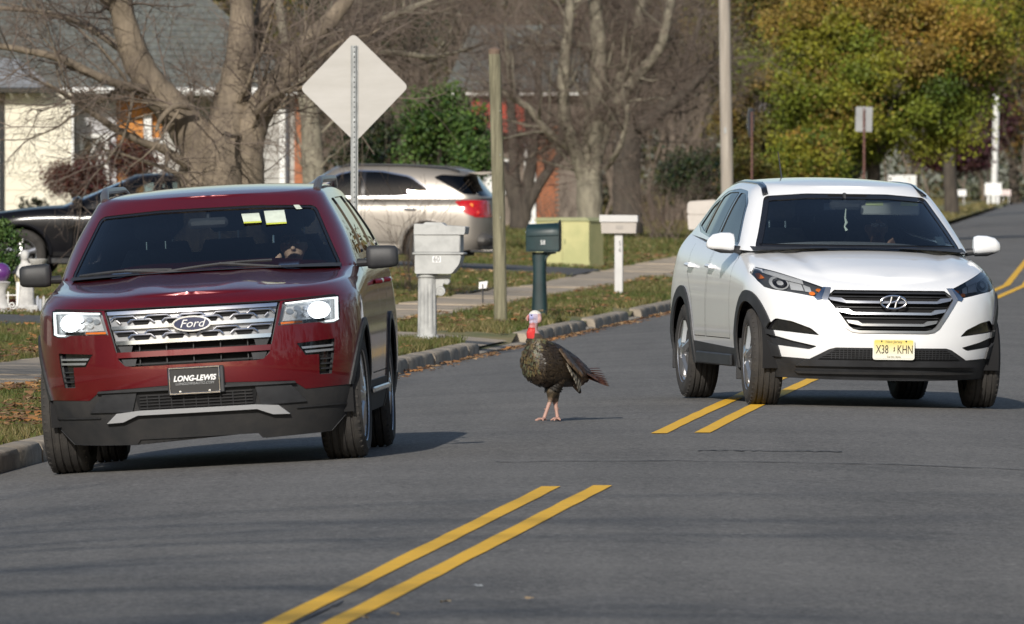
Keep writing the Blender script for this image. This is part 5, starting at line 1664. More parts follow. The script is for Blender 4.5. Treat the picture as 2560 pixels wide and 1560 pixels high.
def make_turkey():
    yaw = R(52)
    fw = Vector((-math.cos(yaw), -math.sin(yaw), 0))      # forward
    sd = Vector((fw.y, -fw.x, 0))                           # towards the camera side
    if sd.y > 0: sd = -sd
    UP = Vector((0, 0, 1))
    root = empty('turkey', label='wild turkey with red wattle standing in the road between the SUVs', cat='turkey')
    q = MB()
    org = Vector((-0.005, 0.0, 0))
    def P(s, z, lat=0.0): return org - fw * s * -1 * -1 + sd * lat + UP * z if False else org + fw * (-s) + sd * lat + UP * z
    sp = [(-0.205, 0.385, 0.055, 0.07), (-0.175, 0.392, 0.105, 0.125), (-0.115, 0.398, 0.122, 0.158), (-0.03, 0.395, 0.132, 0.165), (0.06, 0.388, 0.132, 0.152), (0.15, 0.370, 0.126, 0.130), (0.23, 0.352, 0.112, 0.110), (0.31, 0.340, 0.080, 0.078), (0.38, 0.335, 0.05, 0.045)]
    def tiltv(): return (UP * 0.97 + fw * 0.2).normalized()
    loft(q, [(P(s, z), sd * w_, tiltv() * h) for s, z, w_, h in sp], 24)
    # neck and head
    hd = Vector((-0.100, -0.06, 0.722))
    nb = [P(-0.12, 0.47), P(-0.135, 0.55), Vector((-0.118, -0.055, 0.605)), Vector((-0.112, -0.06, 0.65)), Vector((-0.103, -0.06, 0.70))]
    q.tube(nb, [0.105, 0.066, 0.043, 0.031, 0.030], 16)
    blob(q, hd + Vector((0.0, 0.0, 0.0)), (0.047, 0.038, 0.042))
    blob(q, hd + Vector((-0.026, -0.018, -0.008)), (0.030, 0.025, 0.028))
    blob(q, hd + Vector((0.026, -0.012, -0.020)), (0.022, 0.022, 0.030))
    q.tube([hd + Vector((-0.035, -0.025, -0.004)), hd + Vector((-0.060, -0.043, -0.014)), hd + Vector((-0.066, -0.048, -0.024))], [0.014, 0.009, 0.003], 10)
    # snood and wattles
    q.tube([hd + Vector((-0.044, -0.036, 0.010)), hd + Vector((-0.054, -0.050, -0.010)), hd + Vector((-0.050, -0.048, -0.034))], [0.006, 0.008, 0.006], 8)
    for dx, dz, r in ((-0.020, -0.045, 0.022), (-0.022, -0.075, 0.020), (-0.026, -0.105, 0.022), (-0.034, -0.128, 0.023), (-0.016, -0.134, 0.022), (-0.028, -0.145, 0.020), (-0.008, -0.118, 0.018), (-0.044, -0.112, 0.015)):
        blob(q, hd + Vector((dx, -0.020, dz)), (r, r * 0.9, r * 1.05), 10, 6)
    # legs and feet
    def leg(hip, knee, hock, foot, toe_dir):
        q.tube([hip, knee, hock], [0.055, 0.040, 0.019], 12)
        q.tube([hock, (hock + foot) / 2, foot], [0.0165, 0.0125, 0.013], 10)
        td = Vector((toe_dir.x, toe_dir.y, 0)).normalized()
        for a, l in ((-0.6, 0.062), (0.0, 0.078), (0.6, 0.062)):
            d = Matrix.Rotation(a, 3, 'Z') @ td
            q.tube([foot + UP * 0.002, foot + d * l * 0.5 + UP * 0.008, foot + d * l - UP * 0.004], [0.012, 0.010, 0.006], 8)
        q.tube([foot + UP * 0.012, foot - td * 0.035 - UP * 0.002], [0.009, 0.005], 8)
        q.tube([foot + UP * 0.075 - td * 0.008, foot + UP * 0.070 - td * 0.032], [0.006, 0.003], 6)
    leg(P(0.03, 0.30, 0.05), Vector((0.012, -0.02, 0.20)), Vector((0.006, -0.015, 0.150)), Vector((-0.042, -0.065, 0.013)), fw)
    leg(P(0.07, 0.30, -0.05), Vector((0.036, 0.05, 0.20)), Vector((0.040, 0.055, 0.125)), Vector((0.056, 0.045, 0.013)), fw + Vector((0.2, -0.5, 0)))
    body = q.build('body', None, root)
    me = remesh_obj(body, 0.0045, 3)
    n = len(me.vertices)
    co = np.empty(n * 3, dtype=np.float32); me.vertices.foreach_get('co', co); co = co.reshape(-1, 3)
    col = np.zeros((n, 4), dtype=np.float32); col[:, 3] = 1
    r_ = np.random.RandomState(4)
    for i in range(n):
        x, y, z = co[i]
        nz = mnoise.noise(Vector((x * 40, y * 40, z * 40)))
        if z < 0.158 + 0.012 * nz and x < 0.14:
            c = (0.42, 0.25, 0.20) if z < 0.13 + 0.01 * nz else (0.16, 0.11, 0.075)
        elif z > 0.57 and (Vector((x, y, 0)) - Vector((-0.105, -0.065, 0))).length < 0.09:
            t = z - hd.z
            c = (0.42, 0.36, 0.46)                       # blue-grey skin
            if t > 0.016 + 0.006 * nz: c = (0.62, 0.60, 0.56)
            elif t > -0.022 and x < -0.112: c = (0.33, 0.33, 0.56)
            elif x > -0.082 and t > -0.05: c = (0.56, 0.34, 0.32)
            if t < -0.046 + 0.008 * nz:
                c = (0.50, 0.20, 0.20)
                if t < -0.078: c = (0.56, 0.035, 0.03)
                if x > -0.098: c = (0.40, 0.26, 0.25)
            if x < hd.x - 0.040 and t < 0.012 and t > -0.045: c = (0.55, 0.22, 0.20)
            if x < hd.x - 0.056 and abs(t + 0.016) < 0.014: c = (0.30, 0.24, 0.16)
            if z < 0.605 and x > -0.105: c = (0.07, 0.05, 0.03)
        else:
            c = (0.050, 0.037, 0.022)
            if nz > 0.2: c = (0.085, 0.062, 0.035)
        col[i, :3] = c
    a = me.color_attributes.new('Col', 'FLOAT_COLOR', 'POINT'); a.data.foreach_set('color', col.reshape(-1))
    me.materials.clear()
    me.materials.append(mat('turkey skin and down', (1, 1, 1), 0.55, attr='Col', bump=0.25, bscale=220))
    for dx in (-1,):
        e = MB(); blob(e, hd + Vector((-0.024, -0.036, 0.006)), (0.0065, 0.005, 0.0065), 10, 6); e.build('eye', M_gloss, root, True)
    # body feathers: overlapping scales over the breast, flank and back
    M_fe = mat('bronze feathers', (1, 1, 1), 0.45, attr='Col', spec=0.4)
    V = []; C = []
    rr = random.Random(11)
    bvh_pts = []
    me.calc_loop_triangles()
    polys = [p for p in me.polygons if p.center.z > 0.205 and not (p.center.z > 0.565)]
    areas = np.array([p.area for p in polys]); cum = np.cumsum(areas) / areas.sum()
    for i in range(2600):
        p = polys[int(np.searchsorted(cum, rr.random()))]
        c = Vector(p.center); nn = Vector(p.normal)
        # feathers lie backwards and a little down
        d = (-fw * 1.0 - UP * (0.75 if c.z > 0.3 else 0.25))
        d = (d - nn * d.dot(nn))
        if d.length < 0.05: continue
        d.normalize(); s_ = nn.cross(d)
        back = (c - org).dot(-fw)
        L = 0.030 + 0.025 * max(0, min(1, (back + 0.05) / 0.3)); Wd = L * 0.48
        lift = 0.007
        d2 = (d + nn * 0.14).normalized()
        base = c - d * L * 0.3 + nn * 0.0015
        mid = base + d2 * L * 0.55 + nn * lift * 0.5
        tip = base + d2 * L + nn * lift * 0.2
        pts = [base - s_ * Wd * 0.25, base + s_ * Wd * 0.25, mid + s_ * Wd * 0.5, tip + s_ * Wd * 0.28, tip + d2 * L * 0.06, tip - s_ * Wd * 0.28, mid - s_ * Wd * 0.5]
        t = rr.random()
        br = max(0, min(1, (-(c - org).dot(-fw)) / 0.16))     # breast
        cb = Vector((0.022, 0.015, 0.010)).lerp(Vector((0.048, 0.034, 0.020)), t * 0.8)
        if br > 0.15 and c.z > 0.32 and (c - org).dot(sd) < 0.07:
            iri = rr.choice([(0.13, 0.10, 0.045), (0.10, 0.095, 0.045), (0.12, 0.08, 0.038), (0.09, 0.10, 0.06), (0.05, 0.036, 0.02), (0.04, 0.03, 0.018)])  # iridescent breast sheen put into the feather colours
            cb = cb.lerp(Vector(iri), min(1, br * 1.3))
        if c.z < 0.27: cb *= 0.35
        if back > 0.12: cb = Vector((0.045, 0.026, 0.016)).lerp(Vector((0.10, 0.05, 0.03)), t * 0.7)
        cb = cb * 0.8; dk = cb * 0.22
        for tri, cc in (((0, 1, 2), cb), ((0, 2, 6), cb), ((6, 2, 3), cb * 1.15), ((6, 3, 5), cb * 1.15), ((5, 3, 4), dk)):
            V += [pts[k] for k in tri]; C.append(tuple(cc))
    tag(tris('plumage', V, M_fe, root, C), kind='stuff')
    # a feather blade: flat vane with a shaft ridge, bars across
    def feather(name, p0, p1, nrm, wd, c1, c2, bars, parent, tipc=None, curve=0.0):
        d = (p1 - p0); L = d.length; d.normalize()
        s_ = nrm.cross(d).normalized()
        N = 14; v = []; f = []; cl = []
        for i in range(N + 1):
            t = i / N
            w_ = wd * min(1, 0.35 + t * 2.2) * (1 if t < 0.82 else math.sqrt(max(0.0, 1 - ((t - 0.82) / 0.19) ** 2)))
            c = p0 + d * L * t + nrm * curve * math.sin(math.pi * t)
            bar = (int(t * bars) % 2 == 0)
            cc = c1 if bar else c2
            if tipc and t > 0.86: cc = tipc
            for k, kk in ((-1, -0.002), (0, 0.002), (1, -0.002)):
                v.append(c + s_ * w_ * k * 0.5 + nrm * kk); cl.append(tuple(cc) + (1,))
        for i in range(N):
            for k in range(2): f.append((i * 3 + k, i * 3 + k + 1, (i + 1) * 3 + k + 1, (i + 1) * 3 + k))
        o = mesh(name, v, f, M_fe, parent, smooth=True, col=cl)
        sm = o.modifiers.new('t', 'SOLIDIFY'); sm.thickness = 0.0012
        return o
    # wing on the camera side, folded
    wg = empty('wing', (0, 0, 0), parent=root)
    sh = P(-0.02, 0.49, 0.098)
    tipw = P(0.21, 0.205, 0.095)
    nw = (sd * 0.94 + UP * 0.30).normalized()
    for i in range(11):                     # primaries and secondaries, barred
        t = i / 10
        p0 = sh.lerp(P(0.03, 0.36, 0.146), t) + nw * (0.003 + 0.001 * (10 - i))
        p1 = P(0.31, 0.325, 0.070).lerp(tipw, min(1, t * 1.15)) + nw * (0.005 + 0.001 * (10 - i))
        lt = (0.46, 0.42, 0.34) if t > 0.55 else (0.16, 0.10, 0.06)
        feather('wing_feather', p0, p1, nw, 0.034, (0.035, 0.026, 0.02), lt, 17, wg, curve=0.012)
    for row, (n_, L0) in enumerate(((8, 0.12), (8, 0.09), (7, 0.07))):
        for i in range(n_):
            t = (i + 0.5 * (row % 2)) / n_
            a = sh.lerp(P(0.06 - 0.03 * row, 0.355 + 0.02 * row, 0.146), t) + nw * (0.016 + 0.003 * row) + fw * (0.01 * row - 0.03 * t)
            d = (P(0.26, 0.30, 0.12) - sh).normalized()
            cc = [(0.055, 0.038, 0.024), (0.10, 0.066, 0.04), (0.075, 0.05, 0.03)][(i + row) % 3]
            feather('covert', a, a + d * L0, nw, 0.042, cc, tuple(x * 1.25 for x in cc), 2, wg, tipc=tuple(x * 0.3 for x in cc), curve=0.008)
    wo = empty('wing', (0, 0, 0), parent=root)
    nw2 = (-sd * 0.94 + UP * 0.30).normalized()
    for i in range(9):
        t = i / 8
        p0 = P(-0.02, 0.49, -0.10).lerp(P(0.03, 0.36, -0.148), t) + nw2 * 0.006
        p1 = P(0.30, 0.32, -0.07).lerp(P(0.22, 0.22, -0.10), t) + nw2 * 0.006
        feather('wing_feather', p0, p1, nw2, 0.04, (0.035, 0.026, 0.02), (0.13, 0.09, 0.06), 11, wo, curve=0.012)
    # tail: a half-closed fan
    tl = empty('tail', (0, 0, 0), parent=root)
    t0 = P(0.30, 0.355)
    for i in range(15):
        a = -1 + 2 * i / 14
        dirv = (-fw * 1.0 + sd * a * 0.30 - UP * (-0.02 + 0.36 * abs(a))).normalized()
        L = 0.27 - 0.02 * abs(a)
        nn = (UP * 0.9 + sd * a * 0.55).normalized()
        b = t0 + sd * a * 0.045 - UP * 0.012 * abs(a) * 3
        feather('tail_feather', b, b + dirv * L, (nn - dirv * nn.dot(dirv)).normalized(), 0.05, (0.085, 0.034, 0.020), (0.045, 0.020, 0.014), 18, tl, tipc=(0.13, 0.075, 0.045))
    for i in range(9):
        a = -1 + 2 * i / 8
        dirv = (-fw * 1.0 + sd * a * 0.35 - UP * (0.14 + 0.42 * abs(a))).normalized()
        nn = (UP * 0.85 + sd * a * 0.6).normalized()
        b = P(0.27, 0.375) + sd * a * 0.07 - UP * 0.02 * abs(a)
        feather('tail_covert', b, b + dirv * 0.16, (nn - dirv * nn.dot(dirv)).normalized(), 0.04, (0.085, 0.04, 0.025), (0.055, 0.028, 0.018), 3, tl, tipc=(0.11, 0.055, 0.035))
    for i in range(6):                       # loose feathers under the tail and on the thigh
        b = P(0.16 + 0.02 * i, 0.25 + 0.012 * i, 0.09 - 0.03 * i)
        feather('under_tail_feather', b, b + (-fw * 0.9 - UP * 0.55).normalized() * 0.10, sd, 0.036, (0.02, 0.014, 0.01), (0.035, 0.022, 0.015), 3, tl)
    X, Y = 0.257, 87.6
    root.location = (X, Y, zroad(X, Y) + 0.002)
    return root
turkey = make_turkey()
# ---------------------------------------------------------------- street furniture
def PX(px, D): return (px - 1280) / FPX * D
def on_land(px, D, dz=0.0):
    X = PX(px, D)
    return (X, D, zland(X, D) + dz)

# back of a diamond warning sign on a punched steel post
M_alu = mat('bare aluminium sheet', (0.47, 0.455, 0.435), 0.55, metal=0.25, col2=(0.40, 0.385, 0.36), scale=1.2, stretch=(1, 1, 5), contrast=(0.3, 0.7))
M_galv = mat('galvanised steel', (0.34, 0.355, 0.36), 0.45, metal=0.6, var=0.15, scale=12)
M_ylw = mat('yellow sign face', (0.75, 0.48, 0.02), 0.5)
sg_ = empty('road_sign', on_land(886, 128), R(2), 'blank grey back of a diamond road sign on a punched steel post', 'road sign')
zs = CAM_H + (440 - 219) / 250.0 - sg_.location.z
q = MB()
sq = roundpoly([(0, -0.545), (0.545, 0), (0, 0.545), (-0.545, 0)], 0.06, 5)
q.prism(sq, 0.0, 0.003); o = q.build('sign_panel', M_alu, sg_); o.location = (0, 0.03, zs); o.rotation_euler = (0, R(-1.0), 0)
q = MB(); q.prism(inset(sq, 0.004), 0.0032, 0.004); f_ = q.build('sign_face', M_ylw, o)
q = MB()
H_ = zs + 0.42
wv = 0.036
v = []; f = []
nz_ = 44
prof = [(-wv, 0.0), (-wv * 0.62, 0.0), (-wv * 0.5, -0.028), (-0.009, -0.030), (0.009, -0.030), (wv * 0.5, -0.028), (wv * 0.62, 0.0), (wv, 0.0)]
for i in range(2):
    for (a, b) in prof: v.append((a, b, -0.3 + (H_ + 0.3) * i))
k = len(prof)
for j in range(k - 1): f.append((j, j + 1, k + j + 1, k + j))
q.add(v, f); po = q.build('post', M_galv, sg_); po.location = (0.0, 0.02, 0)
sm = po.modifiers.new('t', 'SOLIDIFY'); sm.thickness = 0.004
hole = None
for i in range(int(H_ / 0.05)):
    z = 0.05 + i * 0.05
    if hole is None:
        q = MB(); q.lathe([(0.0, -0.0332), (0.0075, -0.0332)], 8, (0, 0, 0), 'y', cap=False); hole = q.build('post_hole', M_void, sg_); hole.location = (0, 0.018, z)
    else:
        h2 = hole.copy(); COL.objects.link(h2); h2.parent = sg_; h2.location = (0, 0.018, z)
for zz in (zs + 0.33, zs - 0.33):
    q = MB(); q.lathe([(0.0, -0.036), (0.014, -0.034), (0.014, -0.028)], 6, (0, 0.02, zz), 'y', cap=False); q.build('bolt', M_galv, sg_)

# slim wooden post
M_wood = mat('weathered green wood', (0.27, 0.25, 0.165), 0.85, col2=(0.12, 0.11, 0.07), scale=2.5, stretch=(9, 9, 0.7), bump=0.5, bscale=6)
M_wood2 = mat('pale weathered pole', (0.42, 0.375, 0.32), 0.85, col2=(0.27, 0.235, 0.20), scale=2.0, stretch=(7, 7, 0.35), bump=0.4, bscale=5)
wp_ = empty('wooden_post', on_land(1246, 144), 0, 'slim green-stained wooden post beside the kerb in front of the silver SUV', 'post')
q = MB(); q.tube([(0.03, 0, -0.2), (0.0, 0, 1.5), (-0.045, 0, 3.05)], [0.076, 0.074, 0.068], 14); q.build('shaft', M_wood, wp_, True, 50)
q = MB(); q.lathe([(0.069, 0), (0.071, 0.05), (0.03, 0.075), (0.0, 0.078)], 14, (-0.045, 0, 3.04), cap=False); q.build('cap', mat('rusty cap', (0.16, 0.11, 0.08), 0.8, var=0.3, scale=20), wp_, True)
for i, (a, z) in enumerate(((0.3, 1.9), (-0.2, 1.2), (0.1, 2.4))):
    q = MB(); q.tube([(0.02, -0.07, z), (0.02, -0.085, z)], 0.006, 6); q.build('nail', M_galv, wp_)

# utility pole behind the white car
up_ = empty('utility_pole', on_land(1815, 276), 0, 'tall pale wooden utility pole rising behind the white SUV', 'pole')
q = MB(); q.tube([(0.05, 0, -0.3), (0.0, 0, 3.0), (-0.09, 0, 9.0)], [0.140, 0.132, 0.115], 18); q.build('shaft', M_wood2, up_, True, 50)
q = MB(); q.box((-0.02, -0.135, 2.6), (0.05, 0.02, 0.12)); q.build('number_tag', M_galv, up_)

# white post far right
fp_ = empty('white_post', on_land(2487, 760), 0, 'tall slim white post on the far lawn at right', 'post'); fp_.scale = (2.25,) * 3
q = MB(); q.tube([(-0.03, 0, -0.2), (0.045, 0, 2.85)], [0.085, 0.08], 12); q.build('shaft', mat('white painted post', (0.66, 0.66, 0.64), 0.6, var=0.08, scale=5), fp_, True)
q = MB(); q.lathe([(0.084, 0), (0.088, 0.04), (0.03, 0.08), (0, 0.085)], 12, (0.045, 0, 2.84), cap=False); q.build('cap', M_white, fp_, True)
# mailboxes
M_mb60 = mat('weathered grey plastic', (0.46, 0.465, 0.455), 0.6, col2=(0.30, 0.305, 0.30), scale=3.2, contrast=(0.3, 0.55), bump=0.1, bscale=40)
def mailbox60():
    o = empty('mailbox', on_land(1068, 129), R(-8), 'grey column mailbox numbered 60 on a fluted pillar', 'mailbox')
    q = MB()
    n = 40; v = []; f = []
    hs = [0.06, 0.10, 0.14, 0.6, 0.64]
    for z in frange(0.07, 0.655, 0.06):
        env = max(0.0, min(1.0, (z - 0.10) / 0.06, (0.62 - z) / 0.04))
        for k in range(n):
            a = 2 * math.pi * k / n
            fl = 0.012 * env * max(0.0, math.cos(a * 10)) ** 0.6
            r = 0.098 - 0.010 * z - fl
            v.append((r * math.cos(a), r * math.sin(a), z))
    L_ = len(v) // n
    f = [(i * n + k, i * n + (k + 1) % n, (i + 1) * n + (k + 1) % n, (i + 1) * n + k) for i in range(L_ - 1) for k in range(n)]
    q.add(v, f); q.build('column', M_mb60, o, True, 50)
    q = MB(); q.lathe([(0.115, -0.05), (0.118, 0.03), (0.122, 0.045), (0.116, 0.065), (0.098, 0.075), (0.09, 0.08)], 28, cap=False); q.build('column_base', M_mb60, o, True, 50)
    q = MB(); q.lathe([(0.09, 0.645), (0.108, 0.655), (0.112, 0.67), (0.105, 0.685), (0.09, 0.69)], 28, cap=True); q.build('capital', M_mb60, o, True, 50)
    x0, x1 = -0.108, 0.365
    q = MB(); q.prism(roundpoly([(x0, 0.69), (x1 - 0.10, 0.69), (x1 - 0.02, 0.79), (x1, 0.88), (x0, 0.88)], 0.02, 4), -0.13, 0.13); b1 = q.build('box_base', M_mb60, o, True, 30)
    q = MB(); q.box(((x0 + x1) / 2, 0, 0.893), (x1 - x0 + 0.05, 0.29, 0.022), bev=0.008); q.build('band', M_mb60, o, True)
    q = MB(); q.box(((x0 + x1) / 2 - 0.01, 0, 1.0), (x1 - x0, 0.26, 0.20), bev=0.012); q.build('box', M_mb60, o, True)
    q = MB(); q.prism(roundpoly([(x0 - 0.008, 1.085), (x1 + 0.035, 1.085), (x1 + 0.045, 1.165), (x0 - 0.005, 1.195)], 0.015), -0.145, 0.145); q.build('roof', M_mb60, o, True, 30)
    q = MB(); q.prism([(-0.05, 1.18), (0.20, 1.175), (0.16, 1.205), (0.0, 1.21)], -0.10, 0.10); q.build('roof_crest', M_mb60, o)
    # scroll bracket
    q = MB(); q.prism([(0.095, 0.68), (0.235, 0.68), (0.235, 0.655), (0.095, 0.655)], -0.05, 0.05); q.build('bracket_shelf', M_mb60, o)
    def spiral(cx, cz, r0, turns, ph, dirn):
        pts = []
        for i in range(40):
            t = i / 39
            a = ph + dirn * t * turns * 2 * math.pi
            r = r0 * (1 - 0.8 * t)
            pts.append((cx + r * math.cos(a), 0, cz + r * math.sin(a)))
        return pts
    for (cx, cz, r0, ph, dr) in ((0.20, 0.615, 0.034, R(150), -1), (0.138, 0.515, 0.050, R(60), 1)):
        q = MB(); q.tube(spiral(cx, cz, r0, 1.7, ph, dr), 0.010, 6); w__ = q.build('scroll', M_mb60, o, True); w__.scale = (1, 3.2, 1)
        q = MB(); q.lathe([(0.0, -0.026), (r0 * 0.95, -0.026), (r0 * 0.95, 0.026), (0.0, 0.026)], 20, (cx, 0, cz), 'y', cap=False); q.build('scroll_disc', M_mb60, o, True, 40)
    q = MB(); q.prism([(0.09, 0.66), (0.19, 0.66), (0.175, 0.60), (0.15, 0.555), (0.10, 0.47), (0.09, 0.48)], -0.022, 0.022); q.build('bracket_web', M_mb60, o)
    pl = MB(); pl.box((0.115, -0.1315, 0.835), (0.085, 0.003, 0.062)); p_ = pl.build('number_label', M_white, o)
    text_mesh('number', '60', 0.078, M_ink60, p_, (0.115, -0.1335, 0.836), extrude=0.0006, sx=0.85)
    return o
M_ink60 = mat('faded ink', (0.05, 0.05, 0.05), 0.6)
mailbox60()
def mailbox58():
    M = mat('dark green plastic', (0.010, 0.030, 0.034), 0.45, var=0.25, scale=4)
    o = empty('mailbox', on_land(1349, 152), R(-6), 'dark green plastic mailbox numbered 58 behind the turkey', 'mailbox')
    q = MB()
    v = []; f = []; n = 20
    for z, w_ in ((-0.15, 0.093), (0.12, 0.091), (0.30, 0.082), (0.55, 0.076), (0.70, 0.086), (0.76, 0.11)):
        for k in range(n):
            a = 2 * math.pi * k / n; c, s_ = math.cos(a), math.sin(a)
            v.append((w_ * abs(c) ** 0.6 * (1 if c > 0 else -1) + (0.02 if z > 0.72 else 0), 0.09 * abs(s_) ** 0.6 * (1 if s_ > 0 else -1), z))
    f = [(i * n + k, i * n + (k + 1) % n, (i + 1) * n + (k + 1) % n, (i + 1) * n + k) for i in range(5) for k in range(n)]
    q.add(v, f); q.build('post', M, o, True, 60)
    q = MB(); q.prism([(0.05, 0.77), (0.19, 0.77), (0.19, 0.745), (0.13, 0.735), (0.09, 0.70), (0.07, 0.65)], -0.07, 0.07); q.build('bracket', M, o, True, 40)
    # tapered arched box lying along x
    v = []; f = []; n = 24
    for x, hs, wv_, zb in ((-0.150, 0.30, 0.145, 0.775), (-0.135, 0.325, 0.155, 0.770), (0.16, 0.345, 0.165, 0.765), (0.225, 0.35, 0.168, 0.765), (0.245, 0.352, 0.170, 0.80)):
        for k in range(n):
            t = k / (n - 1)
            if t < 0.28: p = (-wv_, zb + hs * 0.68 * t / 0.28)
            elif t > 0.72: p = (wv_, zb + hs * 0.68 * (1 - t) / 0.28)
            else:
                a = math.pi * (1 - (t - 0.28) / 0.44)
                p = (wv_ * math.cos(a), zb + hs * 0.68 + hs * 0.32 * math.sin(a))
            v.append((x, p[0], p[1]))
    f = [(i * n + k, i * n + (k + 1) % n, (i + 1) * n + (k + 1) % n, (i + 1) * n + k) for i in range(4) for k in range(n)] + [tuple(range(n)), tuple(range(4 * n, 5 * n))]
    q = MB(); q.add(v, f); q.build('box', M, o, True, 40)
    q = MB(); q.tube([(-0.13, -0.158, 0.79), (0.24, -0.174, 0.785)], 0.006, 6); q.build('lower_bead', M, o)
    q = MB(); q.tube([(-0.14, -0.163, 0.955), (0.238, -0.176, 0.965)], 0.005, 6); q.build('upper_bead', M, o)
    q = MB(); q.box((-0.155, -0.05, 1.0), (0.012, 0.03, 0.02)); q.build('latch', M_satin, o)
    text_mesh('number', '58', 0.075, M_white, o, (0.055, -0.1685, 0.875), rot=(R(90), 0, R(-1.5)), extrude=0.0008, sx=0.8)
    return o
mailbox58()
def mailbox56():
    M = mat('stone grey plastic', (0.44, 0.40, 0.36), 0.6, var=0.08, scale=4); Mt = mat('pale grey lid', (0.58, 0.57, 0.56), 0.6, var=0.06, scale=4)
    o = empty('mailbox', on_land(1548, 175), R(-4), 'flat-lidded pale grey mailbox with black number 56 down its post', 'mailbox')
    q = MB(); q.box((-0.005, 0, 0.34), (0.112, 0.112, 1.08), bev=0.008); q.build('post', Mt, o)
    q = MB(); q.prism([(-0.235, 0.875), (0.235, 0.875), (0.245, 1.03), (-0.245, 1.03)], -0.12, 0.12); q.build('box', M, o)
    q = MB(); q.prism([(-0.262, 1.03), (0.262, 1.03), (0.258, 1.12), (-0.262, 1.125)], -0.14, 0.14); q.build('lid', Mt, o)
    q = MB(); q.box((0.01, -0.1215, 0.955), (0.10, 0.003, 0.05)); q.build('nameplate', mat('grey nameplate', (0.36, 0.33, 0.30), 0.6), o)
    text_mesh('number', '5', 0.088, M_black, o, (0.015, -0.0575, 0.735), extrude=0.001, sx=0.75)
    text_mesh('number', '6', 0.088, M_black, o, (0.015, -0.0575, 0.645), extrude=0.001, sx=0.75)
mailbox56()
def mailbox54():
    M = mat('beige plastic', (0.50, 0.46, 0.42), 0.6, var=0.08, scale=4)
    o = empty('mailbox', on_land(1757, 205), R(-4), 'beige round-topped mailbox half hidden by the white SUV', 'mailbox')
    q = MB(); q.box((0, 0, 0.3), (0.18, 0.14, 1.2), bev=0.01); q.build('post', M, o)
    q = MB(); q.prism(roundpoly([(-0.22, 0.82), (0.22, 0.82), (0.23, 1.06), (-0.24, 1.06)], 0.02), -0.16, 0.16); q.build('box', M, o, True, 30)
    q = MB(); q.prism(roundpoly([(-0.245, 1.065), (0.24, 1.065), (0.23, 1.30), (-0.235, 1.27)], 0.06), -0.17, 0.17); q.build('lid', M, o, True, 30)
mailbox54()

# pale green utility cabinet
def cabinet():
    M = mat('faded green cabinet paint', (0.40, 0.40, 0.19), 0.6, col2=(0.52, 0.49, 0.24), scale=1.8, contrast=(0.35, 0.6)); M2 = mat('weathered cabinet lid', (0.32, 0.33, 0.18), 0.7, var=0.2, scale=5)
    o = empty('utility_cabinet', on_land(1424, 220), R(-24), 'pale yellow-green utility cabinet standing on the lawn', 'utility box')
    q = MB(); q.box((0, 0, 0.0), (1.02, 0.62, 0.22)); q.build('plinth', M, o)
    q = MB(); q.prism([(-0.50, 0.11), (-0.005, 0.11), (-0.005, 0.80), (-0.50, 0.80)], -0.30, 0.30); q.build('cabinet_body', M, o)
    q = MB(); q.prism([(0.005, 0.11), (0.50, 0.11), (0.50, 0.80), (0.005, 0.80)], -0.31, 0.30); q.build('cabinet_door', M, o)
    q = MB(); q.prism([(-0.52, 0.80), (0.52, 0.80), (0.46, 0.86), (-0.47, 0.86)], -0.33, 0.32); q.build('lid', M2, o)
    q = MB(); q.box((0.05, -0.318, 0.45), (0.02, 0.015, 0.08)); q.build('handle', M2, o)
cabinet()
# green pad transformer behind the white car's roof
o = empty('transformer_box', on_land(2058, 306), R(-3), 'green pad-mounted transformer box just above the white SUV roof', 'utility box')
Mg = mat('utility green paint', (0.115, 0.155, 0.105), 0.5, var=0.12, scale=3)
q = MB(); q.box((0, 0, 0.72), (1.78, 1.2, 1.46), bev=0.03); q.build('casing', Mg, o)
q = MB(); q.box((0, -0.02, 1.49), (1.82, 1.28, 0.05), bev=0.02); q.build('lid', Mg, o)
q = MB(); q.box((-0.02, -0.605, 1.40), (0.26, 0.006, 0.035)); q.build('warning_label', mat('orange label', (0.55, 0.30, 0.03), 0.6), o)
for x in (-0.80, 0.80):
    q = MB(); q.box((x, -0.606, 1.41), (0.10, 0.006, 0.02)); q.build('hinge', M_galv, o)
# backs of two signs on brown posts
M_brown = mat('rust brown steel post', (0.11, 0.045, 0.035), 0.6, var=0.25, scale=8)
M_signb = mat('grey sign back', (0.30, 0.305, 0.31), 0.6, metal=0.2, var=0.08, scale=3)
o = empty('parking_sign', on_land(2160, 312), R(3), 'rectangular grey sign back on a brown post above the white SUV', 'road sign')
zz = CAM_H + (440 - 298) / (FPX / 312) - o.location.z
q = MB(); q.prism(roundpoly([(-0.205, -0.305), (0.205, -0.305), (0.205, 0.305), (-0.205, 0.305)], 0.03), 0, 0.004); p_ = q.build('sign_panel', M_signb, o); p_.location = (0, 0.03, zz); p_.rotation_euler = (0, R(1.5), 0)
q = MB(); q.box((0, 0, zz / 2 - 0.0), (0.055, 0.04, zz + 0.52), bev=0.006); q.build('post', M_brown, o)
for s in (-0.22, 0.22):
    q = MB(); q.lathe([(0, -0.03), (0.014, -0.028), (0.014, -0.02)], 6, (0, 0, zz + s), 'y', cap=False); q.build('bolt', M_galv, o)
o = empty('stop_sign', on_land(1880, 300), R(76), 'octagonal sign seen nearly edge-on, on a brown post left of centre-right trees', 'road sign')
zz = CAM_H + (440 - 306) / (FPX / 300) - o.location.z
q = MB(); q.prism([(0.38 * math.cos(R(22.5 + 45 * i)), 0.38 * math.sin(R(22.5 + 45 * i))) for i in range(8)], 0, 0.005); p_ = q.build('sign_panel', M_signb, o); p_.location = (0, 0.03, zz)
q = MB(); q.box((0, 0, zz / 2), (0.05, 0.04, zz + 0.5)); q.build('post', M_brown, o)

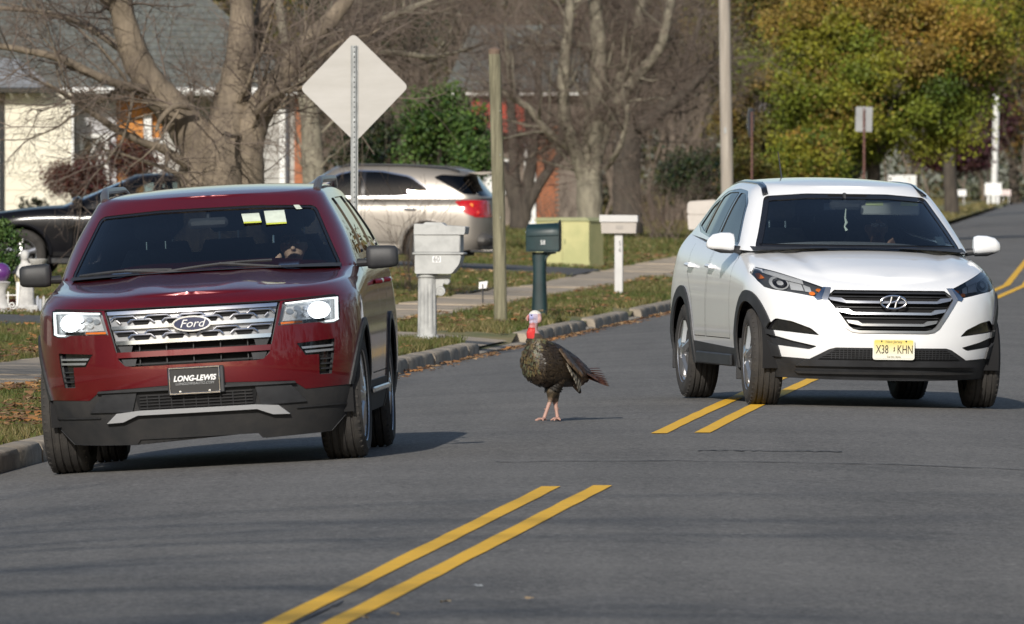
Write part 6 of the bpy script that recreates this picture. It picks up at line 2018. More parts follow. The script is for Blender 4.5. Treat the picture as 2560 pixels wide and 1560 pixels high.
# small notice staked in the verge
o = empty('yard_notice', on_land(1207, 163), R(-20), 'small white notice on a stake beside the wooden post', 'sign')
q = MB(); q.box((0, 0, 0.11), (0.015, 0.015, 0.30)); q.build('stake', M_black, o)
q = MB(); q.prism([(-0.055, 0.20), (0.05, 0.21), (0.065, 0.30), (-0.05, 0.285)], 0, 0.01); q.build('notice', M_white, o)
# stub of a grey pipe by the red car
o = empty('stake', on_land(975, 146), 0, 'short grey-green stake on the verge just right of the red SUV', 'stake')
q = MB(); q.tube([(0, 0, 0.02), (0.0, 0, 0.34)], 0.019, 8); q.build('shaft', mat('grey green metal', (0.16, 0.19, 0.17), 0.5), o, True)
q = MB(); q.box((0, 0, 0.03), (0.06, 0.05, 0.08), bev=0.01); q.build('foot', M_black, o)

# far lawn signs
for px, D, w_, h_, lab in ((2483, 745, 0.44, 0.32, 'white yard sign on legs in front of the tall white post'), (2515, 780, 0.26, 0.16, 'small pale pink yard sign right of the larger white one'), (2402, 730, 0.28, 0.16, 'low white yard sign alone on the tan far lawn')):
    o = empty('yard_sign', on_land(px, D), 0, lab, 'sign'); o.scale = (2.2,) * 3
    hz = 0.25 if w_ > 0.4 else 0.22
    q = MB(); q.box((0, 0, hz + h_ / 2), (w_, 0.012, h_)); q.build('panel', M_white if 'pink' not in lab else mat('pale pink board', (0.7, 0.58, 0.56), 0.6), o)
    for s in (-0.3, 0.3):
        q = MB(); q.box((s * w_, 0.02, hz / 2), (0.05 if w_ > 0.4 else 0.012, 0.012, hz + 0.05)); q.build('leg', M_white, o)
    if w_ > 0.4:
        for zz, mm in ((0.46, 'teal'), (0.40, 'red'), (0.33, 'blue')):
            q = MB(); q.box((0, -0.008, zz), (0.26, 0.003, 0.02)); q.build('print_line', mat('faded ' + mm, {'teal': (0.35, 0.55, 0.5), 'red': (0.6, 0.4, 0.4), 'blue': (0.4, 0.55, 0.62)}[mm], 0.6), o)
# ---------------------------------------------------------------- trees
class Tubes:
    """Many tapered tubes gathered into one mesh."""
    def __init__(s): s.V = []; s.F = []; s.n = 0
    def add(s, path, rad, k):
        P = np.asarray(path, dtype=np.float64); m = len(P)
        T = np.gradient(P, axis=0); T /= (np.linalg.norm(T, axis=1, keepdims=True) + 1e-9)
        ref = np.array([0.0, 0, 1]) if abs(T[0, 2]) < 0.9 else np.array([1.0, 0, 0])
        A = np.cross(T, ref); A /= (np.linalg.norm(A, axis=1, keepdims=True) + 1e-9)
        B = np.cross(T, A)
        th = np.arange(k) * 2 * np.pi / k
        r = np.asarray(rad)[:, None, None]
        V = P[:, None, :] + r * (A[:, None, :] * np.cos(th)[None, :, None] + B[:, None, :] * np.sin(th)[None, :, None])
        s.V.append(V.reshape(-1, 3))
        i = np.arange(m - 1)[:, None] * k; j = np.arange(k)[None, :]; j2 = (j + 1) % k
        s.F.append(np.stack([i + j, i + j2, i + k + j2, i + k + j], -1).reshape(-1, 4) + s.n)
        s.n += m * k
    def build(s, name, m, parent=None):
        V = np.concatenate(s.V).astype(np.float32); F = np.concatenate(s.F).astype(np.int32)
        me = bpy.data.meshes.new(name)
        me.vertices.add(len(V)); me.vertices.foreach_set('co', V.reshape(-1))
        me.loops.add(F.size); me.loops.foreach_set('vertex_index', F.reshape(-1))
        me.polygons.add(len(F)); me.polygons.foreach_set('loop_start', np.arange(0, F.size, 4, dtype=np.int32))
        me.materials.append(m)
        me.update(calc_edges=True)
        me.polygons.foreach_set('use_smooth', [True] * len(F))
        return link(name, me, parent)

def sides(r): return 12 if r > 0.15 else 8 if r > 0.05 else 5 if r > 0.015 else 3
def grow(tb, p, d, r, L, lvl, rnd, maxl=4, wander=0.22, lift=0.05, kids=(5, 5, 5, 4, 3), minr=0.003, ang=(0.5, 1.1), zmax=99, tb2=None, gravity=0.0):
    n = max(3, int(L / 0.22))
    p = Vector(p); d = Vector(d).normalized()
    path = [p.copy()]; rad = [r]
    for i in range(n):
        d = d + Vector((rnd.gauss(0, wander), rnd.gauss(0, wander), rnd.gauss(0, wander) + lift - gravity)) * 0.5
        d.normalize()
        p = p + d * (L / n)
        path.append(p.copy()); rad.append(max(minr * 0.7, r * (1 - 0.62 * (i + 1) / n)))
    t_ = tb if (r > 0.03 or tb2 is None) else tb2
    t_.add(path, rad, sides(r))
    if lvl >= maxl or p.z > zmax: return
    nk = kids[min(lvl, len(kids) - 1)]
    nk = int(nk * max(0.5, min(2.0, L / 0.9)) + rnd.random())
    for _ in range(nk):
        t = rnd.uniform(0.2, 1.0)
        i = min(n - 1, int(t * n))
        q = path[i].lerp(path[i + 1], rnd.random())
        ax = (path[i + 1] - path[i]).normalized()
        side = Vector((rnd.gauss(0, 1), rnd.gauss(0, 1), rnd.gauss(0, 0.7)))
        side = (side - ax * side.dot(ax)).normalized()
        a = rnd.uniform(*ang)
        dd = ax * math.cos(a) + side * math.sin(a)
        rr = max(minr, rad[i] * rnd.uniform(0.35, 0.6))
        grow(tb, q, dd, rr, L * rnd.uniform(0.40, 0.72), lvl + 1, rnd, maxl, wander, lift, kids, minr, ang, zmax, tb2, gravity)

def limb(tb, pts, rads, k=14, sub=5):
    """Main limb through given points, smoothed; returns the fine path and radii."""
    pts = [Vector(p) for p in pts]
    out = []; ro = []
    for i in range(len(pts) - 1):
        p0 = pts[max(0, i - 1)]; p1 = pts[i]; p2 = pts[i + 1]; p3 = pts[min(len(pts) - 1, i + 2)]
        for j in range(sub):
            t = j / sub
            out.append(0.5 * ((2 * p1) + (p2 - p0) * t + (2 * p0 - 5 * p1 + 4 * p2 - p3) * t * t + (3 * p1 - p0 - 3 * p2 + p3) * t ** 3))
            ro.append(rads[i] + (rads[i + 1] - rads[i]) * t)
    out.append(pts[-1]); ro.append(rads[-1])
    rn = random.Random(len(out) * 7 + int(rads[0] * 999))
    ro2 = [r * (1 + rn.uniform(-0.06, 0.06)) for r in ro]
    tb.add(out, ro2, k)
    return out, ro

def arrays(t): return np.concatenate(t.V), np.concatenate(t.F)
SPRAYS = []
for i_ in range(26):
    t_ = Tubes()
    grow(t_, (0, 0, 0), (0, 0, 1), 0.014, 1.0, 1, random.Random(100 + i_), 4, 0.25, 0.0, (4, 4, 4, 3), 0.0029)
    SPRAYS.append(arrays(t_))
def put(tb, arr, p, d, sc, rnd, wsc=1.0):
    """Place a ready-made spray at p, pointing along d."""
    V, F = arr
    qn = Vector(d).normalized().to_track_quat('Z', 'Y').to_matrix() @ Matrix.Rotation(rnd.uniform(0, 6.28), 3, 'Z')
    M_ = np.array(qn) * sc
    tb.V.append(V @ M_.T + np.array(p)); tb.F.append(F + tb.n); tb.n += len(V)

def tree_from_limbs(name, label, D, limbs, m_bark, m_twig, seed, dens=1.0, group=None, maxl=3, Lk=(0.8, 1.8), zmax=6.5, lift=0.05, cat='tree', gravity=0.0):
    """limbs: list of ([(px,py,depth)...], [radius px...], twig density)."""
    k = FPX / D
    rnd = random.Random(seed)
    base = limbs[0][0][0]
    Xb = PX(base[0], D)
    root = empty(name, (Xb, D, zland(Xb, D)), 0, label, cat, group)
    tk = Tubes(); tw = Tubes()
    def W(p): return Vector(((p[0] - 1280) / k - Xb, p[2], CAM_H + (HOR - p[1]) / k - root.location.z))
    for pts, rads, dn in limbs:
        path, rr = limb(tk, [W(p) for p in pts], [r / k for r in rads])
        n = int(len(path) * dn * dens)
        for _ in range(n):
            i = rnd.randrange(1, len(path) - 1)
            if path[i].z < 1.0: continue
            ax = (path[i + 1] - path[i]).normalized()
            side = Vector((rnd.gauss(0, 1), rnd.gauss(0, 1), rnd.gauss(0, 0.6)))
            side = (side - ax * side.dot(ax)).normalized()
            a = rnd.uniform(0.5, 1.3)
            dd = ax * math.cos(a) + side * math.sin(a) + Vector((0, 0, lift - gravity))
            if rnd.random() < 0.30:
                # a real secondary branch carrying sprays
                L = rnd.uniform(1.0, 2.0); r0 = min(rr[i] * 0.4, rnd.uniform(0.02, 0.045))
                sub = Tubes(); p = path[i].copy(); d = dd.normalized(); pp = [p.copy()]; rd = [r0]
                nn = 8
                for j in range(nn):
                    d = (d + Vector((rnd.gauss(0, .16), rnd.gauss(0, .16), rnd.gauss(0, .16) + 0.04))).normalized()
                    p = p + d * L / nn; pp.append(p.copy()); rd.append(r0 * (1 - 0.7 * (j + 1) / nn))
                tk.add(pp, rd, 6)
                for j in range(2, nn + 1):
                    sd_ = Vector((rnd.gauss(0, 1), rnd.gauss(0, 1), rnd.gauss(0, .7)))
                    put(tw, rnd.choice(SPRAYS), pp[j], (pp[j] - pp[j - 1]).normalized() * 0.8 + sd_ * 0.6, rnd.uniform(0.45, 0.95), rnd)
            else:
                put(tw, rnd.choice(SPRAYS), path[i], dd, rnd.uniform(*Lk) * 0.75, rnd)
    tk.build('trunk', m_bark, root)
    if tw.V: tw.build('twigs', m_twig, root)
    return root
M_bark = mat('grey maple bark', (0.235, 0.19, 0.138), 0.9, col2=(0.10, 0.08, 0.06), scale=3.0, stretch=(1.6, 1.6, 0.5), bump=0.9, bscale=9, contrast=(0.3, 0.62))
M_barkl = mat('lichened pale bark', (0.27, 0.245, 0.185), 0.9, col2=(0.13, 0.115, 0.088), scale=3.5, stretch=(1.4, 1.4, 0.6), bump=0.7, bscale=9, contrast=(0.33, 0.6))
M_barkd = mat('dark bark', (0.085, 0.07, 0.055), 0.9, col2=(0.045, 0.037, 0.03), scale=3.5, stretch=(1.6, 1.6, 0.5), bump=0.6, bscale=9)
M_twig = mat('grey brown twigs', (0.20, 0.158, 0.125), 0.85, col2=(0.12, 0.09, 0.075), scale=1.3)
M_twigr = mat('reddish twigs', (0.13, 0.075, 0.062), 0.85, col2=(0.085, 0.05, 0.045), scale=1.3)
def z4(x, y): return x * 0.3729, y * 0.3729            # measured on an enlarged crop of the photograph
def Z(pts, o=(0, 0)):
    return [(o[0] + 0.3729 * p[0], o[1] + 0.3729 * p[1], p[2] if len(p) > 2 else 0.0) for p in pts]
tree_from_limbs('maple_tree', 'huge bare multi-stemmed tree between the red and black cars', 168, [
    (Z([(1340, 1760), (1330, 1250), (1340, 1000), (1180, 760, -.1), (1010, 560, -.2), (900, 350, -.3), (830, 100, -.4), (800, -150, -.5), (760, -500, -.6)]), [66, 54, 52, 46, 40, 35, 31, 27, 18], 0.35),
    (Z([(1500, 1760, -.25), (1490, 1250, -.22), (1500, 1000, -.1), (1560, 700, .1), (1600, 400, .2), (1620, 100, .3), (1600, -200, .3), (1650, -500, .4)]), [64, 52, 52, 44, 37, 32, 27, 18], 0.45),
    (Z([(1640, 1760), (1640, 1250), (1640, 980), (1740, 740), (1900, 500), (2050, 300), (2250, 100), (2420, -150)]), [64, 52, 48, 38, 31, 26, 21, 16], 0.6),
    (Z([(1480, 900, .5), (1500, 600, .6), (1680, 350, .8), (1750, 80, .9), (1800, -200, 1.0)]), [30, 24, 22, 20, 16], 0.7),
    (Z([(1250, 1100, -.3), (1090, 995, -.6), (980, 960, -.7), (780, 860, -.9), (640, 760, -1.0), (490, 660, -1.1), (330, 560, -1.2)]), [13, 11, 10, 9, 8, 6, 4], 0.35),
    (Z([(1010, 600, -.3), (870, 585, -.6), (680, 520, -.9), (430, 400, -1.1), (250, 355, -1.2), (0, 315, -1.3), (-200, 330, -1.4)]), [13, 12, 11, 10, 9, 8, 6], 0.42),
    (Z([(1290, 720, -.5), (1180, 715, -.7), (1090, 800, -.8), (1060, 880, -.9)]), [9, 8, 6, 4], 0.6),
    (Z([(950, 450, .2), (700, 250, .5), (450, 120, .8), (150, 60, 1.0), (-150, 40, 1.2)]), [12, 10, 9, 7, 5], 0.5),
    (Z([(1720, 760, -.4), (1850, 640, -.8), (2050, 590, -1.0), (2300, 560, -1.2)]), [10, 8, 6, 4], 1.3),
    (Z([(860, 200, -.2), (700, 0, -.4), (500, -150, -.6), (250, -250, -.8)]), [12, 10, 8, 6], 1.2),
], M_bark, M_twig, 21, dens=1.15, maxl=4)
tree_from_limbs('bare_tree', 'bare tree with a pale straight trunk seen under the diamond sign', 246, [
    ([(786, 640, 0), (786, 480, 0), (778, 330, 0), (770, 220, 0), (800, 100, 0), (860, -20, 0), (900, -160, 0)], [34, 30, 26, 24, 21, 18, 14], 0.9),
    ([(772, 260, 0.1), (730, 160, .3), (700, 40, .5), (690, -80, .6)], [16, 13, 11, 8], 1.2),
    ([(800, 110, 0), (900, 60, -.3), (1010, 30, -.5), (1120, -20, -.6)], [13, 11, 9, 6], 1.6),
    ([(780, 210, 0), (860, 150, .3), (960, 130, .5), (1080, 140, .7), (1180, 120, .8)], [11, 9, 8, 6, 4], 1.8),
    ([(840, 40, 0), (960, -30, .3), (1100, -60, .4)], [11, 9, 6], 1.5),
], M_barkl, M_twig, 5, dens=1.3, maxl=4)
O6 = (1200, 0)
tree_from_limbs('bare_tree', 'bare tree with pale lichened limbs fanning up behind the utility cabinet', 300, [
    (Z([(730, 1700), (735, 1450), (735, 1180), (760, 900), (790, 600), (800, 400), (790, 200), (770, 0), (760, -250)], O6), [40, 34, 31, 28, 24, 21, 19, 17, 14], 0.8),
    (Z([(710, 1200), (630, 980, -.2), (570, 800, -.3), (560, 500, -.4), (590, 200, -.4), (610, -50, -.4)], O6), [24, 19, 17, 15, 13, 11], 1.2),
    (Z([(760, 1050), (860, 780, .2), (950, 520, .3), (1055, 220, .4), (1085, 0, .4), (1090, -200, .4)], O6), [24, 22, 20, 17, 14, 11], 1.2),
    (Z([(900, 720), (1080, 480, -.2), (1210, 310, -.4), (1275, 30, -.5), (1320, -200, -.5)], O6), [17, 15, 13, 11, 8], 1.4),
    (Z([(610, 1000), (450, 880, -.5), (330, 730, -.7), (240, 672, -.8), (120, 600, -.9)], O6), [12, 10, 9, 8, 6], 1.6),
    (Z([(840, 1130), (930, 1000, -.6), (975, 840, -.7), (990, 700, -.8)], O6), [8, 7, 6, 4], 1.2),
    (Z([(800, 430), (900, 330, .3), (1050, 300, .5), (1300, 250, .6)], O6), [11, 9, 7, 5], 1.8),
    (Z([(780, 330), (640, 300, .3), (480, 330, .5), (300, 250, .6)], O6), [11, 9, 7, 5], 1.8),
], M_barkl, M_twig, 8, dens=1.5, maxl=4)
tree_from_limbs('bare_tree', 'thick dark-trunked bare tree just left of the utility pole', 312, [
    (Z([(985, 1700), (985, 1400), (985, 1100), (1000, 900), (1020, 700), (1010, 450), (1060, 200), (1100, -100)], O6), [46, 38, 36, 33, 24, 19, 15, 11], 0.8),
    (Z([(1010, 900), (1120, 820, -.3), (1290, 690, -.6), (1420, 580, -.8), (1560, 430, -.9), (1700, 380, -1)], O6), [20, 17, 14, 11, 8, 5], 1.8),
    (Z([(970, 900), (880, 700, .4), (800, 480, .6), (700, 200, .8)], O6), [16, 13, 11, 8], 1.0),
    (Z([(1150, 800, -.3), (1300, 560, 0), (1420, 300, 0), (1500, 60, 0)], O6), [11, 9, 7, 5], 1.6),
], M_barkd, M_twig, 9, dens=1.3, maxl=4)
tree_from_limbs('bare_tree', 'small dark tree forking near the ground right of the wooden post', 335, [
    (Z([(265, 1540), (260, 1420), (232, 1200), (225, 950), (205, 700), (180, 450), (120, 200)], O6), [26, 23, 15, 13, 11, 9, 6], 0.9),
    (Z([(290, 1480), (320, 1250), (350, 1050), (375, 820), (390, 600), (400, 350), (450, 100)], O6), [20, 16, 13, 12, 10, 8, 5], 1.0),
    (Z([(300, 1420), (400, 1230), (500, 1090), (590, 980), (680, 850)], O6), [15, 13, 11, 9, 5], 0.9),
    (Z([(240, 1400), (160, 1150), (60, 900), (-40, 780), (-200, 650)], O6), [15, 12, 10, 8, 5], 1.2),
], M_barkd, M_twigr, 12, dens=1.3, maxl=4)

# foliage ------------------------------------------------------------------
def leafcloud(rs, centres, radii, n, size, cols, flat=0.35, up=0.3):
    """n leaf quads scattered round cluster centres (with their own colours)."""
    m = len(centres)
    idx = rs.randint(0, m, n)
    c = centres[idx] + rs.normal(0, 1, (n, 3)) * radii[idx][:, None] * np.array([1, 1, 0.7])
    nr = rs.normal(0, 1, (n, 3)); nr[:, 2] += up; nr[:, 1] -= flat
    nr /= np.linalg.norm(nr, axis=1, keepdims=True)
    a = np.cross(nr, rs.normal(0, 1, (n, 3))); a /= np.linalg.norm(a, axis=1, keepdims=True)
    b = np.cross(nr, a)
    s = size * rs.uniform(0.6, 1.3, n)[:, None]
    fold = nr * s * 0.22
    V = np.stack([c - a * s * 0.5, c + b * s * 0.38 + fold, c + a * s * 0.55, c - b * s * 0.38 + fold], 1)
    col = cols[idx] * rs.uniform(0.55, 1.35, (n, 1)) + rs.normal(0, 0.006, (n, 3))
    return V.reshape(-1, 3), np.clip(col, 0.004, 1)

def leaf_mat(name):
    m = mat(name, (1, 1, 1), 0.55, attr='Col', spec=0.3)
    b = m.node_tree.nodes['Principled BSDF']
    n = m.node_tree.nodes; L = m.node_tree.links.new
    t = n.new('ShaderNodeBsdfTranslucent'); mx = n.new('ShaderNodeMixShader'); mx.inputs[0].default_value = 0.25
    at = [x for x in n if x.type == 'ATTRIBUTE'][0]
    L(at.outputs['Color'], t.inputs[0]); L(b.outputs[0], mx.inputs[1]); L(t.outputs[0], mx.inputs[2]); L(mx.outputs[0], n['Material Output'].inputs[0])
    return m
M_leaf = leaf_mat('broad leaves')

def crown_tree(name, label, px, py, D, rx, ry, rz, n, size, pal, seed, nclus=140, cat='tree', group=None, trunk=True, crad=0.32, m_bark=None, shell=0.55, up=0.3, top=None):
    """Leafy tree: trunk, limbs and a crown of leaf clusters spread through an uneven ellipsoid."""
    k = FPX / D
    rs = np.random.RandomState(seed); rnd = random.Random(seed)
    X = PX(px, D)
    root = empty(name, (X, D, zland(X, D)), 0, label, cat, group)
    cz = CAM_H + (HOR - py) / k - root.location.z
    d = rs.normal(0, 1, (nclus, 3)); d /= np.linalg.norm(d, axis=1, keepdims=True)
    rad = rs.uniform(shell ** 3, 1, nclus) ** (1 / 3)
    lump = np.array([1 + 0.28 * mnoise.noise(Vector(x) * 1.9 + Vector((seed, 0, 0))) for x in d])
    C = d * (rad * lump)[:, None] * np.array([rx, ry, rz]) + np.array([0, 0, cz])
    C[:, 2] = np.maximum(C[:, 2], 0.25)
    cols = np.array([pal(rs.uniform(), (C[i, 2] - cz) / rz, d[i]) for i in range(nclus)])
    V, col = leafcloud(rs, C, np.full(nclus, crad) * rs.uniform(0.6, 1.2, nclus), n, size, cols, up=up, flat=0.75)
    tris('crown', V, M_leaf, root, col, 4)
    if trunk:
        tk = Tubes(); tw = Tubes()
        grow(tk, (0, 0, -0.1), (0, 0, 1), max(0.05, rx * 0.075), cz * 0.8 + 0.2, 0, rnd, 0, 0.06, 0.2)
        for i in rs.choice(nclus, min(40, nclus), replace=False):
            z0 = rnd.uniform(0.35, 0.8) * cz
            p0 = Vector((0, 0, z0)); p1 = Vector(C[i])
            mid = (p0 + p1) / 2 + Vector((rnd.gauss(0, .1), rnd.gauss(0, .1), 0.15)) * rx * 0.5
            limb(tk, [p0, mid, p1], [rx * 0.022, rx * 0.013, rx * 0.004], 5, 4)
        tk.build('trunk', m_bark or M_barkd, root)
    return root
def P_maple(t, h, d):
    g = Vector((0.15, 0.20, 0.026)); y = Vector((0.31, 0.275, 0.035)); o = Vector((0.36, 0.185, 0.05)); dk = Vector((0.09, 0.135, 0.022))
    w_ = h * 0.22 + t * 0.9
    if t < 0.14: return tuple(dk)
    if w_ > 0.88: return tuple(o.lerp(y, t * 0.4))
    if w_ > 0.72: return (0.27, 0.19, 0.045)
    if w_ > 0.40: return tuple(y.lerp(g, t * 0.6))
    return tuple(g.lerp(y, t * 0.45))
def P_olive(t, h, d): return tuple(Vector((0.13, 0.115, 0.03)).lerp(Vector((0.22, 0.13, 0.04)) if t > 0.5 else Vector((0.10, 0.12, 0.024)), abs(t - 0.5) * 1.6))
def P_brown(t, h, d): return tuple(Vector((0.20, 0.125, 0.035)).lerp(Vector((0.28, 0.14, 0.04)), t)) if t > 0.35 else (0.13, 0.125, 0.028)
def P_purple(t, h, d): return tuple(Vector((0.045, 0.016, 0.02)).lerp(Vector((0.09, 0.035, 0.038)), t))
def P_ever(t, h, d): return tuple(Vector((0.04, 0.085, 0.02)).lerp(Vector((0.10, 0.165, 0.04)), t))
def P_dark(t, h, d): return tuple(Vector((0.016, 0.03, 0.012)).lerp(Vector((0.04, 0.055, 0.02)), t))
def P_red(t, h, d): return tuple(Vector((0.06, 0.022, 0.018)).lerp(Vector((0.13, 0.05, 0.035)), t))
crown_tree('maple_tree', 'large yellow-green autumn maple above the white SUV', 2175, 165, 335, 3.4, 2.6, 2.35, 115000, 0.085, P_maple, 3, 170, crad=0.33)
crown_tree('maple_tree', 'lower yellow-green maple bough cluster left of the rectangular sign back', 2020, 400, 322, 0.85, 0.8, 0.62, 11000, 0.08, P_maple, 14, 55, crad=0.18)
crown_tree('autumn_tree', 'olive and russet tree right of the utility pole', 1915, 300, 345, 1.25, 1.2, 2.1, 26000, 0.085, P_olive, 4, 120, crad=0.26)
crown_tree('autumn_tree', 'yellow-green tree crown behind the top of the utility pole', 1870, 40, 365, 2.0, 1.6, 1.8, 18000, 0.10, P_olive, 6, 120, crad=0.34)
crown_tree('autumn_tree', 'rust-orange tree at the upper right corner', 2535, 130, 840, 5.2, 4.0, 6.4, 30000, 0.20, P_brown, 7, 170, crad=0.7)
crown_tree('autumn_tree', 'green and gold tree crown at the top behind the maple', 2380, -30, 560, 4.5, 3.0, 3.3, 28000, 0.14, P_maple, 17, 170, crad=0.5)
crown_tree('purple_tree', 'dark purple-leaved tree beside the white post', 2468, 300, 800, 1.6, 1.2, 2.1, 8000, 0.18, P_purple, 8, 90, crad=0.35)
crown_tree('japanese_maple', 'low domed purple weeping maple on the far lawn', 2385, 385, 640, 1.9, 1.5, 0.85, 9000, 0.15, P_purple, 9, 100, crad=0.3)
crown_tree('arborvitae', 'rounded bright green evergreen behind the silver SUV', 1100, 330, 262, 0.85, 0.8, 0.95, 9000, 0.085, P_ever, 10, 150, crad=0.16, shell=0.3)
crown_tree('arborvitae', 'small dark evergreen to the right of the sign post', 958, 350, 266, 0.42, 0.42, 0.62, 3500, 0.075, P_dark, 13, 70, crad=0.12, shell=0.3)
crown_tree('arborvitae', 'low green shrub under the bright green evergreen, behind the silver SUV roof', 1180, 400, 258, 0.35, 0.4, 0.42, 2500, 0.075, P_ever, 15, 60, crad=0.12, shell=0.3)
crown_tree('evergreen_shrub', 'broad dark evergreen shrub left of the utility pole', 1735, 440, 330, 0.95, 0.9, 0.62, 5500, 0.09, P_dark, 16, 100, crad=0.2, shell=0.3)
crown_tree('evergreen_shrub', 'dark evergreen mass behind the rectangular sign back', 2085, 400, 410, 0.85, 0.8, 1.0, 4500, 0.11, P_dark, 18, 90, crad=0.24, shell=0.3)
crown_tree('evergreen_shrub', 'olive shrub right of the utility pole base', 1880, 452, 318, 0.55, 0.5, 0.5, 3500, 0.09, P_olive, 19, 60, crad=0.16)
crown_tree('barberry_shrub', 'red-brown bushy shrub behind the black car', 195, 450, 250, 0.62, 0.5, 0.36, 6000, 0.05, P_red, 20, 90, crad=0.14, shell=0.2)
crown_tree('barberry_shrub', 'dark russet shrub in front of the orange wall', 330, 400, 252, 0.50, 0.45, 0.42, 5000, 0.05, P_red, 22, 80, crad=0.14, shell=0.2)
crown_tree('holly_shrub', 'dark green shrub right of the large tree trunk base', 900, 400, 258, 0.45, 0.4, 0.65, 3000, 0.07, P_dark, 23, 70, crad=0.14, shell=0.3)
crown_tree('evergreen_tree', 'tall olive-green evergreen behind the sign, high at top', 560, 60, 300, 1.6, 1.2, 1.4, 6000, 0.11, P_olive, 24, 120, crad=0.28)
crown_tree('evergreen_tree', 'dark green conifer crown at the top behind the bare limbs', 880, 40, 320, 2.0, 1.2, 1.2, 6000, 0.11, P_dark, 25, 120, crad=0.3)
crown_tree('topiary_shrub', 'clipped green evergreen at the left-hand edge', 2, 650, 150, 0.235, 0.24, 0.50, 5000, 0.035, P_ever, 26, 140, crad=0.045, shell=0.6, trunk=False)

# bare shrubs --------------------------------------------------------------
def bare_shrub(name, label, px, D, h, spread, n, seed, m, r=0.006, maxl=2, lift=0.1):
    rnd = random.Random(seed); X = PX(px, D)
    root = empty(name, (X, D, zland(X, D)), 0, label, 'shrub')
    t = Tubes()
    for i in range(n):
        a = rnd.uniform(0, 2 * math.pi)
        b = Vector((rnd.gauss(0, spread * 0.18), rnd.gauss(0, spread * 0.18), -0.03))
        grow(t, b, (math.cos(a) * spread * 0.5, math.sin(a) * spread * 0.5, 1), r * rnd.uniform(0.6, 1.2), h * rnd.uniform(0.6, 1.05), 0, rnd, maxl, 0.12, lift, (3, 3, 2), 0.0028, (0.25, 0.6))
    t.build('stems', m, root)
    return root
M_stem = mat('tan shrub stems', (0.24, 0.18, 0.13), 0.8, col2=(0.15, 0.11, 0.085), scale=3)
bare_shrub('bare_shrub', 'leafless upright shrub in front of the silver SUV', 1020, 172, 1.05, 0.36, 15, 2, M_stem)
bare_shrub('bare_shrub', 'spreading grey leafless shrub left of the utility pole', 1660, 300, 1.6, 1.6, 34, 3, M_twig, 0.012, 3)
bare_shrub('bare_shrub', 'reddish leafless shrub between the trunks behind the cabinet', 1650, 330, 1.1, 1.2, 26, 4, M_twigr, 0.010, 3)
bare_shrub('bare_shrub', 'pale leafless thicket left of the lichened tree', 1395, 345, 1.1, 1.4, 30, 5, M_twig, 0.010, 3)
bare_shrub('bare_shrub', 'thin brown leafless shrub right of the small evergreen', 905, 262, 1.5, 0.9, 22, 6, M_twigr, 0.008, 3)
# woods far behind: too many stems to count
def far_wood():
    rs = np.random.RandomState(31); rnd = random.Random(31)
    t = Tubes(); lib = []
    for i in range(10):
        u = Tubes()
        grow(u, (0, 0, 0), (0, 0, 1), 0.10, 6.0, 0, rnd, 2, 0.14, 0.08, (5, 4, 3), 0.010, (0.3, 0.9))
        lib.append(arrays(u))
    for i in range(170):
        X = rnd.uniform(-24, 12) if i < 125 else rnd.uniform(16, 62)
        put(t, rnd.choice(lib), (X, rnd.uniform(400, 470) if X < 12 else rnd.uniform(760, 900), 0.1), (rnd.gauss(0, .10), rnd.gauss(0, .10), 1), rnd.uniform(0.7, 1.3), rnd)
    o = t.build('bare_wood', M_twigd, None)
    tag(o, 'brown mass of bare woodland far behind the houses', 'woodland', kind='stuff')
    C = np.stack([rs.uniform(-26, 30, 700), rs.uniform(440, 500, 700), rs.uniform(0.2, 9.5, 700)], 1)
    cols = np.array([P_olive(rs.uniform(), 0, None) if rs.uniform() < 0.45 else P_dark(rs.uniform(), 0, None) if rs.uniform() < 0.6 else tuple(np.array((0.10, 0.07, 0.045)) * rs.uniform(0.6, 1.2)) for _ in range(700)]) * 0.8
    far = C[:, 0] > 9; C[far, 1] += 380; C[far, 0] *= 1.7
    V, col = leafcloud(rs, C, np.where(far, 1.5, 0.9), 90000, 0.26, cols)
    o = tris('far_foliage', V, M_leaf, None, col, 4)
    tag(o, 'dark olive and brown foliage of the distant wood', 'woodland', kind='stuff')
M_twigd = mat('dark far twigs', (0.19, 0.15, 0.115), 0.9, col2=(0.11, 0.088, 0.07), scale=0.8)
far_wood()
# ---------------------------------------------------------------- houses
M_cream = mat('cream painted siding', (0.74, 0.70, 0.58), 0.7, col2=(0.66, 0.62, 0.50), scale=1.2)
M_pale = mat('pale grey siding', (0.42, 0.41, 0.38), 0.75, col2=(0.34, 0.33, 0.31), scale=1.5)
M_shadow_siding = mat('siding with painted shade', (0.50, 0.50, 0.52), 0.75, var=0.06, scale=1.5)  # shade of the recess put into the siding colour as blue-grey
M_trim = mat('white house trim', (0.74, 0.74, 0.72), 0.6, var=0.04, scale=2)
M_shing = mat('grey-green roof shingle', (0.15, 0.16, 0.145), 0.9, col2=(0.085, 0.09, 0.085), scale=5, stretch=(2, 1, 1))
M_shingl = mat('pale grey porch shingle', (0.27, 0.28, 0.30), 0.9, col2=(0.18, 0.19, 0.20), scale=5)
M_orange = mat('orange timber shingle', (0.56, 0.24, 0.055), 0.8, col2=(0.40, 0.16, 0.04), scale=3, contrast=(0.3, 0.6))
M_brick = mat('orange brick', (0.42, 0.16, 0.075), 0.85, col2=(0.28, 0.10, 0.05), scale=6)
M_pane = mat('dark window glass', (0.03, 0.035, 0.04), 0.08, coat=0.5)
M_awn = mat('red awning', (0.42, 0.075, 0.045), 0.7, var=0.15, scale=3)
M_redw = mat('dark red siding', (0.11, 0.028, 0.025), 0.7, var=0.15, scale=3)

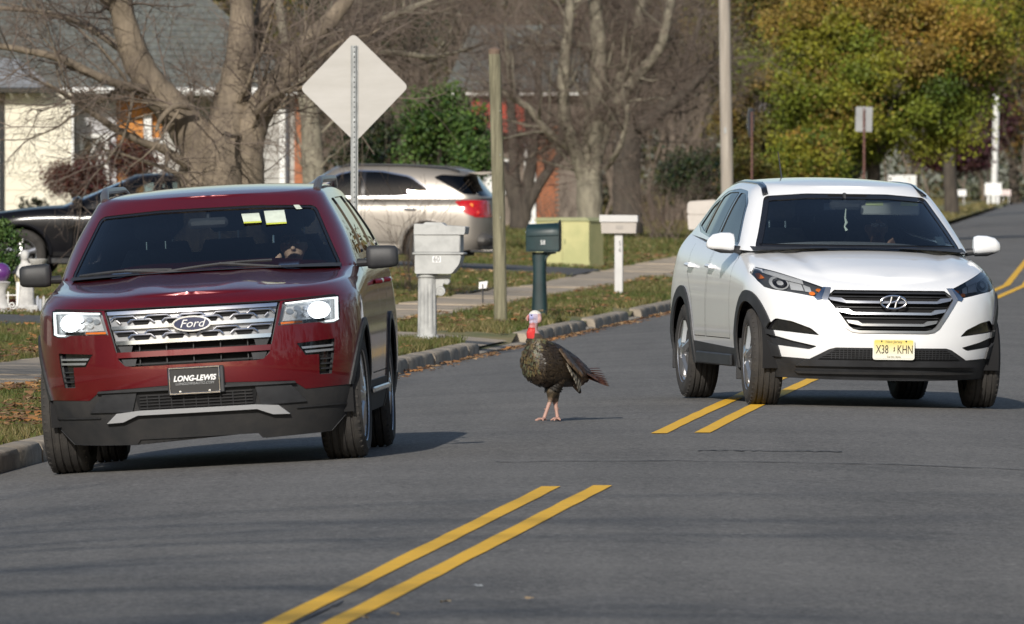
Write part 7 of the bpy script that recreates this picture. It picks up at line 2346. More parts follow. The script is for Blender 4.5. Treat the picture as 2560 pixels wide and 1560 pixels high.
def wall_boards(parent, x0, x1, y, z0, z1, m, step, rot=0.0, name='siding_board', th=0.02):
    """Lapped siding: each board its own piece, tilted so that its lower edge stands proud."""
    n = max(1, int(round((z1 - z0) / step)))
    h = (z1 - z0) / n
    me = None
    for i in range(n):
        if me is None:
            q = MB(); q.add([(0, 0, 0), (x1 - x0, 0, 0), (x1 - x0, th, 0), (0, th, 0), (0, th * 0.85, h), (x1 - x0, th * 0.85, h), (x1 - x0, th, h), (0, th, h)],
                            [(0, 1, 5, 4), (3, 2, 1, 0), (4, 5, 6, 7), (0, 4, 7, 3), (1, 2, 6, 5)])
            o = q.build(name, m, parent); me = o.data
        else: o = link(name, me, parent)
        o.location = (x0, y - th, z0 + i * h)

def window(parent, x, y, z, w_, h_, lattice=False, muntins=(1, 1)):
    o = empty('window', (x, y, z), 0, parent=parent)
    q = MB(); q.box((0, 0.02, 0), (w_, 0.02, h_)); q.build('pane', M_pane, o)
    q = MB()
    t = 0.07
    for c, d in (((0, -0.01, h_ / 2 + t / 2 - 0.01), (w_ + 2 * t, 0.06, t)), ((0, -0.01, -h_ / 2 - t / 2 + 0.01), (w_ + 2 * t, 0.08, t)), ((-w_ / 2 - t / 2 + 0.005, -0.01, 0), (t, 0.055, h_ - 0.02)), ((w_ / 2 + t / 2 - 0.005, -0.01, 0), (t, 0.055, h_ - 0.02))): q.box(c, d)
    q.build('frame', M_trim, o)
    q = MB()
    if lattice:
        n = 4
        for i in range(-n, n + 1):
            for sg in (1, -1):
                pts = []
                for k in range(41):
                    zz = -h_ / 2 + h_ * k / 40
                    xx = i * w_ / 2 + sg * zz * 0.5
                    if abs(xx) <= w_ / 2: pts.append((xx, 0.0, zz))
                if len(pts) > 1: q.tube([pts[0], pts[-1]], 0.012, 4)
    else:
        for i in range(1, muntins[0] + 1): q.box((-w_ / 2 + w_ * i / (muntins[0] + 1), 0, 0), (0.03, 0.02, h_))
        for i in range(1, muntins[1] + 1): q.box((0, 0.001, -h_ / 2 + h_ * i / (muntins[1] + 1)), (w_, 0.02, 0.03))
    if q.v: tag(q.build('glazing_bars', M_trim, o), kind='stuff')
    return o

def roof_slope(parent, corners, m, courses, name='shingle_course', tab=0.0):
    """Pitched roof laid in overlapping courses between a lower and an upper edge."""
    a, b, c, d = [Vector(p) for p in corners]         # lower left, lower right, upper right, upper left
    nrm = (b - a).cross(d - a).normalized()
    if nrm.z < 0: nrm = -nrm
    rn = random.Random(courses)
    for i in range(courses):
        t0, t1 = i / courses, (i + 1.12) / courses
        v = []; f = []
        l0, r0 = a.lerp(d, t0), b.lerp(c, t0); l1, r1 = a.lerp(d, min(1, t1)), b.lerp(c, min(1, t1))
        n = max(2, int((r0 - l0).length / 0.33))
        for k in range(n):
            k0, k1 = k / n, (k + 0.97) / n
            up = 0.022 + rn.uniform(0, 0.010)
            p = [l0.lerp(r0, k0) + nrm * up, l0.lerp(r0, k1) + nrm * up, l1.lerp(r1, k1) + nrm * 0.004, l1.lerp(r1, k0) + nrm * 0.004, l0.lerp(r0, k0), l0.lerp(r0, k1)]
            bb = len(v); v += p; f += [(bb, bb + 1, bb + 2, bb + 3), (bb + 4, bb + 5, bb + 1, bb)]
        mesh(name, v, f, m, parent)

# left-hand house --------------------------------------------------------
D1 = 262.0; k1 = FPX / D1
hx = PX(300, D1)
h1 = empty('house', (hx, D1, 0.30), 0, 'cream-sided bungalow with grey shingle roof behind the black car', 'house')
def HX(px): return PX(px, D1) - hx
ez = CAM_H + (440 - 222) / k1 - 0.30                     # eaves height
q = MB(); q.box(((HX(-220) + HX(745)) / 2, 5.0, ez / 2), (HX(745) - HX(-220), 6.5, ez)); q.build('wall', M_pale, h1)
# section A: cream gable bay standing forward
q = MB(); q.box(((HX(12) + HX(180)) / 2, 0.95, ez / 2 - 0.05), (HX(180) - HX(12) - 0.03, 1.7, ez - 0.1)); q.build('bay_wall', M_cream, h1)
wall_boards(h1, HX(12), HX(182), 0.10, 0.0, ez - 0.08, M_cream, 0.287)
q = MB(); q.box((HX(181), 0.09, ez / 2), (0.05, 0.06, ez)); q.build('corner_board', M_trim, h1)
q = MB(); q.box((HX(4), 0.9, ez / 2), (0.10, 1.7, ez)); q.build('corner_board', M_pane, h1)
window(h1, HX(-38), 0.6, 1.35, 0.55, 1.5, muntins=(1, 3))
# section B: recessed wall with the lattice window
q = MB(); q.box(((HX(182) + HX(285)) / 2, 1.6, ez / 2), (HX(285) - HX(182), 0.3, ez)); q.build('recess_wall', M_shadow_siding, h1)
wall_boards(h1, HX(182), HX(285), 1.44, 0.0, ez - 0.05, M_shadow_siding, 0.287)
window(h1, HX(230), 1.36, 1.55, 0.46, 1.34, True)
q = MB(); q.box((HX(262), 1.30, 1.55), (0.10, 0.14, 1.5)); q.build('shutter', M_trim, h1)
# section C: orange timber wall with a bright doorway
q = MB(); q.box(((HX(285) + HX(400)) / 2, 1.75, ez / 2), (HX(400) - HX(285), 0.3, ez)); q.build('porch_wall', M_orange, h1)
wall_boards(h1, HX(285), HX(352), 1.58, 0.2, ez - 0.12, M_orange, 0.21, th=0.03)
q = MB(); q.box((HX(364), 1.50, 1.75), (0.16, 0.1, 1.9)); q.build('porch_column', M_trim, h1)
q = MB(); q.box((HX(385), 1.46, 1.1), (0.34, 0.1, 2.2)); q.build('door', M_trim, h1)
# right of the tree
q = MB(); q.box(((HX(600) + HX(735)) / 2, 1.5, ez / 2), (HX(735) - HX(600), 0.5, ez)); q.build('end_wall', M_pale, h1)
wall_boards(h1, HX(600), HX(735), 1.24, 0.0, ez - 0.1, M_pale, 0.19)
q = MB(); q.box((HX(703), 1.18, ez / 2), (0.12, 0.06, ez)); q.build('corner_board', M_trim, h1)
q = MB(); q.tube([(HX(716), 1.14, 0), (HX(716), 1.14, ez)], 0.035, 8); q.build('downspout', mat('dark downspout', (0.08, 0.085, 0.10), 0.5), h1, True)
q = MB(); q.box((HX(744), 1.25, ez / 2), (0.17, 0.3, ez)); q.build('brick_pier', M_brick, h1)
# roof, gutter, porch roof
roof_slope(h1, [(HX(-220), 0.55, ez), (HX(765), 0.75, ez), (HX(420), 4.6, ez + 2.6), (HX(-220), 4.6, ez + 2.9)], M_shing, 20)
roof_slope(h1, [(HX(-220), -0.35, ez - 0.05), (HX(150), -0.35, ez - 0.05), (HX(40), 0.9, ez + 0.62), (HX(-220), 0.9, ez + 0.66)], M_shingl, 6)
for a, b, yy, mm in ((-220, 150, -0.37, M_pane), (148, 285, 0.50, M_trim), (285, 425, 0.50, M_pane), (425, 475, 0.6, M_trim), (475, 765, 0.66, M_trim)):
    q = MB(); q.box(((HX(a) + HX(b)) / 2, yy, ez - 0.03), (HX(b) - HX(a), 0.10, 0.12), bev=0.02); q.build('gutter', mm, h1)
q = MB(); q.box(((HX(-220) + HX(760)) / 2, 1.0, ez - 0.11), (HX(760) - HX(-220), 0.85, 0.03)); q.build('soffit', M_pale, h1)

# orange-brick house behind the centre trees ------------------------------
D2 = 372.0; k2 = FPX / D2
h2x = PX(1300, D2)
h2 = empty('house', (h2x, D2, 0.25), 0, 'brick house with a red awning glimpsed behind the bare trees', 'house')
def GX(px): return PX(px, D2) - h2x
def GZ(py): return CAM_H + (440 - py) / k2 - 0.25
e2 = GZ(232)
q = MB(); q.box(((GX(1130) + GX(1480)) / 2, 3.2, e2 / 2), (GX(1480) - GX(1130), 6, e2)); q.build('wall', mat('taupe render', (0.17, 0.14, 0.115), 0.9, var=0.2, scale=2), h2)
brick = None
rn = random.Random(5)
nb = 0
for r in range(38):
    z = 0.10 + r * 0.075
    if z > e2 - 0.1: break
    for c in range(3):
        x = GX(1342) + c * 0.215 + (0.107 if r % 2 else 0)
        if x > GX(1400) + 1.3: break
        if brick is None:
            q = MB(); q.box((0, 0, 0), (0.2, 0.04, 0.062)); brick = q.build('brick', M_brick, h2); o = brick
        else: o = link('brick', brick.data, h2)
        o.location = (x, 0.19 + rn.uniform(-0.004, 0.004), z)
q = MB(); q.box(((GX(1120) + GX(1490)) / 2, -0.05, e2), (GX(1490) - GX(1120), 0.5, 0.14)); q.build('gutter', M_trim, h2)
roof_slope(h2, [(GX(1110), -0.4, e2 + 0.05), (GX(1500), -0.4, e2 + 0.05), (GX(1420), 3, e2 + 2), (GX(1180), 3, e2 + 2)], M_shing, 10)
q = MB(); q.prism([(-0.95, GZ(318)), (-0.95, GZ(316)), (0.18, GZ(248)), (0.18, GZ(252))], GX(1180), GX(1312), 'x'); q.build('awning', M_awn, h2)
q = MB(); q.box(((GX(1180) + GX(1312)) / 2, -0.95, GZ(324)), (GX(1312) - GX(1180), 0.02, 0.14)); q.build('awning_valance', M_awn, h2)
q = MB(); q.box((GX(1325), 0.1, 1.35), (0.34, 0.2, 2.7)); q.build('column', M_trim, h2)
q = MB(); q.box((GX(1215), 0.15, 1.0), (0.55, 0.1, 1.3)); q.build('door', M_trim, h2)
window(h2, GX(1262), 0.15, 1.45, 0.6, 0.9)
# dark red house on the right ------------------------------------------------
D3 = 430.0; k3 = FPX / D3
h3x = PX(1960, D3)
h3 = empty('house', (h3x, D3, 0.2), 0, 'dark red clapboard house with white porch right of the utility pole', 'house')
def RX(px): return PX(px, D3) - h3x
def RZ(py): return CAM_H + (440 - py) / k3 - 0.2
q = MB(); q.box(((RX(1850) + RX(2120)) / 2, 3.1, 1.6), (RX(2120) - RX(1850), 6, 3.2)); q.build('wall', M_redw, h3)
wall_boards(h3, RX(1935), RX(1965), 0.08, 0.0, 3.0, M_redw, 0.16)
q = MB(); q.box((RX(1970), 0.0, 1.6), (0.10, 0.12, 3.2)); q.build('downspout', mat('blue-grey downspout', (0.22, 0.24, 0.28), 0.5), h3)
q = MB(); q.box((RX(1910), -0.4, 0.75), (0.62, 0.1, 1.1)); q.build('porch_rail', M_trim, h3)
q = MB(); q.box((RX(1928), -0.5, 1.2), (0.08, 0.08, 2.4)); q.build('porch_post', M_trim, h3)
q = MB(); q.box((RX(2005), -0.1, RZ(368)), (0.62, 0.1, 0.5)); q.build('window_board', M_trim, h3)
window(h3, RX(1990), 0.02, 1.75, 0.6, 0.8)
roof_slope(h3, [(RX(1840), -0.5, 3.2), (RX(2130), -0.5, 3.2), (RX(2090), 3, 5.0), (RX(1880), 3, 5.0)], M_shingl, 8)
q = MB(); q.box((RX(2210), 0.5, 0.9), (0.9, 1.2, 1.3)); o = q.build('shed', M_trim, None)
o.location = (h3x, D3 - 20, 0.2); tag(o, 'small white shed behind the right-hand sign post', 'shed')

# ---------------------------------------------------------------- garden ornaments by the left-hand edge
M_stone = mat('whitewashed stone', (0.60, 0.59, 0.57), 0.8, col2=(0.40, 0.39, 0.38), scale=7, bump=0.4, bscale=30)
def ornaments():
    D = 139.0; k = FPX / D
    def loc(px): X = PX(px, D); return (X, D, zland(X, D))
    # statue: draped figure with a bowl on a plinth
    o = empty('garden_statue', loc(66), R(15), 'white stone garden statue in front of the black car wheel', 'statue'); o.scale = (0.85,) * 3
    q = MB(); q.box((0, 0, 0.06), (0.26, 0.26, 0.14), bev=0.02); q.build('plinth', M_stone, o)
    q = MB()
    for p, r in (([(0, 0, 0.10), (0.0, 0, 0.34), (0.01, 0, 0.50), (0.0, 0, 0.66)], [0.115, 0.095, 0.075, 0.085]), ([(-0.02, 0, 0.62), (-0.03, -0.01, 0.72)], [0.05, 0.045]), ([(0.06, -0.02, 0.64), (0.12, -0.06, 0.54), (0.15, -0.08, 0.62)], [0.04, 0.035, 0.03]), ([(-0.06, -0.02, 0.64), (-0.12, -0.05, 0.52), (-0.06, -0.1, 0.46)], [0.04, 0.035, 0.03])): q.tube(p, r, 12)
    blob(q, (-0.03, -0.02, 0.76), (0.055, 0.06, 0.07)); blob(q, (-0.02, 0.0, 0.78), (0.062, 0.06, 0.055))
    for i in range(7):
        a = i * 0.9; q.tube([(0.09 * math.cos(a), 0.09 * math.sin(a), 0.12), (0.075 * math.cos(a + .2), 0.075 * math.sin(a + .2), 0.6)], [0.022, 0.014], 6)
    b_ = q.build('figure', M_stone, o); remesh_obj(b_, 0.014, 1); b_.data.materials.clear(); b_.data.materials.append(M_stone)
    q = MB(); q.lathe([(0.02, 0.60), (0.10, 0.66), (0.13, 0.72), (0.12, 0.72), (0.09, 0.67), (0.0, 0.63)], 18, (0.14, -0.06, 0.0), cap=False); q.build('bowl', M_stone, o, True)
    # gazing globe on its stand
    o = empty('gazing_globe', loc(2), 0, 'purple gazing globe on a white pedestal at the left-hand edge', 'garden ornament')
    q = MB(); q.lathe([(0.13, -0.02), (0.135, 0.04), (0.09, 0.08), (0.06, 0.16), (0.055, 0.26), (0.09, 0.32), (0.11, 0.345), (0.07, 0.36), (0, 0.36)], 20, cap=False); q.build('pedestal', M_stone, o, True, 50)
    q = MB(); blob(q, (0, 0, 0.455), (0.108, 0.108, 0.105), 24, 14); q.build('globe', mat('purple glass globe', (0.11, 0.03, 0.17), 0.12, coat=0.8), o, True)
    # lantern on a white post
    o = empty('garden_lantern', loc(45), R(10), 'small black-topped garden lantern on a white post', 'lantern')
    q = MB(); q.box((0, 0, 0.16), (0.042, 0.042, 0.40)); q.build('post', M_trim, o)
    q = MB(); q.lathe([(0.028, 0.36), (0.048, 0.45)], 6, cap=True); q.build('lamp_glass', mat('yellowed lantern glass', (0.42, 0.36, 0.20), 0.4), o)
    q = MB(); q.lathe([(0.075, 0.45), (0.055, 0.475), (0.03, 0.50), (0.012, 0.53), (0, 0.535)], 6, cap=True); q.build('lamp_cap', M_black, o)
    for i in range(6):
        a = 2 * math.pi * i / 6
        q = MB(); q.tube([(0.03 * math.cos(a), 0.03 * math.sin(a), 0.36), (0.05 * math.cos(a), 0.05 * math.sin(a), 0.45)], 0.005, 4); q.build('lamp_bar', M_black, o)
    # scrolled edging panels and picket edging
    def panel(px, w_):
        o = empty('scroll_fence', loc(px), R(5), 'white scrolled wire edging panel below the gazing globe', 'garden fence')
        for z in (0.03, 0.21):
            q = MB(); q.tube([(-w_ / 2, 0, z), (w_ / 2, 0, z)], 0.008, 6); q.build('rail', M_trim, o)
        for x in (-w_ / 2, 0, w_ / 2):
            q = MB(); q.tube([(x, 0, -0.05), (x, 0, 0.25)], 0.009, 6); q.build('upright', M_trim, o)
        for x in (-w_ / 4, w_ / 4):
            for sg in (1, -1):
                pts = []
                for i in range(26):
                    t = i / 25; a = t * 9.5; r = 0.045 * (1 - t * 0.8)
                    pts.append((x + sg * (0.05 - r * math.cos(a)) * 0.9, 0, 0.12 + (r * math.sin(a)) * (1 if sg > 0 else -1) + 0.02 * sg))
                q = MB(); q.tube(pts, 0.007, 5); q.build('scroll', M_trim, o)
    panel(20, 0.36)
    o = empty('picket_edging', loc(110), R(-6), 'low grey-white picket edging right of the scrolled panel', 'garden fence')
    for i in range(12):
        x = -0.18 + i * 0.036
        q = MB(); h_ = 0.19 + 0.03 * (i % 2); q.prism([(x - 0.014, -0.04), (x + 0.014, -0.04), (x + 0.014, h_ - 0.02), (x, h_), (x - 0.014, h_ - 0.02)], -0.006 + 0.03 * math.sin(i), 0.006 + 0.03 * math.sin(i)); q.build('picket', M_stone if i > 4 else mat('grey picket', (0.33, 0.35, 0.40), 0.7), o)
    q = MB(); q.box((0.02, 0.045, 0.08), (0.44, 0.012, 0.025)); q.build('rail', M_stone, o)
    # terracotta ornament
    o = empty('garden_pot', loc(30), 0, 'small terracotta pot beside the purple globe', 'pot')
    o.location.y += 0.5
    q = MB(); q.lathe([(0.05, 0.0), (0.075, 0.14), (0.085, 0.145), (0.085, 0.165), (0.07, 0.165), (0.06, 0.13), (0, 0.13)], 18, (0, 0, 0), cap=False); q.build('pot', mat('terracotta', (0.30, 0.10, 0.06), 0.8, var=0.1), o, True, 40)
ornaments()
rn = random.Random(77)
for i in range(7):                       # row of small dark plants along the cream wall
    px = 50 + i * 11 + rn.uniform(-3, 3); D = 251.0; X = PX(px, D)
    rs = np.random.RandomState(400 + i)
    lab = ['leftmost small dark spiky plant under the cream wall', 'second small dark plant from the left under the cream wall', 'third small dark plant along the cream wall', 'middle small dark plant along the cream wall', 'fifth small dark plant along the cream wall', 'sixth small dark plant along the cream wall, near the red shrub', 'last small dark plant of the row, beside the red shrub'][i]
    o = empty('spiky_plant', (X, D, zland(X, D)), 0, lab, 'plant', 'row of small dark plants under the cream wall')
    h_ = CAM_H + (440 - 492 - rn.uniform(-6, 12)) / (FPX / D) - o.location.z
    n = 160
    C = np.stack([rs.normal(0, 0.03, 40), rs.normal(0, 0.03, 40), rs.uniform(0.1, h_, 40)], 1)
    V, col = leafcloud(rs, C, np.full(40, 0.03), n, 0.06, np.tile(np.array([[0.03, 0.035, 0.018]]), (40, 1)))
    tris('foliage', V, M_leaf, o, col, 4)
    q = MB(); q.tube([(0, 0, -0.05), (0, 0, h_)], 0.008, 5); q.build('stem', M_barkd, o)
# ---------------------------------------------------------------- surroundings out of view: they shade the road and show in the paintwork
def street_tree(X, Y, seed, label, hgt=9.0):
    g = hgt / 9.0
    rnd = random.Random(seed)
    root = empty('street_tree', (X, Y, zland(X, Y)), 0, label, 'tree')
    tk = Tubes(); tw = Tubes()
    path, rr = limb(tk, [(0, 0, -0.2), (0.05, 0, 1.5 * g), (0.15, 0.1, 3.0 * g), (0.3, 0.1, 5.0 * g), (0.3, 0.2, hgt)], [0.30, 0.24, 0.21, 0.14, 0.03])
    for i in range(15):
        j = rnd.randrange(7, len(path) - 3)
        a = rnd.uniform(-1.0, 1.0) if rnd.random() < 0.7 else rnd.uniform(0, 6.28)
        L = rnd.uniform(2.5, 5.0) * min(g, 1.6)
        p0 = path[j]; d = Vector((math.cos(a), math.sin(a) * 0.8, rnd.uniform(0.15, 0.6)))
        pp = [p0, p0 + d * L * 0.35 + Vector((0, 0, rnd.uniform(-.2, .3))), p0 + d * L * 0.7, p0 + d * L + Vector((0, 0, rnd.uniform(-.3, .4)))]
        r0 = rr[j] * 0.5
        pt, rd = limb(tk, pp, [r0, r0 * 0.75, r0 * 0.5, 0.02], 8)
        for k in range(4, len(pt), 1):
            sd_ = Vector((rnd.gauss(0, 1), rnd.gauss(0, 1), rnd.gauss(0, .6)))
            put(tw, rnd.choice(SPRAYS), pt[k], d.normalized() * 0.7 + sd_ * 0.7, rnd.uniform(0.9, 1.8), rnd)
    tk.build('trunk', M_bark, root); tw.build('twigs', M_twig, root)
    return root
street_tree(-13.0, 25.0, 51, 'tall bare street tree behind the camera on the left, shading the near road', 24)
street_tree(-12.5, 33.0, 53, 'second tall bare tree left of the near road, out of view', 22)
street_tree(-8.6, 96.0, 52, 'bare lawn tree left of the red SUV, out of view', 8.0)
def ring_wood():
    rs = np.random.RandomState(61)
    n = 900
    a = rs.uniform(R(22), R(338), n)
    r = rs.uniform(95, 170, n)
    C = np.stack([np.sin(a) * r, np.cos(a) * r + 40, rs.uniform(0.2, 1, n) ** 1.0 * rs.uniform(5, 13, n)], 1)
    keep = np.abs(C[:, 0] - 0.06 * C[:, 1]) > 14
    C = C[keep]; n = len(C)
    cols = np.array([np.array(P_olive(rs.uniform(), 0, None)) if rs.uniform() < 0.4 else np.array((0.12, 0.09, 0.06)) * rs.uniform(0.5, 1.3) for _ in range(n)])
    m = 420; a = rs.uniform(R(3.9), R(24), m) * rs.choice([-1, 1], m); r = rs.uniform(240, 430, m)
    C2 = np.stack([np.sin(a) * r, np.cos(a) * r, rs.uniform(0.3, 13, m)], 1)
    k_ = (np.abs(C2[:, 0] - (7.5 + 0.0455 * (C2[:, 1] - 190))) > 9) & (np.abs(C2[:, 0]) > 0.045 * C2[:, 1] + 3); C = np.concatenate([C, C2[k_]]); n = len(C); cols = cols[rs.randint(0, len(cols), n)]
    yy = rs.uniform(50, 520, 320); C3 = np.stack([np.array([CX(y) for y in yy]) + HWID + rs.uniform(4, 26, 320), yy, rs.uniform(0.3, 11, 320)], 1)
    C = np.concatenate([C, C3]); n = len(C); cols = cols[rs.randint(0, len(cols), n)]
    V, col = leafcloud(rs, C, np.concatenate([np.full(n - 320, 2.6), np.full(320, 1.3)]), 50000, 1.0, cols)
    kp = np.repeat((V.reshape(-1, 4, 3)[:, :, 0].mean(1) > 0.045 * V.reshape(-1, 4, 3)[:, :, 1].mean(1) + 2.0) | (V.reshape(-1, 4, 3)[:, :, 0].mean(1) < -0.045 * V.reshape(-1, 4, 3)[:, :, 1].mean(1) - 2.0) | (V.reshape(-1, 4, 3)[:, :, 1].mean(1) < -20), 4)
    col = col[kp[::4]]; V = V[kp]
    o = tris('surrounding_wood', V, M_leaf, None, col, 4)
    tag(o, 'brown and olive trees around the street, outside the view', 'woodland', kind='stuff')
ring_wood()
for i, (X, Y, rz, m_, lab) in enumerate(((-22, 60, 0.06, M_cream, 'cream house on the left, out of view'), (-24, 105, 0.06, M_pale, 'pale house on the left, out of view'), (20, 30, 0.06, M_pale, 'pale house on the right, out of view'), (26, 75, 0.06, M_cream, 'cream house on the right, out of view'))):
    h = empty('house', (X, Y, 0.1), rz, lab, 'house')
    q = MB(); q.box((0, 0, 1.5), (8, 12, 3.2)); q.build('wall', m_, h)
    q = MB(); q.prism([(-4.6, 3.05), (4.6, 3.05), (0, 5.6)], -6.5, 6.5); q.build('roof', M_shing, h)
    sx = 1 if X < 0 else -1
    for yy in (-4, -1.2, 3.5):
        w_ = window(h, sx * 4.0, yy, 1.7, 1.2, 1.3); w_.rotation_euler = (0, 0, R(90) * sx)
    q = MB(); q.box((sx * 4.0, 1.2, 1.1), (0.1, 1.0, 2.1)); q.build('door', M_awn, h)

# ---------------------------------------------------------------- grass and fallen leaves
def on_hard(X, Y, d):
    if SW0 - 0.02 < d < SW1 + 0.02: return True
    if d < 0.17: return True
    for a, b, d0, d1 in ((129.8, 136.6, 0, 9.6), (148.7, 151.1, 0, 1.8), (158.4, 161.4, 0, 1.8), (201.8, 215.2, 0, 3.0)):
        if a < Y < b and d0 <= d <= d1: return True
    if d > 2.9 and 202.0 < Y - 0.15 * d < 215.0 and d < 18.1: return True
    return False
M_grass = leaf_mat('grass blades')
def grass():
    rs = np.random.RandomState(5)
    V = []; C = []
    bands = [(77, 100, 900, 1.0), (100, 140, 620, 1.15), (140, 180, 330, 1.5), (180, 250, 120, 2.3), (250, 340, 40, 4.0), (340, 520, 9, 7.0), (520, 900, 2, 13.0)]
    for y0, y1, dens, sc in bands:
        ym = (y0 + y1) / 2
        xl = -0.0405 * y1 - 0.5
        xr = min(kerbX(y1), 0.0405 * y1 + 0.5)
        n = int((xr - xl) * (y1 - y0) * dens)
        X = rs.uniform(xl, xr, n); Y = rs.uniform(y0, y1, n)
        kx = 1.09 + np.where(Y < 190, 0.06 * (Y - 83.5), 0.06 * 106.5 + 0.0455 * (Y - 190)) - HWID
        d = kx - X
        ok = (d > 0.15) & (X > -0.0405 * Y - 0.5)
        X, Y, d = X[ok], Y[ok], d[ok]
        keep = []
        Zs = []
        for x, y, dd in zip(X, Y, d):
            if on_hard(x, y, dd): 
                keep.append(False); continue
            v = mnoise.noise(Vector((x * 0.9, y * 0.35, 0))) + 0.5 * mnoise.noise(Vector((x * 3.1, y * 1.2, 5)))
            keep.append(v > -0.42)
            if keep[-1]: Zs.append((zland(x, y), v))
        keep = np.array(keep)
        X, Y = X[keep], Y[keep]; ZV = np.array(Zs); Z = ZV[:, 0]; nv = ZV[:, 1]
        n = len(X)
        h = rs.uniform(0.035, 0.085, n) * (1 + 0.25 * nv) * min(1.6, sc ** 0.3)
        w_ = rs.uniform(0.006, 0.011, n) * sc
        a = rs.uniform(0, np.pi, n)
        lx, ly = rs.normal(0, 0.5, n) * h, rs.normal(0, 0.5, n) * h
        p0 = np.stack([X - np.cos(a) * w_, Y - np.sin(a) * w_, Z - 0.005], 1)
        p1 = np.stack([X + np.cos(a) * w_, Y + np.sin(a) * w_, Z - 0.005], 1)
        p2 = np.stack([X + lx, Y + ly, Z + h], 1)
        V.append(np.stack([p0, p1, p2], 1).reshape(-1, 3))
        t = np.clip(0.55 + 0.7 * nv + rs.normal(0, 0.22, n), 0, 1)[:, None]
        green = np.array([[0.078, 0.108, 0.024]]); straw = np.array([[0.27, 0.205, 0.10]]); mid = np.array([[0.135, 0.130, 0.042]])
        far = np.clip((Y - 320) / 60, 0, 1)[:, None]
        green = green * (1 - far) + np.array([[0.25, 0.20, 0.09]]) * far
        col = np.where(t > 0.5, green * (t - 0.5) * 2 + mid * (1 - t) * 2, mid * t * 2 + straw * (1 - 2 * t))
        C.append(col * rs.uniform(0.75, 1.25, (n, 1)))
    o = tris('grass', np.concatenate(V), M_grass, None, np.concatenate(C), 3)
    tag(o, 'patchy green and straw-coloured grass of the verges and lawns', 'grass', kind='stuff')
grass()
M_fallen = leaf_mat('fallen dry leaves')
def leaf_shape(rs, X, Y, Z, size):
    """One curled dry leaf as six triangles-worth of outline."""
    a = rs.uniform(0, 6.28); c, s = math.cos(a), math.sin(a)
    curl = rs.uniform(0.1, 0.55); tl = rs.uniform(-0.5, 0.5); t2 = rs.uniform(-0.5, 0.5)
    pts = [(-0.5, 0, 0), (-0.2, 0.34, curl), (0.1, 0.26, curl * 0.6), (0.30, 0.36, curl * 1.2), (0.55, 0, 0.15), (0.30, -0.36, curl), (0.1, -0.26, curl * 0.6), (-0.2, -0.34, curl * 1.1)]
    out = []
    for x, y, z in pts:
        zz = z + tl * x * 0.6 + t2 * y * 0.6
        out.append((X + (x * c - y * s) * size, Y + (x * s + y * c) * size, Z + max(0.0, zz * 0.5 + 0.12) * size))
    return out
def leaves():
    rs = np.random.RandomState(9)
    V = []; C = []
    pal = np.array([[0.34, 0.20, 0.09], [0.25, 0.14, 0.07], [0.42, 0.28, 0.15], [0.18, 0.10, 0.055], [0.36, 0.17, 0.06]])
    def add(X, Y, size, lift=0.0):
        p = leaf_shape(rs, X, Y, zland(X, Y) + 0.004 + lift, size)
        c = pal[rs.randint(0, 5)] * rs.uniform(0.7, 1.25)
        for t in ((0, 1, 7), (1, 2, 7), (2, 6, 7), (2, 3, 6), (3, 5, 6), (3, 4, 5)):
            V.extend([p[k] for k in t]); C.append(c)
    # gutter drifts
    for i in range(2600):
        Y = rs.uniform(84, 205)
        clump = mnoise.noise(Vector((Y * 0.35, 3, 0)))
        if clump < rs.uniform(-0.35, 0.35): continue
        add(kerbX(Y) + abs(rs.normal(0, 0.13)) + 0.03, Y, rs.uniform(0.045, 0.085))
    # verge and lawn scatter, thicker in drifts and beside the pavement
    for i in range(19000):
        Y = rs.uniform(80, 250); X = rs.uniform(-0.0405 * Y - 0.3, kerbX(Y) - 0.1)
        d = kerbX(Y) - X
        if d < 0.15: continue
        cl = mnoise.noise(Vector((X * 0.8, Y * 0.22, 9)))
        edge = 0.45 * math.exp(-((d - SW1 - 0.1) / 0.18) ** 2) + 0.35 * math.exp(-((d - SW0 + 0.12) / 0.15) ** 2)
        if on_hard(X, Y, d): edge -= 0.75
        if cl + edge < rs.uniform(-0.15, 0.5): continue
        add(X, Y, rs.uniform(0.05, 0.10) * (1.25 if Y > 180 else 1), 0.0 if on_hard(X, Y, d) else 0.05)
    # a thick brown drift behind the pavement near the post
    for i in range(1700):
        Y = rs.normal(146, 4.5); d = 3.1 + abs(rs.normal(0, 1.3))
        X = kerbX(Y) - d
        add(X, Y, rs.uniform(0.05, 0.09), 0.02)
    o = tris('fallen_leaves', np.array(V), M_fallen, None, np.array(C), 3)
    tag(o, 'brown fallen leaves scattered over grass, pavement and gutter', 'leaves', kind='stuff')
leaves()
def road_leaf(px, py, lab, size, col):
    k = 0
    Y = 60.0
    for _ in range(6): Y = FPX * (CAM_H - zroad(PX(px, Y), Y)) / (py - HOR)
    X = PX(px, Y)
    rs = np.random.RandomState(int(px))
    p = leaf_shape(rs, 0, 0, 0.004, size)
    o = mesh('fallen_leaf', p, [(0, 1, 7), (1, 2, 6, 7), (2, 3, 5, 6), (3, 4, 5)], mat('dry leaf', col, 0.8, var=0.2, scale=30))
    o.location = (X, Y, zroad(X, Y)); tag(o, lab, 'leaf', 'dry leaves lying on the near road')
road_leaf(1115, 1514, 'tan leaf on the road right of the near yellow lines, upper left of the three', 0.055, (0.42, 0.32, 0.18))
road_leaf(1323, 1504, 'tan leaf lying furthest right on the near road', 0.060, (0.42, 0.30, 0.17))
road_leaf(987, 1542, 'tan leaf close beside the right-hand near yellow line', 0.045, (0.40, 0.28, 0.12))
road_leaf(912, 1552, 'small dry leaf touching the right-hand near yellow line at the bottom', 0.05, (0.36, 0.26, 0.12))
road_leaf(1193, 1472, 'small pale grey fleck of leaf highest on the near road', 0.05, (0.45, 0.46, 0.46))
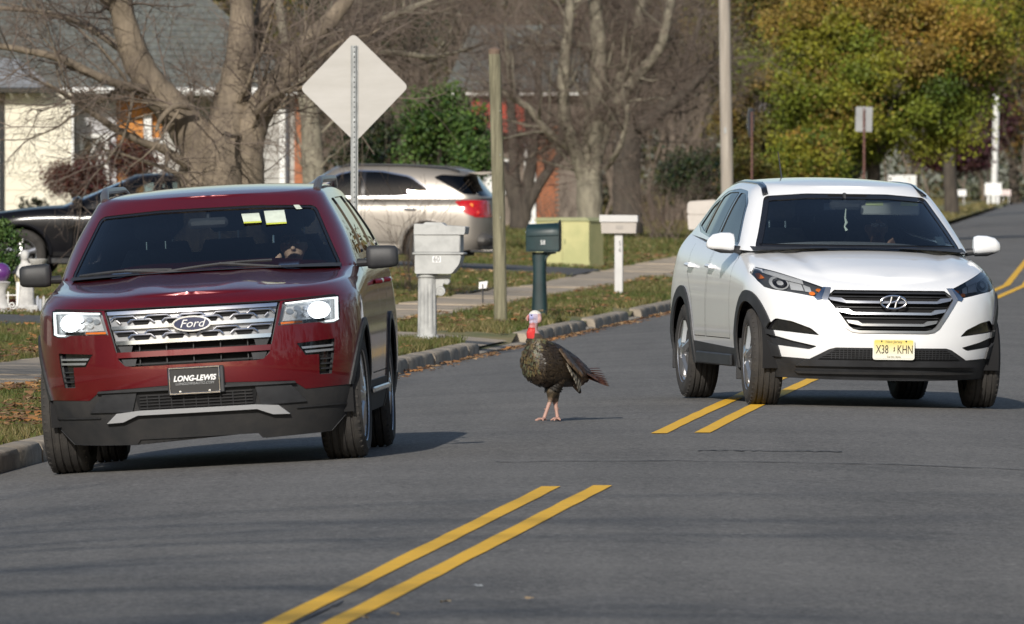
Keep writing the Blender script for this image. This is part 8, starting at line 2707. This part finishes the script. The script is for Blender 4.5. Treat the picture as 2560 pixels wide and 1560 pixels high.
# ---------------------------------------------------------------- drivers
def person(car, label, head, shl, hands, skin, shirt, hair, seat_y, look=(0, -1, 0), hat=False, shades=False, watch=False):
    root = empty('person', label=label, cat='person')
    root.matrix_world = car.matrix_world.copy()
    hd = Vector(head); UP = Vector((0, 0, 1))
    q = MB()
    cx = shl[0]
    hips = Vector((cx, seat_y + 0.12, 0.74)); chest = Vector((cx, seat_y + 0.10, shl[2] - 0.10)); sh = Vector(shl)
    loft(q, [(hips, Vector((0.17, 0, 0)), Vector((0, 0.12, 0))), ((hips + chest) / 2, Vector((0.165, 0, 0)), Vector((0, 0.125, 0))), (chest, Vector((0.185, 0, 0)), Vector((0, 0.12, 0))), (sh + UP * 0.0, Vector((0.175, 0, 0)), Vector((0, 0.085, 0))), (sh + UP * 0.045, Vector((0.09, 0, 0)), Vector((0, 0.06, 0)))], 18)
    for sg in (1, -1):
        q.tube([hips + Vector((sg * 0.09, 0, 0)), hips + Vector((sg * 0.12, -0.42, 0.06)), hips + Vector((sg * 0.11, -0.55, -0.35))], [0.085, 0.07, 0.05], 12)
    q.tube([sh + UP * 0.0, (sh + hd) / 2, hd - UP * 0.06], [0.065, 0.055, 0.055], 12)
    blob(q, hd, (0.074, 0.092, 0.112), 18, 12)
    blob(q, hd + Vector((0, -0.035, -0.055)), (0.052, 0.056, 0.055), 14, 9)      # jaw
    q.tube([hd + Vector((0, -0.088, 0.020)), hd + Vector((0, -0.112, -0.018)), hd + Vector((0, -0.090, -0.030))], [0.010, 0.016, 0.010], 8)   # nose
    for sg in (1, -1): blob(q, hd + Vector((sg * 0.076, 0.005, -0.005)), (0.012, 0.02, 0.03), 8, 6)
    q.tube([hd + Vector((-0.022, -0.088, -0.058)), hd + Vector((0, -0.095, -0.056)), hd + Vector((0.022, -0.088, -0.058))], 0.008, 6)   # lips
    for sg, (hp, fdir) in zip((1, -1), hands):
        hp = Vector(hp)
        s0 = sh + Vector((sg * 0.165, 0, -0.02)); el = (s0 + hp) / 2 + Vector((sg * 0.07, 0.02, -0.13))
        wr = hp + (el - hp).normalized() * 0.075
        q.tube([s0, (s0 + el) / 2, el], [0.062, 0.052, 0.046], 12)
        q.tube([el, (el + wr) / 2, wr], [0.045, 0.038, 0.027], 12)
        fd = Vector(fdir).normalized(); ac = fd.cross((wr - hp).normalized()).normalized()
        loft(q, [(wr, ac * 0.026, fd * 0.017), (wr.lerp(hp, 0.55), ac * 0.038, fd * 0.016), (hp, ac * 0.042, fd * 0.013)], 12)
        fwd = (hp - wr).normalized()
        for i, ln in enumerate((0.062, 0.072, 0.068, 0.054)):
            b = hp + ac * (-0.031 + 0.0207 * i)
            k1_ = b + fwd * ln * 0.45 + fd * 0.004; k2_ = k1_ + (fwd * 0.4 - UP * 0.85).normalized() * ln * 0.35; k3_ = k2_ + (-fwd * 0.3 - UP * 0.9).normalized() * ln * 0.28
            q.tube([b, k1_, k2_, k3_], [0.0095, 0.009, 0.0085, 0.007], 8)
        b = wr.lerp(hp, 0.4) - ac * 0.03
        q.tube([b, b - ac * 0.028 + fwd * 0.02, b - ac * 0.03 + fwd * 0.045 - UP * 0.012], [0.012, 0.011, 0.008], 8)
    body = q.build('body', None, root)
    me = remesh_obj(body, 0.007, 1)
    n = len(me.vertices); co = np.empty(n * 3, dtype=np.float32); me.vertices.foreach_get('co', co); co = co.reshape(-1, 3)
    col = np.tile(np.array(list(shirt) + [1.0], dtype=np.float32), (n, 1))
    HPs = [Vector(h[0]) for h in hands]
    for i in range(n):
        p = Vector(co[i])
        if p.z > sh.z + 0.05 and (p - hd).length < 0.26: col[i, :3] = skin
        elif any((p - h).length < 0.16 for h in HPs): col[i, :3] = skin
        elif p.z < 0.80: col[i, :3] = (0.03, 0.035, 0.05)
        if (p - hd - Vector((0, -0.09, -0.058))).length < 0.022: col[i, :3] = tuple(x * 0.6 for x in skin)
    a = me.color_attributes.new('Col', 'FLOAT_COLOR', 'POINT'); a.data.foreach_set('color', col.reshape(-1))
    me.materials.clear(); me.materials.append(mat('skin and clothing', (1, 1, 1), 0.65, attr='Col'))
    Mh = mat('hair', hair, 0.7, var=0.3, scale=40)
    q = MB()
    secs = []
    for i in range(7):
        t = i / 6; a_ = math.pi / 2 * t
        secs.append((hd + Vector((0, 0.014, 0.022 + 0.100 * math.sin(a_))), Vector((0.083 * math.cos(a_) + 0.001, 0, 0)), Vector((0, 0.098 * math.cos(a_) + 0.001, 0))))
    loft(q, secs, 20)
    loft(q, [(hd + Vector((0, 0.035, -0.06)), Vector((0.07, 0, 0)), Vector((0, 0.06, 0))), (hd + Vector((0, 0.030, 0.03)), Vector((0.084, 0, 0)), Vector((0, 0.075, 0)))], 18)
    q.build('hair', Mh, root, True, 60)
    for sg in (1, -1):
        q = MB(); blob(q, hd + Vector((sg * 0.030, -0.083, 0.018)), (0.012, 0.008, 0.007), 8, 6); q.build('eye', M_white, root, True)
    if hat:
        q = MB(); loft(q, [(hd + Vector((0, -0.06, 0.052)), Vector((0.075, 0, 0)), Vector((0, 0.10, -0.015))), (hd + Vector((0, -0.06, 0.060)), Vector((0.075, 0, 0)), Vector((0, 0.10, -0.015)))], 18); q.build('cap_peak', Mh, root, True, 50)
    if shades:
        for sg in (1, -1):
            q = MB(); q.prism(roundpoly([(sg * 0.030 - 0.027, -0.012), (sg * 0.030 + 0.027, -0.012), (sg * 0.030 + 0.029, 0.016), (sg * 0.030 - 0.029, 0.016)], 0.01), -0.004, 0.0); o = q.build('sunglass_lens', M_gloss, root); o.location = hd + Vector((0, -0.094, 0.018))
        q = MB(); q.tube([hd + Vector((-0.078, 0.0, 0.028)), hd + Vector((-0.060, -0.090, 0.030)), hd + Vector((0.060, -0.090, 0.030)), hd + Vector((0.078, 0.0, 0.028))], 0.004, 6); q.build('sunglass_frame', M_gloss, root)
    if watch:
        hp = Vector(hands[1][0]); s0 = sh + Vector((-0.165, 0, -0.02)); el = (s0 + hp) / 2 + Vector((-0.07, 0.02, -0.13)); dv = (el - hp).normalized()
        w0 = hp + dv * 0.085
        q = MB(); q.tube([w0, w0 + dv * 0.018], 0.031, 14); q.build('watch', M_chrome, root, True)
    return root
person(red, 'driver of the red SUV in a red top, hand with watch on the wheel', (0.49, 1.60, 1.315), (0.46, 1.66, 1.10), (((0.56, 1.28, 1.10), (0, -1, 0.4)), ((0.40, 1.20, 1.235), (0, -0.6, 0.8))), (0.52, 0.33, 0.235), (0.30, 0.012, 0.02), (0.05, 0.045, 0.045), 1.55, hat=True, watch=True)
person(white, 'driver of the white SUV wearing sunglasses, hand raised to the chin', (0.32, 1.50, 1.290), (0.36, 1.55, 1.06), (((0.40, 1.34, 1.175), (0.3, -1, 0.2)), ((0.22, 1.10, 1.10), (0, -0.6, 0.8))), (0.46, 0.27, 0.19), (0.05, 0.055, 0.065), (0.035, 0.022, 0.018), 1.42, shades=True)
